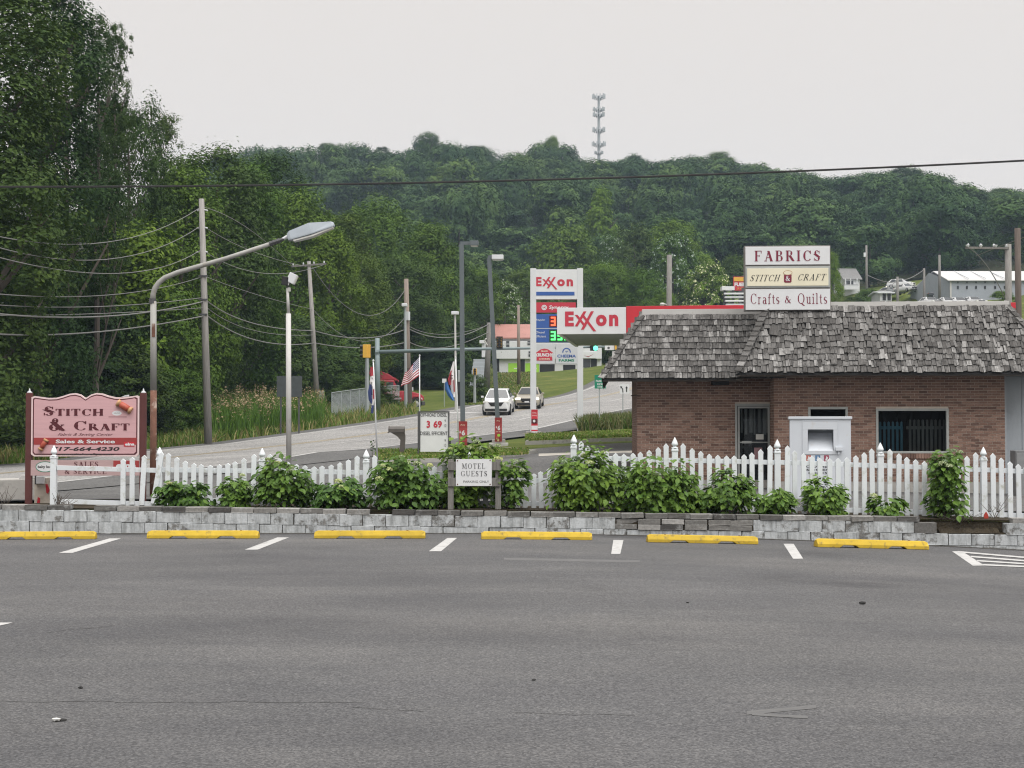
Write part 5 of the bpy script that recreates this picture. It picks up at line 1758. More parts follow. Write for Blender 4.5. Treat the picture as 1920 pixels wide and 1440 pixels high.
# wooden utility poles
def upole(px_b, bot, px_t, top, Y, r0, r1, mat, label, arms=(), extra=None):
    t, k, x, z = polething('utility_pole', label, 'utility pole', px_b, bot, Y, 'wooden utility poles along the road')
    MB().tube([(0, 0, -.3), (x(px_t), 0, z(top))], [r0, r1], 10).build('pole', mat, t, smooth=True)
    for ax0, ax1, ay0, ay1 in arms:
        a = MB().bar((x(ax0), -.12, z(ay0)), (x(ax1), -.12, z(ay1)), .11).build('crossarm', M_WOODGREY, t)
        for q in (.06, .35, .65, .94):
            p = Vector((x(ax0), -.12, z(ay0))).lerp(Vector((x(ax1), -.12, z(ay1))), q)
            MB().lathe([(.03, .05), (.06, .09), (.05, .13), (.06, .16), (.02, .22)], 8, Matrix.Translation(p)).build('insulator', M_GREYPANEL, a)
    return t, k, x, z
uA = upole(391, 838, 375, 373, 77, .21, .14, M_POLEWOOD, 'tall leaning grey utility pole crossing the bent lamp arm')
for py in (392, 425, 470):
    for s in (-1, 1):
        MB().tube([(uA[2](377), 0, uA[3](py)), (uA[2](377 + s * 10), 0, uA[3](py + 3))], [.035, .045], 6).build('insulator', M_GREYPANEL, uA[0])
for py in (518, 562, 590):
    MB().box(uA[2](372), uA[2](388), -.2, -.1, uA[3](py + 1.5), uA[3](py - 1.5)).build('bracket', M_STEELDK, uA[0])
uB = upole(597, 755, 578, 490, 104, .20, .13, M_POLEWOOD, 'grey utility pole with a thin crossarm beyond the reeds', [(545, 611, 500, 495)])
uC = upole(766, 782, 761, 523, 110, .26, .17, M_POLEBROWN, 'brown utility pole with a transformer beside the large flag')
MB().tube([(uC[2](765), -.3, uC[3](601)), (uC[2](765), -.3, uC[3](585))], .17, 10).build('transformer', M_GREYPANEL, uC[0])
MB().tube([(0, -.02, -.2), (uC[2](765), -.02, uC[3](690))], [.30, .27], 10).build('tarred_foot', M_POLEDARK, uC[0])
uD = upole(912, 752, 917, 605, 150, .36, .22, M_WOODGREY, 'short grey utility pole with a bent lamp arm left of the far store')
MB().tube([(uD[2](914), -.2, uD[3](648)), (uD[2](909), -.2, uD[3](640)), (uD[2](910), -.2, uD[3](636)), (uD[2](917), 0, uD[3](634))], .08, 6).build('lamp_arm', M_TRIM, uD[0])
uE = upole(973, 732, 972, 572, 155, .2, .14, M_POLEBROWN, 'thin brown pole in front of the salmon roofed store')
uF = upole(1253, 760, 1256, 478, 92, .2, .16, M_WOODGREY, 'bare grey pole standing behind the gas station canopy')
MB().tube([(uF[2](1253), 0, uF[3](572)), (uF[2](1244), -.1, uF[3](570))], .05, 6).lathe([(.1, -.1), (.16, 0), (.1, .1)], 10, Matrix.Translation((uF[2](1242), -.1, uF[3](571)))).build('lamp_head', M_TRIM, uF[0])
uG = upole(1893, 760, 1893, 458, 75, .17, .16, M_WOODGREY, 'grey pole with a long lamp crossarm at the shop roof end', [(1812, 1893, 465, 466)])
for px in (1815, 1840, 1868):
    MB().tube([(uG[2](px), -.12, uG[3](465)), (uG[2](px), -.15, uG[3](460))], [.05, .1], 8).build('lamp_head', M_WHITE, uG[0])
uH = upole(1912, 760, 1911, 428, 60, .13, .12, M_POLEDARK, 'dark brown pole cut by the upper right photo edge')
for px, top, bot, Y, lab in ((1625, 460, 548, 250, 'thin distant pole with a small white box near the grey roofed house'), (1683, 519, 566, 215, 'short distant pole beside the dark parked van'),
                             (1733, 503, 556, 225, 'short distant pole right of the stacked white cars'), (1762, 478, 556, 215, 'tall thin distant pole left of the white roofed barn'),
                             (1746, 441, 520, 300, 'faint distant pole against the wooded hill')):
    t_ = upole(px, bot, px, top, Y, .22, .17, M_WOODGREY, lab)
    if px == 1625:
        MB().box(t_[2](1619), t_[2](1623), -.4, -.2, t_[3](482), t_[3](474)).build('box', M_WHITE, t_[0])

# ------------------------------------------------------------------ gas station: price pylon, canopy, small signs
def ex_logo(mb, cx, cz, w, h, y):
    """the word Exxon with its interlocking crossed letters, h = height of the capital"""
    u = w / 3.62
    add_text(mb, 'E', cx - w / 2 + .30 * u, cz, .60 * u, h, y, bold=.05)
    add_text(mb, 'o', cx + w / 2 - 1.16 * u, cz - h * .12, .74 * u, h * .77, y, bold=.05)
    add_text(mb, 'n', cx + w / 2 - .32 * u, cz - h * .12, .62 * u, h * .77, y, bold=.05)
    x0 = cx - w / 2 + .66 * u
    zb, zt, s = cz - h / 2, cz + h * .27, .20 * u
    def st(xa, za, xb, zb_, yy):
        mb.add([(xb, yy, zb_), (xb + s, yy, zb_), (xa + s, yy, za), (xa, yy, za)], [(0, 1, 2, 3)])
    st(x0, zt, x0 + .60 * u, zb, y)
    st(x0 + .60 * u, cz + h * .5, x0 + .0 * u, zb, y - .002)
    st(x0 + .42 * u, zt, x0 + 1.26 * u, zb - h * .34, y - .004)
    st(x0 + 1.10 * u, cz + h * .5, x0 + .42 * u, zb - h * .22, y - .006)

PY_ = 80.0
t, k, x, z = polething('price_pylon', 'tall white gas station price sign on two legs with lit red and green digits', 'price sign', 1044, 812, PY_)
for px, a in ((1000, 0), (1088, 0)):
    MB().box(x(px) - .16, x(px) + .16, 0, .32, 0, z(503)).build('leg', M_WHITE, t, bev=.02)
    MB().box(x(px) - .4, x(px) + .4, -.25, .55, -.05, .1).build('foot', M_CONC, t, bev=.02)
def pan(y0, y1, m, x0=1003.5, x1=1084.5, nm='panel', yf=.02):
    return MB().box(x(x0), x(x1), yf, .3, z(y1), z(y0)).build(nm, m, t, bev=.01)
top = pan(505, 561, M_CANOPYW, 1001.5, 1086, 'logo_panel')
mbt = MB(); ex_logo(mbt, x(1039.5), z(528), 71 / k, 17.5 / k, .012); mbt.build('lettering', M_EXRED, top, fix=False)
MB().box(x(1002), x(1077.5), .008, .019, z(554), z(547)).build('blue_bar', M_EXBLUE, top)
syn = pan(567, 586, M_EXRED, 1001, 1080, 'red_panel')
lettering(syn, M_SIGNWHITE, .012, [('Synergy', x(1048), z(577), 37 / k, 9 / k)], shear=.15, bold=.02)
rg = MB(); rg.ring(x(1020.5), z(576.5), 5 / k, 5 / k, .045, .014); rg.ring(x(1020.5), z(576.5), 2.8 / k, 2.8 / k, .04, .0135); rg.build('round_emblem', M_SIGNWHITE, syn, fix=False)
pr = pan(589, 642, M_EXBLUE, 1001, 1079, 'price_panel')
MB().box(x(1001), x(1079), .012, .019, z(616.3), z(615.3)).build('divider', M_GREYPANEL, pr)
lettering(pr, M_SIGNWHITE, .012, [('Regular', x(1014), z(600), 17 / k, 4.2 / k), ('Diesel', x(1013), z(623), 16 / k, 4.2 / k), ('Efficient', x(1014.5), z(630.5), 19 / k, 4.2 / k)])
for y0, y1, m, tx in ((592, 613, M_LEDRED, '399'), (618, 641, M_LEDGREEN, '3959')):
    bb = MB().box(x(1030), x(1078), .005, .019, z(y1), z(y0)).build('digit_display', pm('display_backing', (.015, .07, .03) if m is M_LEDGREEN else (.10, .012, .01), .5), pr)
    mbt = MB()
    segs = {'3': 'abcdg', '9': 'abcdfg', '5': 'acdfg', '0': 'abcdef'}
    hh, ww, th = 17 / k, 9 / k, 3.0 / k
    zc = (z(y0) + z(y1)) / 2
    for i, ch in enumerate(tx):
        s = 1.0 if i < 3 else .72
        xx = x(1037.5 + i * 12.5) if i < 3 else x(1072.5)
        H2, W2_ = hh * s / 2, ww * s / 2
        SG = {'a': (-W2_, W2_, H2 - th, H2), 'd': (-W2_, W2_, -H2, -H2 + th), 'g': (-W2_, W2_, -th / 2, th / 2), 'f': (-W2_, -W2_ + th, 0, H2), 'b': (W2_ - th, W2_, 0, H2), 'c': (W2_ - th, W2_, -H2, 0), 'e': (-W2_, -W2_ + th, -H2, 0)}
        for j, sgn in enumerate(segs[ch]):
            a, b, c_, d_ = SG[sgn]
            mbt.add([(xx + a, -.001 - .001 * j, zc + c_), (xx + b, -.001 - .001 * j, zc + c_), (xx + b, -.001 - .001 * j, zc + d_), (xx + a, -.001 - .001 * j, zc + d_)], [(0, 1, 2, 3)])
    mbt.build('digits', m, bb, fix=False)
lo = pan(645, 682, M_GREYPANEL, 1001.5, 1040.5, 'shop_panel')
hs = MB().prism([(x(1007), z(664)), (x(1006), z(676)), (x(1036), z(676)), (x(1035), z(664)), (x(1038), z(662)), (x(1028), z(655)), (x(1021), z(653.5)), (x(1014), z(655)), (x(1004), z(662))][::1], .008, .019).build('red_badge', M_EXRED, lo)
lettering(lo, M_SIGNWHITE, .004, [('KRUNCHY', x(1021), z(665.5), 33 / k, 6.5 / k)], bold=.05)
lettering(lo, M_CREAM, .004, [('FRIED', x(1021), z(658.5), 13 / k, 2.6 / k), ('CHICKEN', x(1021), z(673), 20 / k, 3 / k)], bold=.02)
lo2 = pan(645, 682, M_GREYPANEL, 1042, 1084.5, 'farm_panel')
rg = MB(); rg.ring(x(1062.5), z(660), 8 / k, 8 / k, .06, .013, a0=-.15, a1=math.pi + .15)
rg.add([(x(1059), .0125, z(657.5)), (x(1062.5), .0125, z(661)), (x(1066), .0125, z(657.5)), (x(1062.5), .0125, z(659))], [(0, 1, 2, 3)])
rg.build('farm_emblem', M_EXBLUE, lo2, fix=False)
lettering(lo2, M_EXBLUE, .012, [('CHEEMA', x(1062.5), z(667.5), 35 / k, 5.6 / k)], bold=.03)
lettering(lo2, M_GREENSIGN, .012, [('FARMS', x(1062.5), z(675.5), 29 / k, 5 / k)], bold=.03)

CY = 57.0
c0 = P(1045, 800, CY)
c0.z = tzz(c0.x + 2, CY + 3)
cn = thing('fuel_canopy', 'long flat fuel canopy with white logo end and red fascia behind the shop roof', 'canopy', c0, -.12)
k = F / CY
x = lambda q: (q - 1045) / k
zc_ = lambda q: P(1045, q, CY).z - c0.z
zt, zb = zc_(577.5), zc_(627)
Wc = x(1878)
MB().box(.02, Wc - .02, .05, 9.0, zb + .05, zb + .3).build('deck', pm('canopy_underside', (.30, .31, .33), .6), cn)
wf = MB().box(0, x(1174), -.08, .05, zb, zt).build('white_fascia', M_CANOPYW, cn, bev=.01)
MB().box(0, .13, .05, 9.0, zb, zt).build('side_fascia', M_CANOPYW, cn)
mbt = MB(); ex_logo(mbt, x(1110), zc_(598.5), 100 / k, 28 / k, -.088); mbt.build('lettering', M_EXRED, wf, fix=False)
MB().box(x(1174.5), Wc, -.06, .05, zb + .02, zt + .04).build('red_fascia', M_RED, cn, bev=.01)
for px in (1260, 1560, 1840):
    MB().box(x(px) - .2, x(px) + .2, 4.0, 4.4, -.3, zb + .06).build('column', M_CANOPYW, cn)

# off road diesel sign
t, k, x, z = polething('diesel_sign', 'white OFF-ROAD DIESEL changeable price sign in a dark frame', 'price sign', 813, 852, 56)
z0_, z1_ = .12, z(771)
MB().box(x(783), x(785.5), 0, .14, -.1, z1_).box(x(840), x(842.5), 0, .14, -.1, z1_).box(x(785.5), x(840), 0, .14, z(773), z1_).box(x(786), x(788), .0, .12, z(842), z(773)).build('frame', M_STEELDK, t)
fc = MB().box(x(788), x(840), .03, .11, z(847), z(773.2)).build('panel', M_SIGNWHITE, t)
lettering(fc, M_STEELDK, .022, [('OFF-ROAD DIESEL', x(813), z(778), 49 / k, 6.5 / k), ('DIESEL EFFICIENT', x(813.5), z(812.5), 51 / k, 7 / k)], bold=.015)
lettering(fc, M_EXRED, .022, [('3', x(803), z(795.5), 6.5 / k, 13.5 / k), ('69', x(820.5), z(795.5), 16 / k, 13.5 / k)], bold=.04)
lettering(fc, M_STEELDK, .022, [('9', x(834.5), z(789), 2.6 / k, 5 / k), ('10', x(834.5), z(798), 4 / k, 6 / k), ('9', x(834.5), z(826), 2.6 / k, 5 / k), ('10', x(834.5), z(835), 4 / k, 6 / k)])
MB().tube([(x(788), -.12, .08), (x(853), -.12, .08)], .09, 10).build('pale_bumper_pipe', M_TAN, t, smooth=True)
MB().box(x(842.8), x(845), .02, .12, z(838), z(818)).build('latch_box', M_BLACK, t)

# promotional banners strapped to the poles
def banner(px, top, bot, wpx, Y, label, kind):
    b = P(px, bot, Y)
    k = F / Y
    t = thing('pole_banner', label, 'banner', b, 0, 'red promotional banners')
    H, W = (bot - top) / k, wpx / k / 2
    mb = MB()
    n = 8
    for i in range(n):
        a, c = i / n, (i + 1) / n
        f = lambda q: -.30 - .03 * math.sin(q * 6)
        mb.add([(-W, f(a), H * a), (W, f(a) + .03, H * a), (W, f(c) + .03, H * c), (-W, f(c), H * c)], [(0, 1, 2, 3)])
    s = mb.build('sheet', M_REDBAND if kind else M_RED, t, fix=False)
    if kind == 1:
        lettering(t, M_SIGNWHITE, -.345, [('$', -W * .55, H * .60, W * .3, H * .10), ('6', W * .15, H * .57, W * .75, H * .20)], bold=.04)
        lettering(t, M_CREAM, -.345, [('Any', 0, H * .86, W * 1.0, H * .07), ('meal deal', 0, H * .42, W * 1.2, H * .05)])
        g = random.Random(int(px))
        for i in range(4):
            m = MB(); m.disc(g.uniform(-.5, .5) * W, H * g.uniform(.07, .27), W * g.uniform(.3, .5), H * .06, -.346 - i * .002, 12)
            m.build('food_print', [M_TAN, M_SPOOLWOOD, M_SPOOLRED, M_LIME][i], t, fix=False)
    else:
        for a, c, m in ((.0, .30, M_SIGNWHITE), (.06, .12, M_RED), (.40, .60, M_DKMAROON)):
            q = MB().box(-W * .96, W * .96, -.352 if m is M_RED else -.348, -.34, H * a, H * c).build('print', m, t)
        q = MB(); q.disc(-.1 * W, H * .5, W * .4, H * .06, -.352, 12); q.build('print_shape', M_SIGNWHITE, t, fix=False)
        lettering(t, M_SIGNWHITE, -.345, [('COOL', 0, H * .86, W * 1.3, H * .07), ('SAVINGS', 0, H * .74, W * 1.5, H * .06)])
    for a in (.04, .96):
        MB().tube([(0, -.26, H * a), (0, .0, H * a)], .02, 6).build('strap', M_STEELDK, t)
banner(868, 790, 840, 17, 59.8, 'red $6 banner strapped to the taller dark lamp pole', 1)
banner(934.5, 783, 828, 13.5, 66.6, 'red $6 banner strapped to the leaning dark lamp pole', 1)
banner(1002, 768, 811, 12, 79.4, 'red and white banner on the left leg of the price pylon', 0)

# mailbox
t, k, x, z = polething('mailbox', 'dark brown plastic mailbox on a curved post at the road edge', 'mailbox', 755, 845, 58)
MB().loft([[(x(748) + 0 * 0, -.09, 0), (x(748) + .2, -.09, 0), (x(748) + .2, .09, 0), (x(748), .09, 0)], [(x(751), -.09, z(825)), (x(760), -.09, z(825)), (x(760), .09, z(825)), (x(751), .09, z(825))],
            [(x(745), -.1, z(818)), (x(760), -.1, z(818)), (x(760), .1, z(818)), (x(745), .1, z(818))], [(x(733), -.12, z(811)), (x(759), -.12, z(811)), (x(759), .12, z(811)), (x(733), .12, z(811))]]).build('post', M_MAILBOX, t, bev=.008)
pts = []
prof = [(-.14, 0), (-.14, .14), (-.11, .2), (-.05, .24), (.05, .24), (.11, .2), (.14, .14), (.14, 0)]
bx_ = MB().loft([[(q, a, z(811) + b + .001) for a, b in prof] for q in (x(730), x(759))]).build('box', M_MAILBOX, t, bev=.006)
MB().loft([[(q, a * 1.06, z(811) + b * 1.05 + .0) for a, b in prof] for q in (x(728.5), x(731))]).build('door', M_MAILBOX, bx_, bev=.004)
MB().box(x(731), x(758), -.03, .03, z(811) + .242, z(811) + .262).build('pale_lid_line', M_TRIM, bx_)
MB().tube([(x(727), -.02, z(812)), (x(732), -.02, z(806))], .02, 6).build('handle', M_BLACK, bx_)
sp_ = P(698, 850, 55)
sap = thing('sapling', 'tiny dark sapling on a thin stem above the picket fence', 'sapling', (sp_.x, sp_.y, tzz(sp_.x, sp_.y)))
MB().tube([(0, 0, 0), (.02, 0, .4), (-.02, 0, .75)], [.012, .008, .004], 5).build('stem', M_BARK, sap)
g = np.random.RandomState(5)
n = 26
hh_ = g.uniform(.35, .78, n)
p = np.stack([g.normal(size=n) * .07, g.normal(size=n) * .06, hh_], -1)
v, q = place_leaves(p, unit(g.normal(size=(n, 3)) * .5 + [0, -.2, .8]), g.normal(size=(n, 3)), g.uniform(.07, .13, n))
obj('foliage', np_mesh('foliage', v, q, M_LEAFD), sap, kind='stuff')

# ------------------------------------------------------------------ flags
def flag_pole(px_b, bot, px_t, top, Y, label, name='flag'):
    b = P(px_b, bot, Y)
    b.z = min(b.z, tzz(b.x, Y) + .02)
    k = F / Y
    t = thing(name, label, 'flag', b)
    zt = P(px_t, top, Y).z - b.z
    MB().tube([(0, 0, 0), ((px_t - px_b) / k, 0, zt)], [.03, .022], 8).lathe([(.02, 0), (.04, .03), (.02, .07)], 8, Matrix.Translation(((px_t - px_b) / k, 0, zt))).build('pole', M_WHITE, t, smooth=True)
    return t, k, (lambda q: (q - px_b) / k), (lambda q: P(px_b, q, Y).z - b.z)
# large flag with stripes and stars, each stripe its own cloth strip
t, k, x, z = flag_pole(787, 790, 786.5, 668, 62, 'large striped flag with a starry blue corner hanging aslant from a white pole')
A, B_ = Vector((x(786), 0, z(670))), Vector((x(787), 0, z(704)))      # hoist top, hoist bottom
Cc, D_ = Vector((x(759), 0, z(700))), Vector((x(752), 0, z(727)))     # fly top, fly bottom
def fl(u, v):
    a, b = A.lerp(Cc, u), B_.lerp(D_, u)
    p = a.lerp(b, v)
    p.z += .06 * math.sin(u * 7 + v * 1.5) * u
    p.y += .16 * math.sin(u * 8.5 + v * 2) * (u + .15)
    return p
for s in range(13):
    v0, v1 = s / 13, (s + 1) / 13
    u0 = .42 if s < 7 else 0.0
    mb = MB()
    for i in range(10):
        ua, ub = u0 + (1 - u0) * i / 10, u0 + (1 - u0) * (i + 1) / 10
        mb.add([fl(ua, v1), fl(ub, v1), fl(ub, v0), fl(ua, v0)], [(0, 1, 2, 3)])
    mb.build('stripe', M_CLOTHRED if s % 2 == 0 else M_CLOTHWHITE, t, fix=False)
mb, ms_ = MB(), MB()
for i in range(6):
    for j in range(4):
        mb.add([fl(.07 * i, 7 / 13 * (j + 1) / 4), fl(.07 * (i + 1), 7 / 13 * (j + 1) / 4), fl(.07 * (i + 1), 7 / 13 * j / 4), fl(.07 * i, 7 / 13 * j / 4)], [(0, 1, 2, 3)])
for r in range(9):
    for c in range(6 if r % 2 == 0 else 5):
        q = fl(.035 + c * .07 + (.035 if r % 2 else 0), (r + .5) / 9 * 7 / 13) + Vector((0, -.012, 0))
        pts = [(q.x + .028 * (1 if i % 2 == 0 else .4) * math.sin(i * math.pi / 5), q.y, q.z + .028 * (1 if i % 2 == 0 else .4) * math.cos(i * math.pi / 5)) for i in range(10)]
        ms_.add(pts, [tuple(range(10))])
ct_ = mb.build('canton', M_NAVY, t, fix=False)
ms_.build('stars', M_CLOTHWHITE, ct_, fix=False)
def furled(t, x, z, strips, y0=-.05, nm='cloth'):
    for i, (pts, m, w) in enumerate(strips):
        mb = MB()
        n = len(pts)
        for a, b in zip(pts, pts[1:]):
            for hlf in (0, 1):
                xa0, xa1 = a[0] - a[2] + hlf * a[2], a[0] + hlf * a[2]
                xb0, xb1 = b[0] - b[2] + hlf * b[2], b[0] + hlf * b[2]
                f = [y0 - .02 * i - (.07 if hlf == 0 else 0), y0 - .02 * i - (0 if hlf == 0 else .07)]
                f = [y0 - .02 * i, y0 - .02 * i - .09] if hlf == 0 else [y0 - .02 * i - .09, y0 - .02 * i]
                mb.add([(x(xb0), f[0], z(b[1])), (x(xb1), f[1], z(b[1])), (x(xa1), f[1], z(a[1])), (x(xa0), f[0], z(a[1]))], [(0, 1, 2, 3)])
        mb.build(nm, m, t, fix=False)
t, k, x, z = flag_pole(708, 852, 699.5, 678, 50, 'narrow furled red white and blue flag on a thin leaning pole')
furled(t, x, z, [([(697, 688, 2.5), (696, 700, 3.5), (697, 706, 3)], M_CLOTHRED, 0), ([(698, 705, 3), (697, 716, 4), (700, 728, 3), (700, 740, 2.5)], M_CLOTHWHITE, 0),
                 ([(695, 721, 2), (694, 735, 4), (695, 750, 3.5), (698, 757, 2)], M_NAVY, 0), ([(699, 741, 2), (700, 752, 2), (698, 764, 2)], M_CLOTHWHITE, 0),
                 ([(699, 760, 2.2), (698, 775, 2.5)], M_NAVY, 0), ([(701, 730, 1.2), (701, 748, 1.5)], M_CLOTHRED, 0)])
lettering(t, M_STEELDK, -.30, [('N', x(698.5), z(710), 3.5 / k, 4 / k), ('E', x(699.5), z(719), 3.5 / k, 4 / k)])
t, k, x, z = flag_pole(861, 800, 854, 672, 58, 'half furled red white and blue flag left of the dark lamp poles')
furled(t, x, z, [([(851, 678, 1.5), (847, 700, 4), (848, 722, 4), (851, 745, 2.5)], M_CLOTHWHITE, 0), ([(847, 695, 2), (843, 712, 3.5), (844, 722, 2.5)], M_CLOTHRED, 0),
                 ([(837, 716, 2), (839, 730, 4.5), (845, 742, 5), (850, 751, 2.5)], M_CLOTHBLUE, 0), ([(851, 712, 1), (852, 735, 1.2)], M_CLOTHRED, 0)])
MB().box(x(845.5), x(847), -.2, -.19, z(712), z(702)).box(x(843), x(850), -.2, -.19, z(705.5), z(704)).box(x(843), x(850), -.2, -.19, z(710), z(708.5)).build('lettering', M_DKMAROON, t)

# ------------------------------------------------------------------ traffic signals and road signs
t, k, x, z = polething('signal_mast', 'tall traffic signal mast whose long arm reaches right over the road', 'traffic signal', 708, 800, 104)
MB().tube([(0, 0, 0), (x(707), 0, z(634))], [.22, .16], 10).build('mast', M_TEAL, t, smooth=True)
MB().tube([(x(707), 0, z(660)), (x(860), 0, z(655)), (x(1020), 0, z(652.5)), (x(1140), 0, z(650))], [.14, .11, .09, .07], 10).build('arm', M_TEAL, t, smooth=True)
MB().tube([(x(704), 0, z(660)), (x(710), 0, z(660))], .24, 10).build('arm_flange', M_TEAL, t)
def head(px, y0, y1, wpx, m, lit=None, back=True):
    hd = MB().box(x(px - wpx / 2), x(px + wpx / 2), -.32, -.12, z(y1), z(y0)).build('signal_head', m, t, bev=.03)
    n = 3
    for i in range(n):
        zc = z(y0 + (y1 - y0) * (i + .5) / n)
        Mx = Matrix.Translation((x(px), -.33, zc)) @ Matrix.Rotation(math.pi / 2, 4, 'X')
        MB().lathe([(.13, 0), (.13, .12), (.11, .12), (.11, .002)], 10, Mx).build('visor', M_BLACK, hd)
        MB().lathe([(.108, .0), (.09, .03)], 10, Mx).build('lens', M_SIGGREEN if lit == i else M_STEELDK, hd)
    if back:
        MB().box(x(px - wpx / 2 - 2.5), x(px + wpx / 2 + 2.5), -.13, -.115, z(y1 + 3), z(y0 - 3)).build('backplate', M_BLACK, hd)
    return hd
h_ = head(936.5, 634, 651, 7, M_YELLOW)
h_ = head(1113, 641, 658, 14, M_BLACK, None, False)
MB().box(x(1108), x(1118), -.3, -.12, z(641), z(635)).build('upper_section', M_BLACK, h_)
Mx = Matrix.Translation((x(1116), -.50, z(653.5))) @ Matrix.Rotation(math.pi / 2, 4, 'X')
MB().lathe([(.17, 0), (.13, .05)], 14, Mx).build('green_lens', M_SIGGREEN, h_)
Mx = Matrix.Translation((x(1112.5), -.32, z(640))) @ Matrix.Rotation(math.pi / 2, 4, 'X')
MB().lathe([(.13, 0), (.10, .04)], 12, Mx).build('red_lens', M_SPOOLRED, h_)
ss = MB().box(x(1134), x(1152), -.08, -.05, z(656.5), z(640)).build('street_sign', M_SIGNWHITE, t)
lettering(ss, M_STEELDK, -.085, [('ONLY', x(1142), z(645), 12 / k, 3.5 / k)])
q = MB(); q.disc(x(1141), z(652.5), .09, .09, -.085, 12); q.build('sign_symbol', M_STEELDK, ss, fix=False)
MB().box(x(1152.5), x(1156), -.2, .0, z(656), z(641)).build('end_signal', M_YELLOW, t, bev=.02)

t, k, x, z = polething('pedestal_signal', 'yellow traffic signal seen side on, on a short grey post left of the mast', 'traffic signal', 688, 800, 101)
MB().tube([(0, 0, 0), (x(688), 0, z(672))], [.16, .13], 8).build('post', M_GALV, t)
for i, (px, dy) in enumerate(((684, 0), (690, .1))):
    hd = MB().box(x(px) - .14, x(px) + .16, dy - .15, dy + .15, z(671), z(646)).build('signal_head', M_YELLOW, t, bev=.03)
    for j in range(3):
        zc = z(650 + j * 8.3)
        MB().lathe([(.12, 0), (.12, .2), (.1, .2), (.1, .01)], 10, Matrix.Translation((x(px) - .14, dy, zc)) @ Matrix.Rotation(-math.pi / 2, 4, 'Y')).build('visor', M_YELLOW if i else M_BLACK, hd)
MB().box(x(692.5), x(695.5), .0, .2, z(675), z(648)).build('backplate', M_BLACK, t)
t, k, x, z = polething('pedestal_signal', 'small yellow signal on a thin post before the grey stepped wall', 'traffic signal', 890, 752, 125)
MB().tube([(0, 0, 0), (x(890), 0, z(702))], [.14, .09], 8).build('post', M_GALV, t)
hd = MB().box(x(887), x(894), -.15, .15, z(703), z(691)).build('signal_head', M_YELLOW, t, bev=.03)
for j in range(3):
    MB().lathe([(.1, 0), (.1, .12), (.08, .12), (.08, .01)], 8, Matrix.Translation((x(890.5), -.15, z(693 + j * 4))) @ Matrix.Rotation(math.pi / 2, 4, 'X')).build('visor', M_STEELDK, hd)

t, k, x, z = polething('green_sign', 'green PARK & RIDE direction sign on a thin post by the road', 'road sign', 1124, 800, 78)
MB().box(-.03, .03, .0, .06, -.1, z(704)).build('post', M_GALV, t)
gp = MB().box(x(1115), x(1136), -.02, .0, z(728.5), z(703)).build('plate', M_GREENSIGN, t)
lettering(gp, M_SIGNWHITE, -.026, [('PARK &', x(1125), z(714.5), 15 / k, 4 / k), ('RIDE', x(1125), z(720.5), 10 / k, 3.6 / k)], bold=.02)
MB().prism([(x(1120), z(726.3)), (x(1127), z(726.3)), (x(1127), z(727)), (x(1130.5), z(725.6)), (x(1127), z(724.2)), (x(1127), z(724.9)), (x(1120), z(724.9))], -.026, -.0205).build('arrow', M_SIGNWHITE, gp)
t, k, x, z = polething('lane_sign', 'white lane arrow sign with a left turn and a straight arrow', 'road sign', 1168, 783, 92)
MB().box(-.03, .03, .0, .06, -.1, z(722)).build('post', M_GALV, t)
gp = MB().box(x(1162), x(1180), -.02, .0, z(738), z(720.5)).build('plate', M_SIGNWHITE, t)
MB().prism([(x(1174), z(735)), (x(1176), z(735)), (x(1176), z(728)), (x(1177.5), z(728)), (x(1175), z(724)), (x(1172.5), z(728)), (x(1174), z(728))], -.026, -.0205).build('straight_arrow', M_BLACK, gp)
MB().prism([(x(1167), z(736)), (x(1169), z(736)), (x(1168.5), z(729)), (x(1166), z(726.5)), (x(1167), z(724.8)), (x(1163), z(724)), (x(1163.8), z(728.5)), (x(1165), z(727.5)), (x(1166.7), z(730))], -.026, -.0205).build('turn_arrow', M_BLACK, gp)
t, k, x, z = polething('sign_back', 'dark grey back of a large road sign standing in the reeds', 'road sign', 542, 800, 84)
MB().box(x(518.5), x(566), -.0, .04, z(744), z(705)).build('plate', pm('sign_back_grey', (.055, .064, .066), .6), t)
for px in (526, 560):
    MB().box(x(px) - .04, x(px) + .04, .045, .12, -.1, z(708)).build('post', M_STEELDK, t)
t, k, x, z = polething('small_sign_back', 'small grey sign panel at the foot of the crossarm utility pole', 'road sign', 603, 765, 103)
MB().box(x(599), x(608), 0, .05, z(757), z(733)).build('plate', M_GALV, t)
MB().box(-.04, .04, .06, .12, -.2, z(735)).build('post', M_GALV, t)
t, k, x, z = polething('small_white_sign', 'little white sign beside the red truck hood', 'road sign', 771, 775, 112)
MB().box(x(767), x(775), -.05, -.02, z(732.5), z(726)).build('plate', M_SIGNWHITE, t)
MB().tube([(0, 0, -.1), (0, 0, z(728))], .035, 6).build('post', M_GALV, t)
t, k, x, z = polething('street_name_sign', 'little white street sign on a thin pole left of the furled right flag', 'road sign', 833, 765, 112)
MB().box(x(829), x(837), -.05, -.02, z(718), z(710)).build('plate', M_SIGNWHITE, t)
MB().tube([(0, 0, -.1), (0, 0, z(710))], .035, 6).build('post', M_GALV, t)
t, k, x, z = polething('signal_cabinet', 'grey and black signal control cabinet behind the furled right flag', 'cabinet', 862, 762, 116)
MB().box(x(858), x(868), 0, .5, 0, z(716)).build('case', M_BLACK, t, bev=.03)
MB().box(x(858), x(868), -.02, .5, z(716) + .005, z(694)).build('grey_top', M_GALV, t, bev=.03)

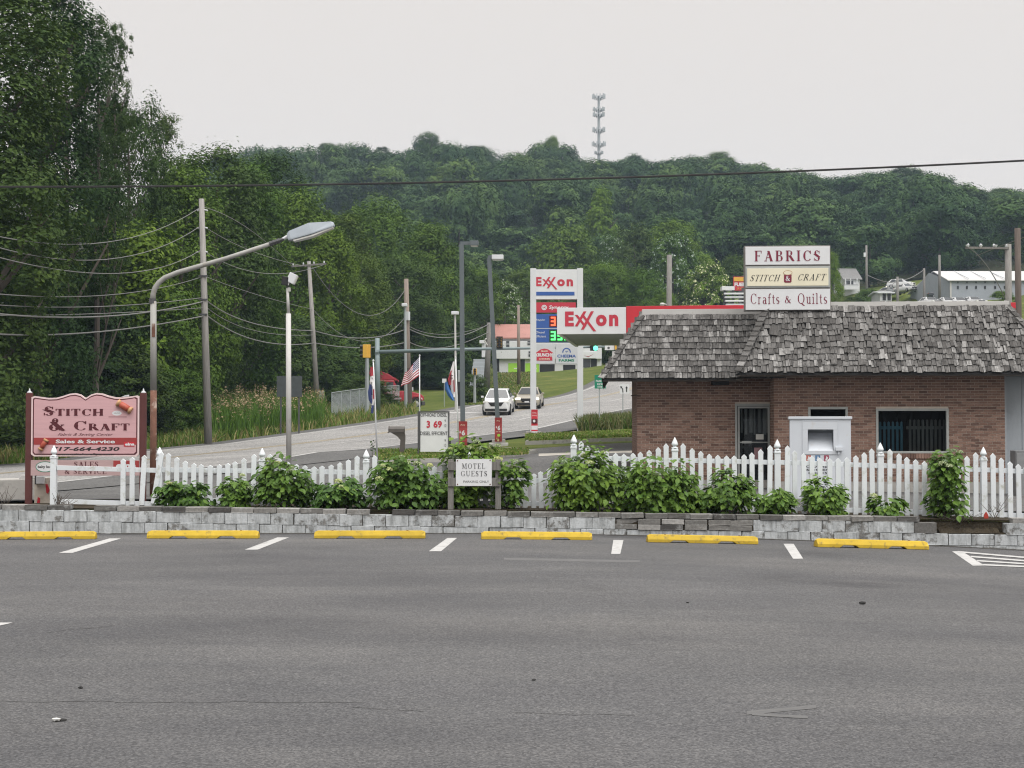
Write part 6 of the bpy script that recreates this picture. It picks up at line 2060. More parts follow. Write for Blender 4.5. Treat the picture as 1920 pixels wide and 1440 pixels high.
# ------------------------------------------------------------------ vehicles
def wheel(parent, cx, cy, r, w=.22):
    """tyre with a rim; axle along x"""
    Mx = Matrix.Rotation(math.pi / 2, 4, 'Y')
    o = MB().lathe([(r * .62, -w / 2), (r * .9, -w / 2), (r, -w * .35), (r, w * .35), (r * .9, w / 2), (r * .62, w / 2)], 18, Mx).build('wheel', M_TYRE, parent, (cx, cy, r), smooth=False)
    MB().lathe([(r * .60, -w / 2 - .01), (r * .5, -w * .62), (r * .15, -w * .60), (r * .15, w * .60), (r * .5, w * .62), (r * .60, w / 2 + .01)], 14, Mx).build('rim', M_RIM, o)
    return o
def car(label, loc, rz, paint, suv=True, lit=False, group='cars', name='car', far=False, cat='car'):
    t = thing(name, label, cat, loc, rz, group)
    L, W, H = (4.55, 1.86, 1.69) if suv else (4.8, 1.82, 1.46)
    bz = 1.08 if suv else .93
    hw = W / 2
    def ring(y, z0, z1, w, tw):
        return [(-w * .94, y, z0), (-w, y, z0 + .12), (-w, y, (z0 + z1) * .52), (-w * tw, y, z1), (w * tw, y, z1), (w, y, (z0 + z1) * .52), (w, y, z0 + .12), (w * .94, y, z0)]
    st_ = [(0, .34, .84 if suv else .68, .76, .9), (.10, .24, .98 if suv else .78, .87, .9), (.45, .24, 1.04 if suv else .84, .95, .88), (1.15, .24, bz, 1, .9), (1.4, .24, bz + .02, 1, .93), (L - .9, .26, bz + .05, 1, .93), (L - .25, .30, bz + .02, .95, .9), (L, .42, bz - .12, .86, .9)]
    body = MB().loft([ring(a, b, c, hw * d, e) for a, b, c, d, e in st_]).build('body', paint, t, bev=.03, smooth=True)
    y0, y1, y2, y3 = (1.02, 1.78, 3.75, L - .10) if suv else (1.35, 2.15, 3.25, L - .75)
    rw, bw = hw * .66, hw * .90
    rz_ = H - .02
    cab = MB().loft([[(-bw, y0, bz - .03), (bw, y0, bz - .03), (bw, y0 + .02, bz), (-bw, y0 + .02, bz)], [(-bw, y1, bz), (bw, y1, bz), (rw, y1, rz_ - .04), (-rw, y1, rz_ - .04)],
                     [(-bw, (y1 + y2) / 2, bz), (bw, (y1 + y2) / 2, bz), (rw, (y1 + y2) / 2, rz_), (-rw, (y1 + y2) / 2, rz_)],
                     [(-bw, y2, bz), (bw, y2, bz), (rw, y2, rz_ - .05), (-rw, y2, rz_ - .05)], [(-bw * .95, y3, bz - .02), (bw * .95, y3, bz - .02), (bw * .9, y3 - .02, bz + .06), (-bw * .9, y3 - .02, bz + .06)]]).build('cabin', paint, t, bev=.02)
    def q(a, b, c, d, nm, par=t, m=M_CARGLASS):
        return MB().add([a, b, c, d], [(0, 1, 2, 3)]).build(nm, m, par, fix=False)
    n0 = .012
    def lp(a, b, s): return tuple(a[i] + (b[i] - a[i]) * s for i in range(3))
    A0, A1, A2, A3 = (-bw, y0 + .05, bz + .03), (bw, y0 + .05, bz + .03), (rw, y1, rz_ - .04), (-rw, y1, rz_ - .04)
    def inset(pts, s, off):
        c = tuple(sum(p[i] for p in pts) / 4 for i in range(3))
        return [tuple(lp(p, c, s)[i] + off[i] for i in range(3)) for p in pts]
    q(*inset([A0, A1, A2, A3], .10, (0, -.02, .015)), 'windscreen')
    for s in (-1, 1):
        pts = [(s * bw, y0 + .55, bz + .03), (s * bw, y3 - .35, bz + .03), (s * rw, y2 - .05, rz_ - .07), (s * rw, y1 + .08, rz_ - .07)]
        q(*inset(pts, .07, (s * .018, 0, .004)), 'side_window')
        m = MB().box(-.09, .09, -.05, .05, 0, .13, Matrix.Translation((s * (hw + .10), y0 + .45, bz + .02))).build('mirror', paint, t, bev=.03)
        hl = MB().box(-.20, .20, -.02, .16, 0, .13, Matrix.Translation((s * hw * .72, .05, .66 + (.16 if suv else 0))) @ Matrix.Rotation(s * .25, 4, 'Z')).build('headlight', M_HEADLAMP if lit else M_LENS, t, bev=.03)
        MB().box(-.14, .14, L - .06, L - .01, .72, .9, Matrix.Translation((s * hw * .66, 0, 0))).build('tail_light', M_SPOOLRED, t)
        for yy in (.82, L - .85):
            wheel(t, s * (hw - .10), yy, .38 if suv else .33)
    zg = .12 if suv else 0.0
    MB().prism([(-hw * .36, .50 + zg), (hw * .36, .50 + zg), (hw * .56, .76 + zg), (-hw * .56, .76 + zg)], -.03, .08).build('grille', M_BLACK, t, bev=.02)
    MB().box(-hw * .78, hw * .78, -.02, .10, .30, .46).build('lower_intake', M_BLACK, t, bev=.03)
    MB().box(-.16, .16, -.045, -.03, .47, .57).build('number_plate', M_SIGNWHITE, t)
    return t
def on_road(px, Y, dz=.11):
    v = onground(px, Y)
    return (v.x, v.y, v.z + dz)
def tilt(t, rz, dy=3.0):
    """pitch a parked or moving thing with the ground under it"""
    fx, fy = math.sin(rz), -math.cos(rz)
    x0, y0 = t.location.x, t.location.y
    dz = tzz(x0 + fx * 1.0, y0 + fy * 1.0) - tzz(x0 - fx * 3.5, y0 - fy * 3.5)
    t.rotation_euler = (math.atan2(dz, -4.5) if False else -math.atan2(-dz, 4.5) * -1 if False else math.atan2(-dz, 4.5), 0, rz)
def road_at(px, bot):
    for Y in np.arange(80, 150, .5):
        v = onground(px, Y, .11)
        if HOR - (v.z - CAMZ) / Y * F < bot: return (v.x, v.y, v.z)
c1 = car('white SUV coming down the road behind the leaning dark lamp pole', road_at(930, 780), R(-4), M_CARWHITE, True, False, 'cars coming down the road')
tilt(c1, R(-4))
c2 = car('champagne coloured car with lit headlamps following the white SUV', road_at(988, 768), R(-5), M_CARTAN, False, True, 'cars coming down the road')
tilt(c2, R(-5))
print('cars', c1.location, c2.location)

# red road tractor, nose to the right, behind the shrub
tb = onground(770, 140)
print('truck', tb)
tk = thing('red_truck', 'red road tractor with a swept roof fairing behind the striped flag', 'truck', tb, R(6))
k = F / 140
x = lambda q: (q - 770) / k
zt_ = lambda q: P(770, q, 140).z - tb.z
cw = 1.15
MB().loft([[(a, -s * w_, c) for s, c in ((1, z0), (1, z1), (-1, z1), (-1, z0))] for a, z0, z1, w_ in ((x(742), .75, 1.75, 1.0), (x(768), .75, 1.72, .95), (x(788), .8, 1.45, .85), (x(794), .85, 1.2, .75))]).build('bonnet', M_TRUCKRED, tk, bev=.06)
cab = MB().loft([[(a, -s * cw, c) for s, c in ((1, .7), (1, z1), (-1, z1), (-1, .7))] for a, z1 in ((x(705), 2.75), (x(738), 2.72), (x(747), 1.8))]).build('cab', M_TRUCKRED, tk, bev=.05)
MB().loft([[(a, -s * cw * .95, c) for s, c in ((1, 2.76), (1, z1), (-1, z1), (-1, 2.76))] for a, z1 in ((x(705), zt_(696)), (x(714), zt_(697)), (x(728), zt_(702)), (x(740), zt_(710)), (x(747), zt_(718)))]).build('roof_fairing', M_TRUCKRED, tk, bev=.04)
MB().add([(x(741), -cw * .9, 2.66), (x(746.8), -cw * .9, 1.9), (x(746.8), cw * .9, 1.9), (x(741), cw * .9, 2.66)], [(0, 1, 2, 3)]).build('windscreen', M_CARGLASS, tk, fix=False)
MB().box(x(724), x(737), -cw - .012, -cw - .002, 1.85, 2.55).build('side_window', M_CARGLASS, cab)
MB().box(x(743), x(746), -cw - .25, -cw - .05, 1.8, 2.4).build('mirror', M_BLACK, cab)
for a in (x(779), x(724), x(705)):
    for s in (-1, 1):
        Mx = Matrix.Rotation(math.pi / 2, 4, 'X')
        o = MB().lathe([(.3, -.15), (.47, -.15), (.52, -.1), (.52, .1), (.47, .15), (.3, .15)], 16, Mx).build('wheel', M_TYRE, tk, (a, s * .98, .52))
        MB().lathe([(.29, -.16), (.1, -.2), (.1, .2), (.29, .16)], 12, Mx).build('rim', M_RIM, o)
MB().loft([[(a, -s * 1.16, c) for s, c in ((1, z0), (1, z1), (-1, z1), (-1, z0))] for a, z0, z1 in ((x(769), .9, 1.05), (x(774), 1.15, 1.3), (x(784), 1.15, 1.3), (x(790), .8, .95))]).build('front_wing', M_TRUCKRED, tk, bev=.02)
MB().box(x(790), x(796), -1.15, 1.15, .4, .75).build('bumper', M_STEELDK, tk, bev=.03)
MB().box(x(786), x(791), -1.0, -.86, .85, 1.1).build('headlight', M_LENS, tk)
MB().box(x(744), x(752), -1.02, -.99, .95, 1.1).box(x(744), x(752), -1.02, -.99, .55, .62).build('step_plate', M_RIM, tk)
MB().box(x(690), x(745), -.5, .5, .55, .8).build('chassis', M_BLACK, tk)

# white trailer with a round red emblem, mostly behind the shrub
tb = onground(668, 132)
tr_ = thing('white_trailer', 'white trailer top with a round red emblem showing over the shrub', 'trailer', tb, R(3))
k = F / 132
x = lambda q: (q - 668) / k
zt_ = lambda q: P(668, q, 132).z - tb.z
by = MB().box(x(645), x(686), 0, 2.2, 1.0, zt_(692)).build('body', M_CANOPYW, tr_, bev=.04)
MB().box(x(674), x(684), -.01, -.001, zt_(699), zt_(696)).build('dark_stripe', M_BLACK, by)
q = MB(); q.disc(x(664), zt_(701), 8 / k, 8 / k, -.012, 20); q.build('emblem_ring', M_SIGNWHITE, by, fix=False)
q = MB(); q.disc(x(664), zt_(701), 6.4 / k, 6.4 / k, -.02, 20); q.build('emblem', M_RED, by, fix=False)
for a in (x(655), x(678)):
    wheel(tr_, 0, 0, .5).location = (a, .3, .5)
for o in kids(tr_):
    if o.name.startswith('wheel'): o.rotation_euler = (0, 0, math.pi / 2)

# vehicles on the far slope to the right
def far_car(px, bot, Y, paint, label, rz, suv=False, lit=False, group='cars parked on the far slope'):
    for Y in np.arange(110, 330, 1.0):        # where the ground shows at this photo height
        b = onground(px, Y)
        if HOR - (b.z - CAMZ) / Y * F < bot: break
    return car(label, (b.x, b.y, b.z + .02), rz, paint, suv, lit, group)
far_car(1716, 540, 238, M_CARWHITE, 'white SUV on the far slope, the upper of two seen one above the other', R(55), True)
far_car(1716, 551, 222, M_CARWHITE, 'white car on the far slope just below the upper white SUV', R(20))
far_car(1672, 548, 232, M_CARDARK, 'dark van with its lamps on beside the short distant pole', R(-10), True, True)
far_car(1690, 553, 218, M_CARGREY, 'grey car with pale front right of the dark van on the far slope', R(35))
for i, (px, lab) in enumerate(((1760, 'white car roof showing over the canopy, first from the far slope road'), (1793, 'white car roof showing over the canopy, second from the far slope road'),
                               (1815, 'white car roof showing over the canopy below the barn windows'), (1843, 'white car roof showing over the canopy nearest the lamp crossarm pole'))):
    far_car(px, 575, 196 + i, M_CARWHITE, lab, R(12))
far_car(1800, 561, 208, M_CARDARK, 'dark car parked against the blue grey barn wall', R(85))

# ------------------------------------------------------------------ buildings far off
def gable(name, label, px0, px1, base, eave, ridge, Y, depth, wm, rm, rz=0.0, rin=0.0):
    """long side to the viewer; roof ridge along x"""
    k = F / Y
    b = P((px0 + px1) / 2, base, Y)
    t = thing(name, label, 'building', (b.x, b.y, b.z), rz)
    W = (px1 - px0) / k / 2
    he, hr_ = P(960, eave, Y).z - b.z, P(960, ridge, Y).z - b.z
    mb = MB()
    mb.box(-W, W, 0, depth, -4, he)
    mb.prism([(-W, he), (W, he), (W - .01, he + .01)], .1, .2) if False else None
    wl = mb.build('wall', wm, t)
    for s in (-1, 1):
        MB().add([(s * W, 0, he), (s * W, depth, he), (s * W, depth / 2, hr_)], [(0, 1, 2)]).build('gable', wm, t, fix=False)
    o = .4
    mb = MB()
    mb.loft([[(-W - o + rin, depth / 2, hr_ + .1), (-W - o + rin, depth / 2, hr_ + .25), (-W - o, -o, he + .05), (-W - o, -o, he - .1)], [(W + o, depth / 2, hr_ + .1), (W + o, depth / 2, hr_ + .25), (W + o, -o, he + .05), (W + o, -o, he - .1)]])
    mb.loft([[(-W - o + rin, depth / 2, hr_ + .1), (-W - o + rin, depth / 2, hr_ + .25), (-W - o, depth + o, he + .05), (-W - o, depth + o, he - .1)], [(W + o, depth / 2, hr_ + .1), (W + o, depth / 2, hr_ + .25), (W + o, depth + o, he + .05), (W + o, depth + o, he - .1)]])
    mb.build('roof', rm, t)
    return t, k, W, he, hr_, (lambda q: (q - (px0 + px1) / 2) / k), (lambda q: P(960, q, Y).z - b.z)
# the store
t, k, W, he, hr_, x, z = gable('far_store', 'white roadside store with a salmon metal roof and lime green doors', 928, 1128, 699, 634, 606, 188, 11, M_CANOPYW, M_SALMON)
MB().box(x(928), x(1128), -.5, -.001, z(673), z(640)).build('upper_front', M_SIGNWHITE, t, bev=.03)
for nm, a, b, c, d, m in (('garage_door', 953, 974, 699, 681, M_LIME), ('garage_door', 985, 1011, 699, 681, M_LIME), ('dark_doorway', 930, 936, 697, 673, M_BLACK), ('dark_doorway', 975, 984, 699, 674, M_BLACK),
                          ('dark_bay', 1012, 1040, 699, 683, M_BLACK), ('dark_bay', 1056, 1079, 699, 684, M_BLACK), ('dark_bay', 1108, 1119, 698, 671, M_BLACK), ('grey_window', 1092, 1107, 689, 672, M_CARGLASS)):
    MB().box(x(a), x(b), -.06, -.002, z(c), z(d)).build(nm, m, t)
for px in (968, 1002):
    MB().box(x(px) - .3, x(px) + .3, -.09, -.065, z(692), z(690)).build('door_window', M_SIGNWHITE, t)
for a, b, c, d in ((949, 955, 651, 640), (989, 994, 647, 640), (991, 995, 669, 659)):
    w_ = MB().box(x(a), x(b), -.56, -.505, z(c), z(d)).build('window', M_CARGLASS, t)
    MB().box(x(a), x(b), -.6, -.57, z((c + d) / 2) - .04, z((c + d) / 2) + .04).build('glazing_bar', M_WHITE, w_)
sg = MB().box(x(1090), x(1117), -.62, -.505, z(672), z(660)).build('store_sign', M_SIGNWHITE, t)
MB().prism([(x(1094), z(667)), (x(1103), z(670)), (x(1113), z(664)), (x(1103), z(668.5))], -.64, -.625).build('sign_swoosh', M_REDBAND, sg)
tt = thing('grey_annex', 'grey flat annex wall with stepped board courses left of the far store', 'building', tuple(P(895, 735, 156)))
k = F / 156
for i in range(9):
    MB().box((879 + i * 1.0 - 895) / k if i else -16 / k, 17 / k, i * .12, 3, i * 7 / k - 1, i * 7 / k + 6.5 / k).build('board_course', M_GREYSIDING, tt, bev=.02)
tt = thing('white_tank', 'white box tank on a stand behind the short utility pole', 'tank', tuple(P(911, 690, 160)))
k = F / 160
MB().box(-8 / k, 8 / k, 0, 2, 20 / k, 46 / k).build('box', M_CANOPYW, tt, bev=.05)
MB().box(-12 / k, -2 / k, -.3, .4, 46 / k, 52 / k).build('hood', M_SIGNWHITE, tt, bev=.03)
for s in (-1, 1):
    MB().bar((s * 6 / k, .3, -1), (s * 6 / k, .3, 20 / k), .2).build('leg', M_STEELDK, tt)
# the barn, the house, the grey shed, the fuel sign
t, k, W, he, hr_, x, z = gable('white_roof_barn', 'long blue grey barn with a bright white metal roof on the far slope', 1781, 1990, 566, 526, 497, 222, 22, M_BARNWALL, M_BARNROOF, 0, 1.0)
for px in (1796, 1813, 1830, 1847, 1866, 1884):
    MB().box(x(px) - .12, x(px) + .12, -.08, -.002, z(541.5), z(536)).build('window', M_BLACK, t)
for px in (1796, 1813, 1830, 1847, 1866):
    MB().box(x(px) - .1, x(px) + .1, -.08, -.002, z(531), z(528)).build('vent', M_STEELDK, t)
MB().box(x(1781), x(1784), -.08, -.002, z(566), z(526)).build('corner_board', M_TRIM, t)
for px in (1800, 1832, 1868):
    MB().bar((x(px) + 1.2, -.3, he + .32), (x(px) + 2.4, 10.9, hr_ + .22), .1).build('roof_seam', M_GREYPANEL, t)
t, k, W, he, hr_, x, z = gable('small_house', 'small white house with a grey shingle roof and porch among the trees', 1584, 1612, 546, 524, 501, 262, 9, M_SIGNWHITE, M_HOUSEROOF)
pc = MB().box(x(1578), x(1604), -2.2, -2.0, z(545), z(536)).box(x(1578), x(1604), -2.2, 0, z(537), z(535.5)).build('porch', M_WHITE, t)
for px in (1580, 1590, 1602):
    MB().bar((x(px), -2.1, z(537)), (x(px), -2.1, z(524)), .15).build('porch_post', M_WHITE, t)
MB().box(x(1587), x(1600), -.06, -.002, z(536), z(527)).build('window', M_CARGLASS, t)
t, k, W, he, hr_, x, z = gable('grey_shed', 'pale grey shed with dark bay openings beside the parked cars', 1650, 1672, 566, 549, 547, 208, 5, M_GREYPANEL, M_GREYPANEL)
for a, b in ((1655, 1661), (1664, 1670)):
    MB().box(x(a), x(b), -.05, -.002, z(563), z(548)).build('dark_bay', M_BLACK, t)
t, k, x, z = polething('fuel_sign', 'red and yellow FUEL sign on a post just left of the shop roof sign', 'sign', 1388, 600, 150)
fs = MB().box(x(1375), x(1401), -.1, .1, z(545), z(519)).build('cabinet', M_EXRED, t, bev=.03)
MB().box(x(1376), x(1401), -.13, -.11, z(527.5), z(520)).build('yellow_top', M_YELLOW, fs)
lettering(fs, M_SIGNWHITE, -.12, [('FUEL', x(1387), z(533.5), 20 / k, 7 / k)], bold=.05)
lettering(fs, M_YELLOW, -.12, [('24 HR', x(1387), z(541), 12 / k, 4 / k)])
MB().bar((0, 0, -1), (0, 0, z(545)), .3).build('post', M_STEELDK, t)
t, k, x, z = polething('flatbed_load', 'stack of white frames loaded under a pale roof left of the fuel sign', 'load', 1376, 590, 148)
MB().box(x(1352), x(1376), -.6, .6, z(545), z(538)).build('pale_roof', M_SIGNWHITE, t, bev=.03)
for i, py in enumerate((550, 557, 564, 571)):
    MB().box(x(1356 + i), x(1396), -.7 - .1 * i, -.3, z(py + 3), z(py)).build('frame', M_SIGNWHITE if i % 2 == 0 else M_GREYPANEL, t, bev=.03)
for px in (1358, 1374, 1392):
    MB().bar((x(px), -.2, -.2), (x(px), -.2, z(540)), .2).build('upright', M_STEELDK, t)

# cell tower on the ridge
tb = P(1123, 330, 500)
tw = thing('cell_tower', 'tall grey cell tower with five tiers of antennas rising above the wooded ridge', 'tower', tb)
k = F / 500
x = lambda q: (q - 1123) / k
z = lambda q: (330 - q) / k
MB().tube([(0, 0, -6), (0, 0, z(178))], [.62, .40], 8).build('mast', M_GALV, tw)
for py, hw_, hh_ in ((180, 12.5, 6.5), (204, 11, 5), (214, 11, 5.5), (243, 12, 6.5), (270, 13, 6), (286, 8, 4)):
    tier = MB()
    for a in range(3):
        t0 = a * 2.094 + .4
        d = Vector((math.cos(t0), math.sin(t0), 0))
        e = Vector((-d.y, d.x, 0))
        c = d * hw_ / k * .62
        tier.tube([(0, 0, z(py)), tuple(c + Vector((0, 0, z(py))))], .16, 5)
        tier.tube([tuple(c - e * hw_ / k * .75 + Vector((0, 0, z(py)))), tuple(c + e * hw_ / k * .75 + Vector((0, 0, z(py))))], .15, 5)
    tr2 = tier.build('antenna_frame', M_GALV, tw)
    for a in range(3):
        t0 = a * 2.094 + .4
        d = Vector((math.cos(t0), math.sin(t0), 0))
        e = Vector((-d.y, d.x, 0))
        for s in (-.72, -.25, .25, .72):
            c = d * hw_ / k * .66 + e * hw_ / k * s
            MB().box(c.x - .2, c.x + .2, c.y - .15, c.y + .15, z(py + hh_ * .7), z(py - hh_ * .7)).build('antenna', M_GREYPANEL if (a + int(s * 4)) % 2 else M_GALV, tr2)

# chain link fence beyond the road
fa, fb = onground(622, 100), onground(748, 116)
cf = thing('chain_link_fence', 'grey chain link fence between the reeds and the red truck', 'fence', fa)
d = fb - fa
n = 8
Lf = math.hypot(d.x, d.y)
def cfp(t): 
    X, Y_ = fa.x + d.x * t, fa.y + d.y * t
    return Vector((d.x * t, d.y * t, tzz(X, Y_) - fa.z))
for i in range(n + 1):
    p = cfp(i / n)
    MB().tube([p, p + Vector((0, 0, 1.75))], .04, 6).build('post', M_GALV, cf)
MB().tube([cfp(i / 24) + Vector((0, 0, 1.72)) for i in range(25)], .03, 5).build('top_rail', M_GALV, cf)
mb = MB()
m_ = int(Lf / .16)
for i in range(-11, m_):
    for s in (0, 1):
        t0, t1 = i / m_, (i + 11) / m_
        if s: t0, t1 = t1, t0
        a, b = cfp(min(max(t0, 0), 1)), cfp(min(max(t1, 0), 1))
        f0, f1 = (min(max(t0, 0), 1) - t0) / (t1 - t0), (min(max(t1, 0), 1) - t0) / (t1 - t0)
        mb.tube([a + Vector((0, 0, .02 + 1.7 * f0)), b + Vector((0, 0, .02 + 1.7 * f1))], .009, 3, False)
mb.build('wire_mesh', M_GALV, cf, fix=False, kind='stuff')

# ------------------------------------------------------------------ overhead wires
def wire(p0, p1, p2, Y0, Y2, r, label, mat=M_WIREGREY, group='wires strung along the road poles', n=20):
    """cable through three photo points (start, middle, end) between depths Y0 and Y2"""
    pts = []
    for i in range(n + 1):
        t = i / n
        a, b, c = (1 - t) * (1 - 2 * t), 4 * t * (1 - t), t * (2 * t - 1)
        px, py = a * p0[0] + b * p1[0] + c * p2[0], a * p0[1] + b * p1[1] + c * p2[1]
        pts.append(P(px, py, Y0 + (Y2 - Y0) * t))
    o = MB().tube(pts, r, 5).build('wire', mat)
    tag(o, label, 'wire', group)
wire((-250, 349), (960, 338.5), (2170, 287), 34, 33, .024, 'thick black cable crossing the whole view in front of the hill', M_WIRE, 'black cable', 40)
W_A = 77
for p0, p1, p2, r, lab in (((-140, 405), (150, 458), (374, 390), .020, 'topmost wire dipping left from the tall leaning pole'), ((-140, 415), (150, 488), (374, 425), .020, 'second wire down dipping left from the tall leaning pole'),
                           ((-140, 440), (170, 512), (374, 470), .020, 'third wire down dipping left from the tall leaning pole'), ((-140, 535), (150, 556), (376, 520), .018, 'fourth wire down, thin, left of the tall leaning pole'),
                           ((-140, 558), (120, 576), (380, 558), .020, 'fifth wire down passing behind the lamp post'), ((-140, 570), (140, 595), (382, 565), .032, 'thick pale cable, upper, passing behind the lamp post'),
                           ((-140, 590), (120, 590), (382, 577), .018, 'thin wire just under the thick pale cable'), ((-140, 612), (110, 627), (384, 592), .032, 'lowest thick pale cable left of the lamp post')):
    wire(p0, p1, p2, 46, W_A, r, lab)
for p0, p1, p2, r, lab in (((380, 388), (460, 425), (548, 499), .020, 'topmost wire running right from the tall leaning pole to the crossarm'), ((380, 423), (470, 470), (575, 500), .020, 'second wire running right to the middle of the crossarm'),
                           ((381, 470), (490, 512), (608, 496), .020, 'third wire running right to the crossarm far end'), ((384, 518), (480, 552), (586, 580), .018, 'thin wire running right to the middle of the crossarm pole'),
                           ((385, 562), (470, 605), (588, 620), .034, 'thick cable sagging right from the tall leaning pole'), ((385, 574), (470, 618), (588, 628), .020, 'thin wire under the thick sagging cable'),
                           ((386, 590), (480, 638), (590, 643), .034, 'lowest cable sagging right from the tall leaning pole')):
    wire(p0, p1, p2, W_A, 104, r, lab)
for p0, p1, p2, r, lab in (((585, 500), (680, 590), (761, 541), .022, 'sagging wire between the crossarm pole and the brown pole top'), ((587, 580), (680, 640), (763, 590), .022, 'second sagging wire between the crossarm pole and brown pole'),
                           ((589, 620), (680, 634), (764, 616), .036, 'thick cable between the crossarm pole and brown pole'), ((590, 643), (680, 652), (765, 641), .036, 'lowest cable between the crossarm pole and brown pole')):
    wire(p0, p1, p2, 104, 110, r, lab)
for p0, p1, p2, r, lab in (((765, 616), (840, 633), (917, 607), .036, 'thick cable from the brown pole to the short grey pole'), ((764, 610), (830, 627), (917, 609), .024, 'thin wire above the thick cable beside the pale pole lamp'),
                           ((765, 640), (830, 652), (917, 622), .036, 'lower cable from the brown pole to the short grey pole')):
    wire(p0, p1, p2, 110, 150, r, lab)
wire((1812, 462), (1855, 505), (1898, 590), 74.8, 75.5, .025, 'guy wire falling steeply from the lamp crossarm', M_WIREGREY, 'wires at the shop roof end')
wire((1893, 470), (1840, 452), (2000, 425), 75, 70, .02, 'pale wire rising right from the lamp crossarm pole', M_WIREGREY, 'wires at the shop roof end') if False else None
wire((1830, 480), (1880, 460), (1960, 430), 80, 70, .02, 'pale wire rising to the upper right corner past the dark pole', M_WIREGREY, 'wires at the shop roof end')
wire((1683, 522), (1660, 545), (1640, 548), 215, 210, .05, 'wire dropping from the short distant pole to the grey shed', M_WIREGREY, 'wires on the far slope')
wire((1683, 524), (1705, 522), (1733, 505), 215, 225, .05, 'wire between the two short distant poles', M_WIREGREY, 'wires on the far slope')
wire((1625, 515), (1655, 527), (1683, 530), 250, 215, .05, 'wire from the white box pole to the short distant pole', M_WIREGREY, 'wires on the far slope')
# ------------------------------------------------------------------ trees
def crown_mesh(name, seed, n_cl, n_lf, ls, prof='round', mat=M_LEAFN, cr=(.10, .20), up=.5, fill=.35, mat2=None, f2=0.0, asp=1.3, cw=.45, shell=(.55, 1.08), jit=.17):
    """crown of leaf sprays, one unit wide and high, foot at z = 0"""
    g = np.random.RandomState(seed)
    c = []
    while len(c) < n_cl:
        z = g.uniform(.03, .97)
        if prof == 'round': r = .5 * np.sqrt(max(0, 1 - ((z - .52) / .5) ** 2))
        elif prof == 'dome': r = .5 * np.sqrt(max(0, 1 - (max(0, z - .35) / .64) ** 2)) * (1 if z > .3 else .75 + .8 * z)
        elif prof == 'cone': r = .5 * (1 - z) ** .7 * min(1, z * 6 + .3)
        elif prof == 'tall': r = .5 * np.sqrt(max(0, 1 - ((z - .5) / .52) ** 2)) ** .7 * (.8 + .2 * np.sin(z * 17 + seed))
        a = g.uniform(0, 2 * np.pi)
        k = (g.uniform(fill, 1.0)) ** .5
        lump = 1 + .18 * np.sin(a * 3 + seed) + .12 * np.sin(a * 5 + z * 9 + seed * 2)
        q = r * k * lump * .86
        c.append((q * np.cos(a), q * np.sin(a), z * .92 + .02))
    c = np.array(c)
    R_ = g.uniform(cr[0], cr[1], n_cl)
    i = np.repeat(np.arange(n_cl), n_lf)
    n = len(i)
    d = unit(g.normal(size=(n, 3)))
    d[:, 2] = np.where(g.uniform(size=n) < .72, np.abs(d[:, 2]), d[:, 2])
    p = c[i] + d * R_[i][:, None] * np.array([1, 1, min(.72, 1.25 / asp)]) * g.uniform(shell[0], shell[1], (n, 1)) * (1 + .25 * np.sin(d[:, :1] * 9 + i[:, None]))
    cn_ = unit(p - np.array([0, 0, .45]))
    nr = unit(d * .8 + cn_ * cw + np.array([0, 0, up * .5]) + g.normal(size=(n, 3)) * jit)
    t = unit(np.cross(nr, g.normal(size=(n, 3))))
    b = np.cross(nr, t)
    s = ls * g.uniform(.6, 1.35, n)[:, None]
    bend = nr * s * .25
    kz = np.array([1, 1, 1 / asp])
    v = np.stack([p - t * s * kz, p + (bend * .4 - b * s * .55) * kz, p + (t * s - bend) * kz, p + (b * s * .55 + bend * .4) * kz], 1).reshape(-1, 3)
    q = np.arange(n * 4).reshape(-1, 4)
    me = np_mesh(name, v, q, mat)
    if mat2 is not None:
        me.materials.append(mat2)
        top = (d[:, 2] > .2) & (g.uniform(size=n) < f2)
        me.polygons.foreach_set('material_index', top.astype(np.int32))
    return me
def trunk_mesh(name, seed, limbs=7, h=1.0, spread=.3, r=.02):
    """unit-high trunk with limbs"""
    g = random.Random(seed)
    mb = MB()
    pts = [Vector((0, 0, -.06))]
    x = y = 0
    for i in range(1, 7):
        x += g.uniform(-.015, .015); y += g.uniform(-.015, .015)
        pts.append(Vector((x, y, i / 6 * .86 * h)))
    mb.tube(pts, [r * (1.25 - .16 * i) for i in range(7)], 7)
    for j in range(limbs):
        k = g.randint(1, 5)
        a = g.uniform(0, 6.28)
        p0 = pts[k]
        L = g.uniform(.5, 1) * spread * (1.2 - k / 8)
        p1 = p0 + Vector((math.cos(a) * L * .5, math.sin(a) * L * .5, L * .4))
        p2 = p1 + Vector((math.cos(a + .3) * L * .5, math.sin(a + .3) * L * .5, L * .45))
        mb.tube([p0, p1, p2], [r * .5, r * .32, r * .12], 5)
        mb.tube([p1, p1 + Vector((math.cos(a - .8) * L * .35, math.sin(a - .8) * L * .35, L * .3))], [r * .25, r * .08], 4)
    return mb.mesh(name, M_BARK, fix=False)
NEARC = {}
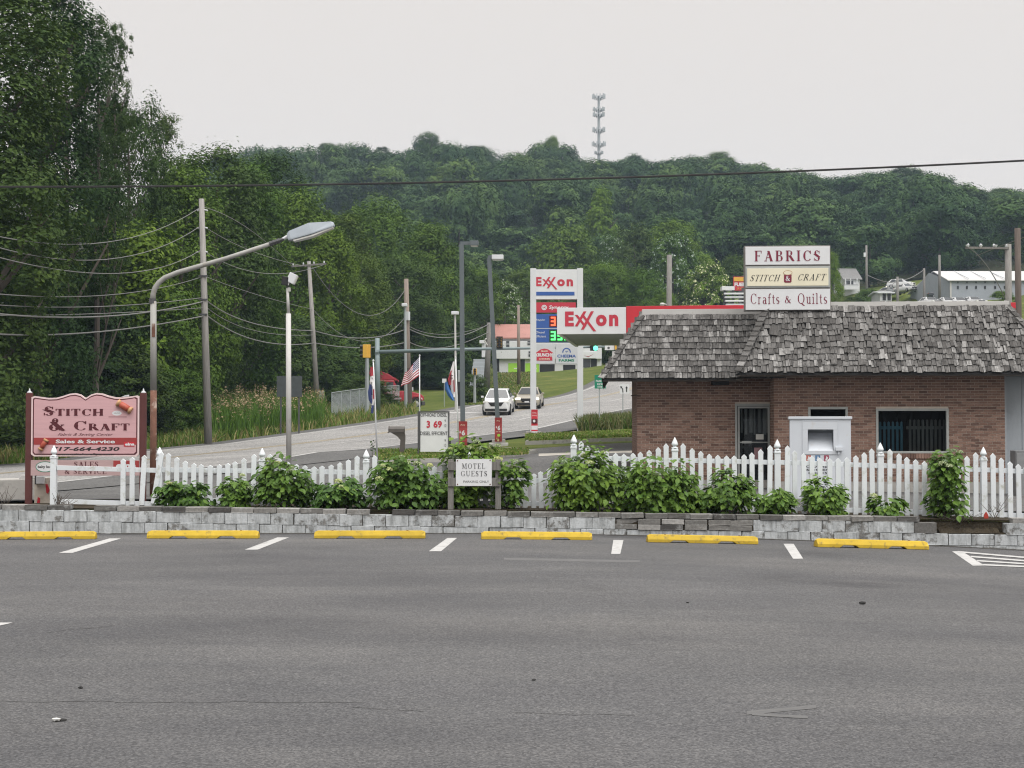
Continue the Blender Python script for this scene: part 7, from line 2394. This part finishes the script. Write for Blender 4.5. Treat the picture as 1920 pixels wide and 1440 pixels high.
for nm, args in {
    'dark': dict(seed=1, n_cl=330, n_lf=140, ls=.0125, prof='tall', mat=M_LEAFD, cr=(.07, .15), asp=3),
    'wood': dict(seed=2, n_cl=190, n_lf=200, ls=.0135, prof='round', mat=M_LEAFN, cr=(.08, .16), asp=2),
    'wood2': dict(seed=3, n_cl=190, n_lf=200, ls=.0135, prof='dome', mat=M_LEAFN, cr=(.08, .16), asp=2.2),
    'sparse': dict(seed=4, n_cl=200, n_lf=90, ls=.013, prof='tall', mat=M_LEAFD, cr=(.035, .085), fill=.05, asp=3),
    'airy': dict(seed=14, n_cl=240, n_lf=100, ls=.0125, prof='tall', mat=M_LEAFD, cr=(.04, .10), fill=.15, asp=3),
    'bright': dict(seed=5, n_cl=120, n_lf=230, ls=.0155, prof='dome', mat=M_LEAFM, cr=(.09, .17), asp=2),
    'bright2': dict(seed=6, n_cl=110, n_lf=230, ls=.0155, prof='round', mat=M_LEAFM, cr=(.09, .17), asp=2),
    'blossom': dict(seed=7, n_cl=150, n_lf=120, ls=.019, prof='dome', mat=M_LEAFM, cr=(.06, .12), mat2=M_BLOSSOM, f2=.20),
    'cone': dict(seed=8, n_cl=140, n_lf=110, ls=.022, prof='cone', mat=M_LEAFM, cr=(.06, .11)),
    'bushy': dict(seed=9, n_cl=90, n_lf=190, ls=.021, prof='dome', mat=M_LEAFN, cr=(.10, .2), asp=1.5),
    'bushym': dict(seed=19, n_cl=70, n_lf=220, ls=.021, prof='dome', mat=M_LEAFM, cr=(.11, .21), asp=1.5),
    'bushyd': dict(seed=10, n_cl=90, n_lf=190, ls=.021, prof='dome', mat=M_LEAFD, cr=(.10, .2), asp=1.5),
}.items():
    NEARC[nm] = crown_mesh('crown', **args)
TRUNKS = [trunk_mesh('trunk', s, 8) for s in range(4)]
tcount = 0
def tree(kind, px, top, Y, w, label, group, low=.22, name='tree', rz=None, trunk=True, cat='tree', tone=None):
    global tcount
    tcount += 1
    x = (px - 960) / F * Y
    g = tzz(x, Y)
    h = P(px, top, Y).z - g
    t = thing(name, label, cat, (x, Y, g), rnd.uniform(0, 6.28) if rz is None else rz, group)
    c = obj('crown', NEARC[kind], t, (0, 0, h * low))
    c.scale = (w, w, h * (1 - low))
    if tone:
        c.color = (*tone, 1)
    if trunk:
        k = obj('trunk', TRUNKS[tcount % 4], t)
        k.scale = (w * 1.5, w * 1.5, h * .97)
    return t
LW = 'trees of the roadside wood'
for kind, px, top, Y, w, low, lab in (
    ('dark', -40, -170, 58, 9.5, .02, 'tallest dark ivy clad tree cut by the photo edge above the pink sign'),
    ('dark', 75, -110, 72, 8.5, .05, 'tall dark tree beside the ivy clad one, its top out of view'),
    ('sparse', 178, -20, 76, 5.0, .25, 'thinly leaved tall tree with sky showing through its branches'),
    ('airy', 125, -10, 86, 8.0, .1, 'tall dark tree behind the thinly leaved one'),
    ('sparse', 212, 0, 80, 3.4, .3, 'narrow spire of sparse leaves against the sky'),
    ('wood', 238, 150, 92, 6.0, .08, 'round topped wood tree stepping down from the sparse spire'),
    ('airy', 303, 180, 97, 4.6, .15, 'greyish thin crowned tree with visible twigs above the cable'),
    ('bright', 335, 300, 96, 7.5, .05, 'broad wood tree below the greyish thin crowned one'),
    ('wood', 405, 258, 104, 9.0, .08, 'olive green tree above the tall leaning utility pole'),
    ('bright', 455, 300, 112, 8.5, .06, 'light green tree right of the tall leaning utility pole'),
    ('wood2', 512, 268, 140, 10.0, .08, 'dark domed tree at the ridge end of the roadside wood'),
    ('bright2', 545, 340, 130, 9.0, .06, 'light green tree behind the floodlight pole'),
    ('bright', 615, 425, 128, 6.5, .05, 'low bright tree behind the white lamp head'),
    ('wood2', 630, 385, 150, 11, .06, 'dark tree filling the gap above the crossarm pole'),
    ('bright2', 700, 366, 168, 11, .05, 'broad leafy tree with yellowish top near the brown utility pole'),
    ('wood', 660, 470, 140, 8, .05, 'mid height dark tree left of the brown utility pole'),
    ('bright', 805, 412, 176, 9.5, .05, 'bright green tree left of the taller dark lamp pole'),
    ('wood', 760, 470, 160, 9, .05, 'dark leafy tree behind the brown utility pole'),
    ('wood2', 850, 470, 186, 9, .05, 'dark tree between the two dark lamp poles'),
    ('bright2', 898, 495, 196, 8, .05, 'bright tree just right of the taller dark lamp pole'),
    ('blossom', 945, 520, 200, 8, .05, 'tree with white blossom right of the leaning dark lamp pole'),
    ('wood', 985, 500, 215, 9, .05, 'dark tree behind the top of the price pylon'),
):
    tree(kind, px, top, Y, w, lab, LW, low)
for kind, px, top, Y, w, lab in (
    ('bushyd', 20, 440, 76, 8, 'dark understorey tree left of the pink sign, lower trunk hidden'), ('bushy', 110, 470, 80, 7, 'understorey tree above the middle of the pink sign'),
    ('bushyd', 190, 560, 80, 6, 'low dark understorey tree just above the pink sign'), ('bushyd', 70, 600, 77, 6, 'low dark thicket above the pink sign corner'),
    ('bushym', 250, 420, 88, 8, 'understorey tree behind the bend of the lamp arm'), ('bushyd', 245, 640, 80, 5, 'dark low thicket beside the lamp post'),
    ('bushym', 320, 540, 87, 5.5, 'leafy low tree between lamp post and leaning pole'), ('bushym', 335, 690, 84, 3.6, 'bright low growth between lamp post and leaning pole'),
    ('bushym', 440, 520, 114, 8, 'leafy low tree right of the leaning pole'), ('bushyd', 500, 600, 116, 7, 'dark low tree behind the reeds'),
    ('bushym', 420, 620, 112, 5, 'low leafy growth above the reed plumes'), ('bushyd', 565, 590, 122, 8, 'dark low tree behind the floodlight pole'), ('bushy', 620, 610, 128, 8, 'low tree right of the crossarm pole'),
    ('bushy', 625, 655, 118, 4.6, 'greyish shrub in front of the white trailer'), ('bushyd', 700, 600, 160, 9, 'dark low tree behind the signal mast'), ('bushy', 686, 703, 111, 4.0, 'rounded shrub hiding the rear of the red truck'), ('bushy', 727, 737, 112, 1.9, 'small low shrub at the side of the red truck cab'),
    ('bushyd', 790, 590, 166, 9, 'dark low tree behind the pale grey lamp pole'), ('bushyd', 832, 640, 158, 6, 'dark thicket behind the furled right flag'), ('bushy', 850, 590, 165, 8, 'low tree between the dark lamp poles'),
    ('bushyd', 882, 700, 135, 3.2, 'small dark bush beside the grey annex wall'), ('bushyd', 0, 740, 70, 6, 'low dark bush behind the concrete barrier')):
    tree(kind, px, top, Y, w, lab, LW, .0, trunk=False, name='understorey_tree')
MT = 'trees behind the gas station'
for kind, px, top, Y, w, low, lab in (
    ('bushy', 1060, 412, 262, 14, .02, 'big round dark green tree above the price pylon'), ('cone', 1128, 345, 300, 13, .03, 'tall pale green pointed tree against the hill'),
    ('bushyd', 1188, 418, 250, 9.5, .02, 'very dark round tree left of the blossoming trees'), ('blossom', 1150, 430, 262, 8, .02, 'blossoming tree left of the very dark round tree'),
    ('blossom', 1262, 425, 246, 11, .02, 'large tree full of pale blossom behind the bare grey pole'), ('bright', 1265, 410, 268, 14, .02, 'light green dome showing above the pale blossom'),
    ('blossom', 1325, 480, 238, 10, .02, 'blossoming tree nearest the shop roof sign'), ('bright2', 1140, 485, 222, 10, .02, 'bright low tree between pylon and bare grey pole'),
    ('bright', 1205, 500, 216, 8, .02, 'bright low tree just left of the bare grey pole'), ('wood', 1100, 505, 218, 8, .02, 'mid green low tree right of the pylon top'), ('bright', 1250, 545, 205, 6, .0, 'low bright bushes over the red canopy edge'),
    ('wood', 1390, 470, 245, 10, .02, 'dark tree at the left side of the shop roof sign'), ('bright', 1562, 468, 225, 3.8, .02, 'yellow green rounded tree touching the shop roof sign'),
    ('wood2', 1600, 552, 215, 5, .0, 'dark bush below the small house'), ('bushy', 1628, 538, 218, 5, .0, 'mid green bush beside the grey shed'), ('bright', 1880, 545, 190, 4, .0, 'yellow green bush beside the lamp crossarm pole'),
    ('bushyd', 1345, 520, 240, 9, .0, 'dark thicket behind the white loaded frames'), ('bushy', 1040, 560, 212, 9, .0, 'low growth behind the store roof')):
    tone = {'bright': (1.35, 1.3, .9), 'bright2': (1.25, 1.25, .9), 'cone': (1.3, 1.3, 1.0), 'bushy': (1.15, 1.2, 1.0), 'bushyd': (.8, .8, .85), 'blossom': (.95, 1.0, 1.0)}.get(kind)
    tree(kind, px, top, Y, w, lab, MT, low, tone=tone)

RT = 'taller trees standing out along the ridge'
for kind, px, top, Y, w, lab in (('bright2', 803, 245, 468, 9.5, 'tall pale crowned tree standing out on the ridge left of the cell tower'), ('bright', 1035, 254, 470, 8, 'single dark tuft of a tree on the ridge just left of the cell tower'),
    ('airy', 1192, 287, 462, 10, 'thin see-through tree on the ridge right of the cell tower'), ('bright', 1350, 283, 466, 13, 'broad pale domed tree on the ridge above the shop roof sign'),
    ('bright2', 1295, 292, 468, 9, 'pale tree on the ridge left of the broad domed one'), ('wood', 620, 264, 472, 12, 'dark gappy tree on the ridge over the white lamp head'), ('airy', 715, 270, 470, 11, 'dark see-through tree on the ridge above the brown utility pole'),
    ('wood2', 900, 270, 466, 12, 'rounded ridge tree above the taller dark lamp pole'), ('wood', 1700, 310, 420, 13, 'high rounded tree on the ridge above the small house'), ('bright', 1880, 352, 400, 12, 'rounded ridge tree above the white roofed barn')):
    tree(kind, px, top, Y, w, lab, RT, .15, name='ridge_tree')

# the wooded hill: crowns one can tell apart
FC = []
for s in range(7):
    FC.append(crown_mesh('crown', 50 + s, 26, 330, .027, ('round', 'dome', 'dome', 'round', 'tall', 'dome', 'round')[s], M_LEAFF, (.15, .28), up=.2, cw=.7, shell=(.82, 1.03), jit=.10))
FT = trunk_mesh('trunk', 77, 3, r=.016)
def skyl(px):
    return np.interp(px, [0, 420, 480, 540, 600, 640, 690, 740, 770, 800, 830, 870, 905, 960, 1000, 1035, 1060, 1100, 1150, 1180, 1240, 1290, 1350, 1400, 1440, 1500, 1560, 1620, 1700, 1740, 1780, 1840, 1880, 1920, 2000],
                     [330, 285, 268, 276, 264, 268, 272, 272, 255, 246, 262, 268, 270, 292, 276, 256, 276, 284, 300, 290, 302, 290, 284, 300, 306, 322, 330, 322, 312, 318, 338, 362, 352, 360, 380])
places = []
gr = random.Random(4)
for r in range(-2, 13):
    Y = 290 + r * 16.2
    sp = 15.0
    for c in range(-20, 21):
        x = c * sp + (sp / 2 if r % 2 else 0) + gr.uniform(-4.5, 4.5)
        yy = Y + gr.uniform(-5.5, 5.5)
        px = 960 + x / yy * F
        if px < 380 or px > 1990: continue
        if px < 700 and yy < 380: continue
        if px < 1540 and yy < 285: continue
        places.append((x, yy, px))
places.sort(key=lambda q: q[1])
HG = 'trees covering the wooded hill'
nth, rest = 0, []
for x, Y, px in places:
    g = tzz(x, Y)
    base_y = HOR - (g - CAMZ) / Y * F
    if Y < 262: continue
    h = gr.uniform(11, 21)
    w = gr.uniform(10.5, 16.5)
    lim = (HOR - skyl(px)) / F * Y + CAMZ
    if Y > 468:                              # ridge row follows the photo's skyline
        h = max(9, lim - g + gr.uniform(-4.0, .6))
    else:
        h = min(h, lim - g - 1.0)
    if h < 6: continue
    me = FC[gr.randrange(7)]
    rz = gr.uniform(0, 6.28)
    if nth < 298:
        t = thing('hill_tree', 'broadleaf tree crown in the dense wood covering the hill behind everything', 'tree', (x, Y, g), rz, HG)
        c = obj('crown', me, t, (0, 0, h * .06)); c.scale = (w, w, h * .94)
        k = obj('trunk', FT, t); k.scale = (h,) * 3
        nth += 1
    else:
        rest.append((me, x, Y, g, w, h, rz))
V, Q, o_ = [], [], 0
for me, x, Y, g, w, h, rz in rest:
    v = np.empty(len(me.vertices) * 3, np.float32); me.vertices.foreach_get('co', v)
    v = v.reshape(-1, 3) * [w, w, h * .94]
    c_, s_ = math.cos(rz), math.sin(rz)
    v = np.stack([v[:, 0] * c_ - v[:, 1] * s_ + x, v[:, 0] * s_ + v[:, 1] * c_ + Y, v[:, 2] + g + h * .06], -1)
    V.append(v); Q.append(np.arange(len(v)).reshape(-1, 4) + o_); o_ += len(v)
if V:
    obj('distant_wood', np_mesh('distant_wood', np.concatenate(V), np.concatenate(Q), M_LEAFF), kind='stuff')
print('hill trees', nth, 'rest', len(rest))

# ------------------------------------------------------------------ grass, reeds
def blades(name, xy, h, w, mat, seed, lean=.35, z0=0.0, mat2=None, f2=0.0):
    g = np.random.RandomState(seed)
    n = len(xy)
    b = np.concatenate([xy, (tz(xy[:, 0], xy[:, 1]) + z0)[:, None]], 1)
    a = g.uniform(0, 2 * np.pi, n)
    d = np.stack([np.cos(a), np.sin(a), np.zeros(n)], -1) * w[:, None]
    l = np.concatenate([g.normal(size=(n, 2)) * lean, np.ones((n, 1))], 1) * h[:, None]
    mid = b + l * np.array([.35, .35, .55])
    v = np.stack([b - d, b + d, mid + d * .8, b + l, mid - d * .8], 1).reshape(-1, 3)
    i = np.arange(n)[:, None] * 5
    q = np.concatenate([i + [0, 1, 2], i + [0, 2, 4], i + [4, 2, 3]], 0)
    me = np_mesh(name, v, q, mat)
    if mat2:
        me.materials.append(mat2)
        pick = g.uniform(size=n) < f2
        me.polygons.foreach_set('material_index', np.tile(pick, 3).astype(np.int32))
    return obj(name, me, kind='stuff'), b, l
g = np.random.RandomState(9)
def band(px0, px1, Y0, Y1, n):
    px, Y = g.uniform(px0, px1, n), g.uniform(Y0, Y1, n)
    return np.stack([(px - 960) / F * Y, Y], -1)
def outside_road(xy, off):
    fa_ = np.array(FAR)
    xf = np.interp(xy[:, 1], fa_[:, 1], fa_[:, 0])
    return xy[xy[:, 0] < xf - off]
xy = outside_road(band(398, 608, 78, 106, 5000), 2.4)
ob, b, l = blades('reeds', xy, g.uniform(1.1, 2.1, len(xy)), np.full(len(xy), .03), M_BLADE, 3, .16)
ob.color = (1.5, 1.4, 1.2, 1)
m = (g.uniform(size=len(b)) < .10) 
tp = (b + l)[m]
nn = len(tp) * 9
ii = np.repeat(np.arange(len(tp)), 9)
p = tp[ii] + g.normal(size=(nn, 3)) * [.06, .06, .16] + [0, 0, -.05]
nr = unit(g.normal(size=(nn, 3)))
t_ = unit(np.cross(nr, g.normal(size=(nn, 3)))); b_ = np.cross(nr, t_)
s_ = g.uniform(.04, .09, nn)[:, None]
v = np.stack([p - t_ * s_, p - b_ * s_ * .5, p + t_ * s_, p + b_ * s_ * .5], 1).reshape(-1, 3)
obj('reed_plumes', np_mesh('reed_plumes', v, np.arange(nn * 4).reshape(-1, 4), M_PLUME), kind='stuff')
xy = outside_road(np.concatenate([band(-60, 420, 58, 84, 9000), band(300, 780, 75, 116, 11000)]), 1.3)
blades('verge_grass', xy, g.uniform(.25, .75, len(xy)), np.full(len(xy), .035), M_BLADE, 5, .35, 0, M_DRYBLADE, .45)
xy = band(1085, 1200, 77, 84, 5000)
xy = xy[xy[:, 1] > 77.0]
blades('tall_dry_grass', xy, g.uniform(.4, .95, len(xy)), np.full(len(xy), .03), M_DRYBLADE, 6, .3, 0.1, M_BLADE, .3)
xy = np.concatenate([band(985, 1240, 67, 76, 7000), band(705, 990, 50.8, 61, 9000)])
blades('island_grass', xy, g.uniform(.05, .13, len(xy)), np.full(len(xy), .02), M_BLADE, 7, .5, .16, M_DRYBLADE, .25)
nx_ = np.array(NEAR)
xy = band(880, 1000, 112, 186, 9000)
fa_ = np.array(FAR)
xf = np.interp(xy[:, 1], fa_[:, 1], fa_[:, 0])
xy = xy[xy[:, 0] < xf - 1.5]
blades('bank_grass', xy, g.uniform(.06, .22, len(xy)), np.full(len(xy), .06), M_BLADE, 8, .35, 0, M_DRYBLADE, .5)

# ------------------------------------------------------------------ the motel behind the viewer, seen only in the shop's glass
mo = thing('motel', 'long low brown motel with a dark roof across the lot, mirrored in the shop windows', 'motel', (4, -9, 0))
MB().box(-32, 32, -9, 0, -.3, 3.1).build('wall', pm('brown_motel_wall', (.10, .065, .05), .9, .15, 2), mo)
MB().prism([(-33, 3.0), (33, 3.0), (33, 3.25), (-33, 3.25)], -10, 1.6).build('eave', M_SOFFIT, mo)
MB().loft([[(-33, 1.6, 3.26), (33, 1.6, 3.26), (33, -10, 3.26), (-33, -10, 3.26)], [(-29, -4, 5.6), (29, -4, 5.6), (29, -5, 5.6), (-29, -5, 5.6)]]).build('roof', M_HOUSEROOF, mo)
for i in range(12):
    d_ = MB().box(-29.5 + i * 5, -28.5 + i * 5, .002, .06, 0, 2.1).build('door', M_MAROON, mo)
    MB().box(-27.9 + i * 5, -26.2 + i * 5, .002, .05, .8, 2.0).build('window', M_DARKROOM, mo)

# ------------------------------------------------------------------ smoky air
hz = bpy.data.materials.new('haze')
hz.use_nodes = True
hz.node_tree.nodes.clear()
ho = hz.node_tree.nodes.new('ShaderNodeOutputMaterial')
hv = hz.node_tree.nodes.new('ShaderNodeVolumePrincipled')
hv.inputs['Color'].default_value = (0.60, 0.78, 1.0, 1)
hv.inputs['Density'].default_value = 0.00024
hz.node_tree.links.new(hv.outputs[0], ho.inputs['Volume'])
hb = MB().box(-470, 470, -140, 1040, -70, 190).build('haze', hz, kind='stuff')
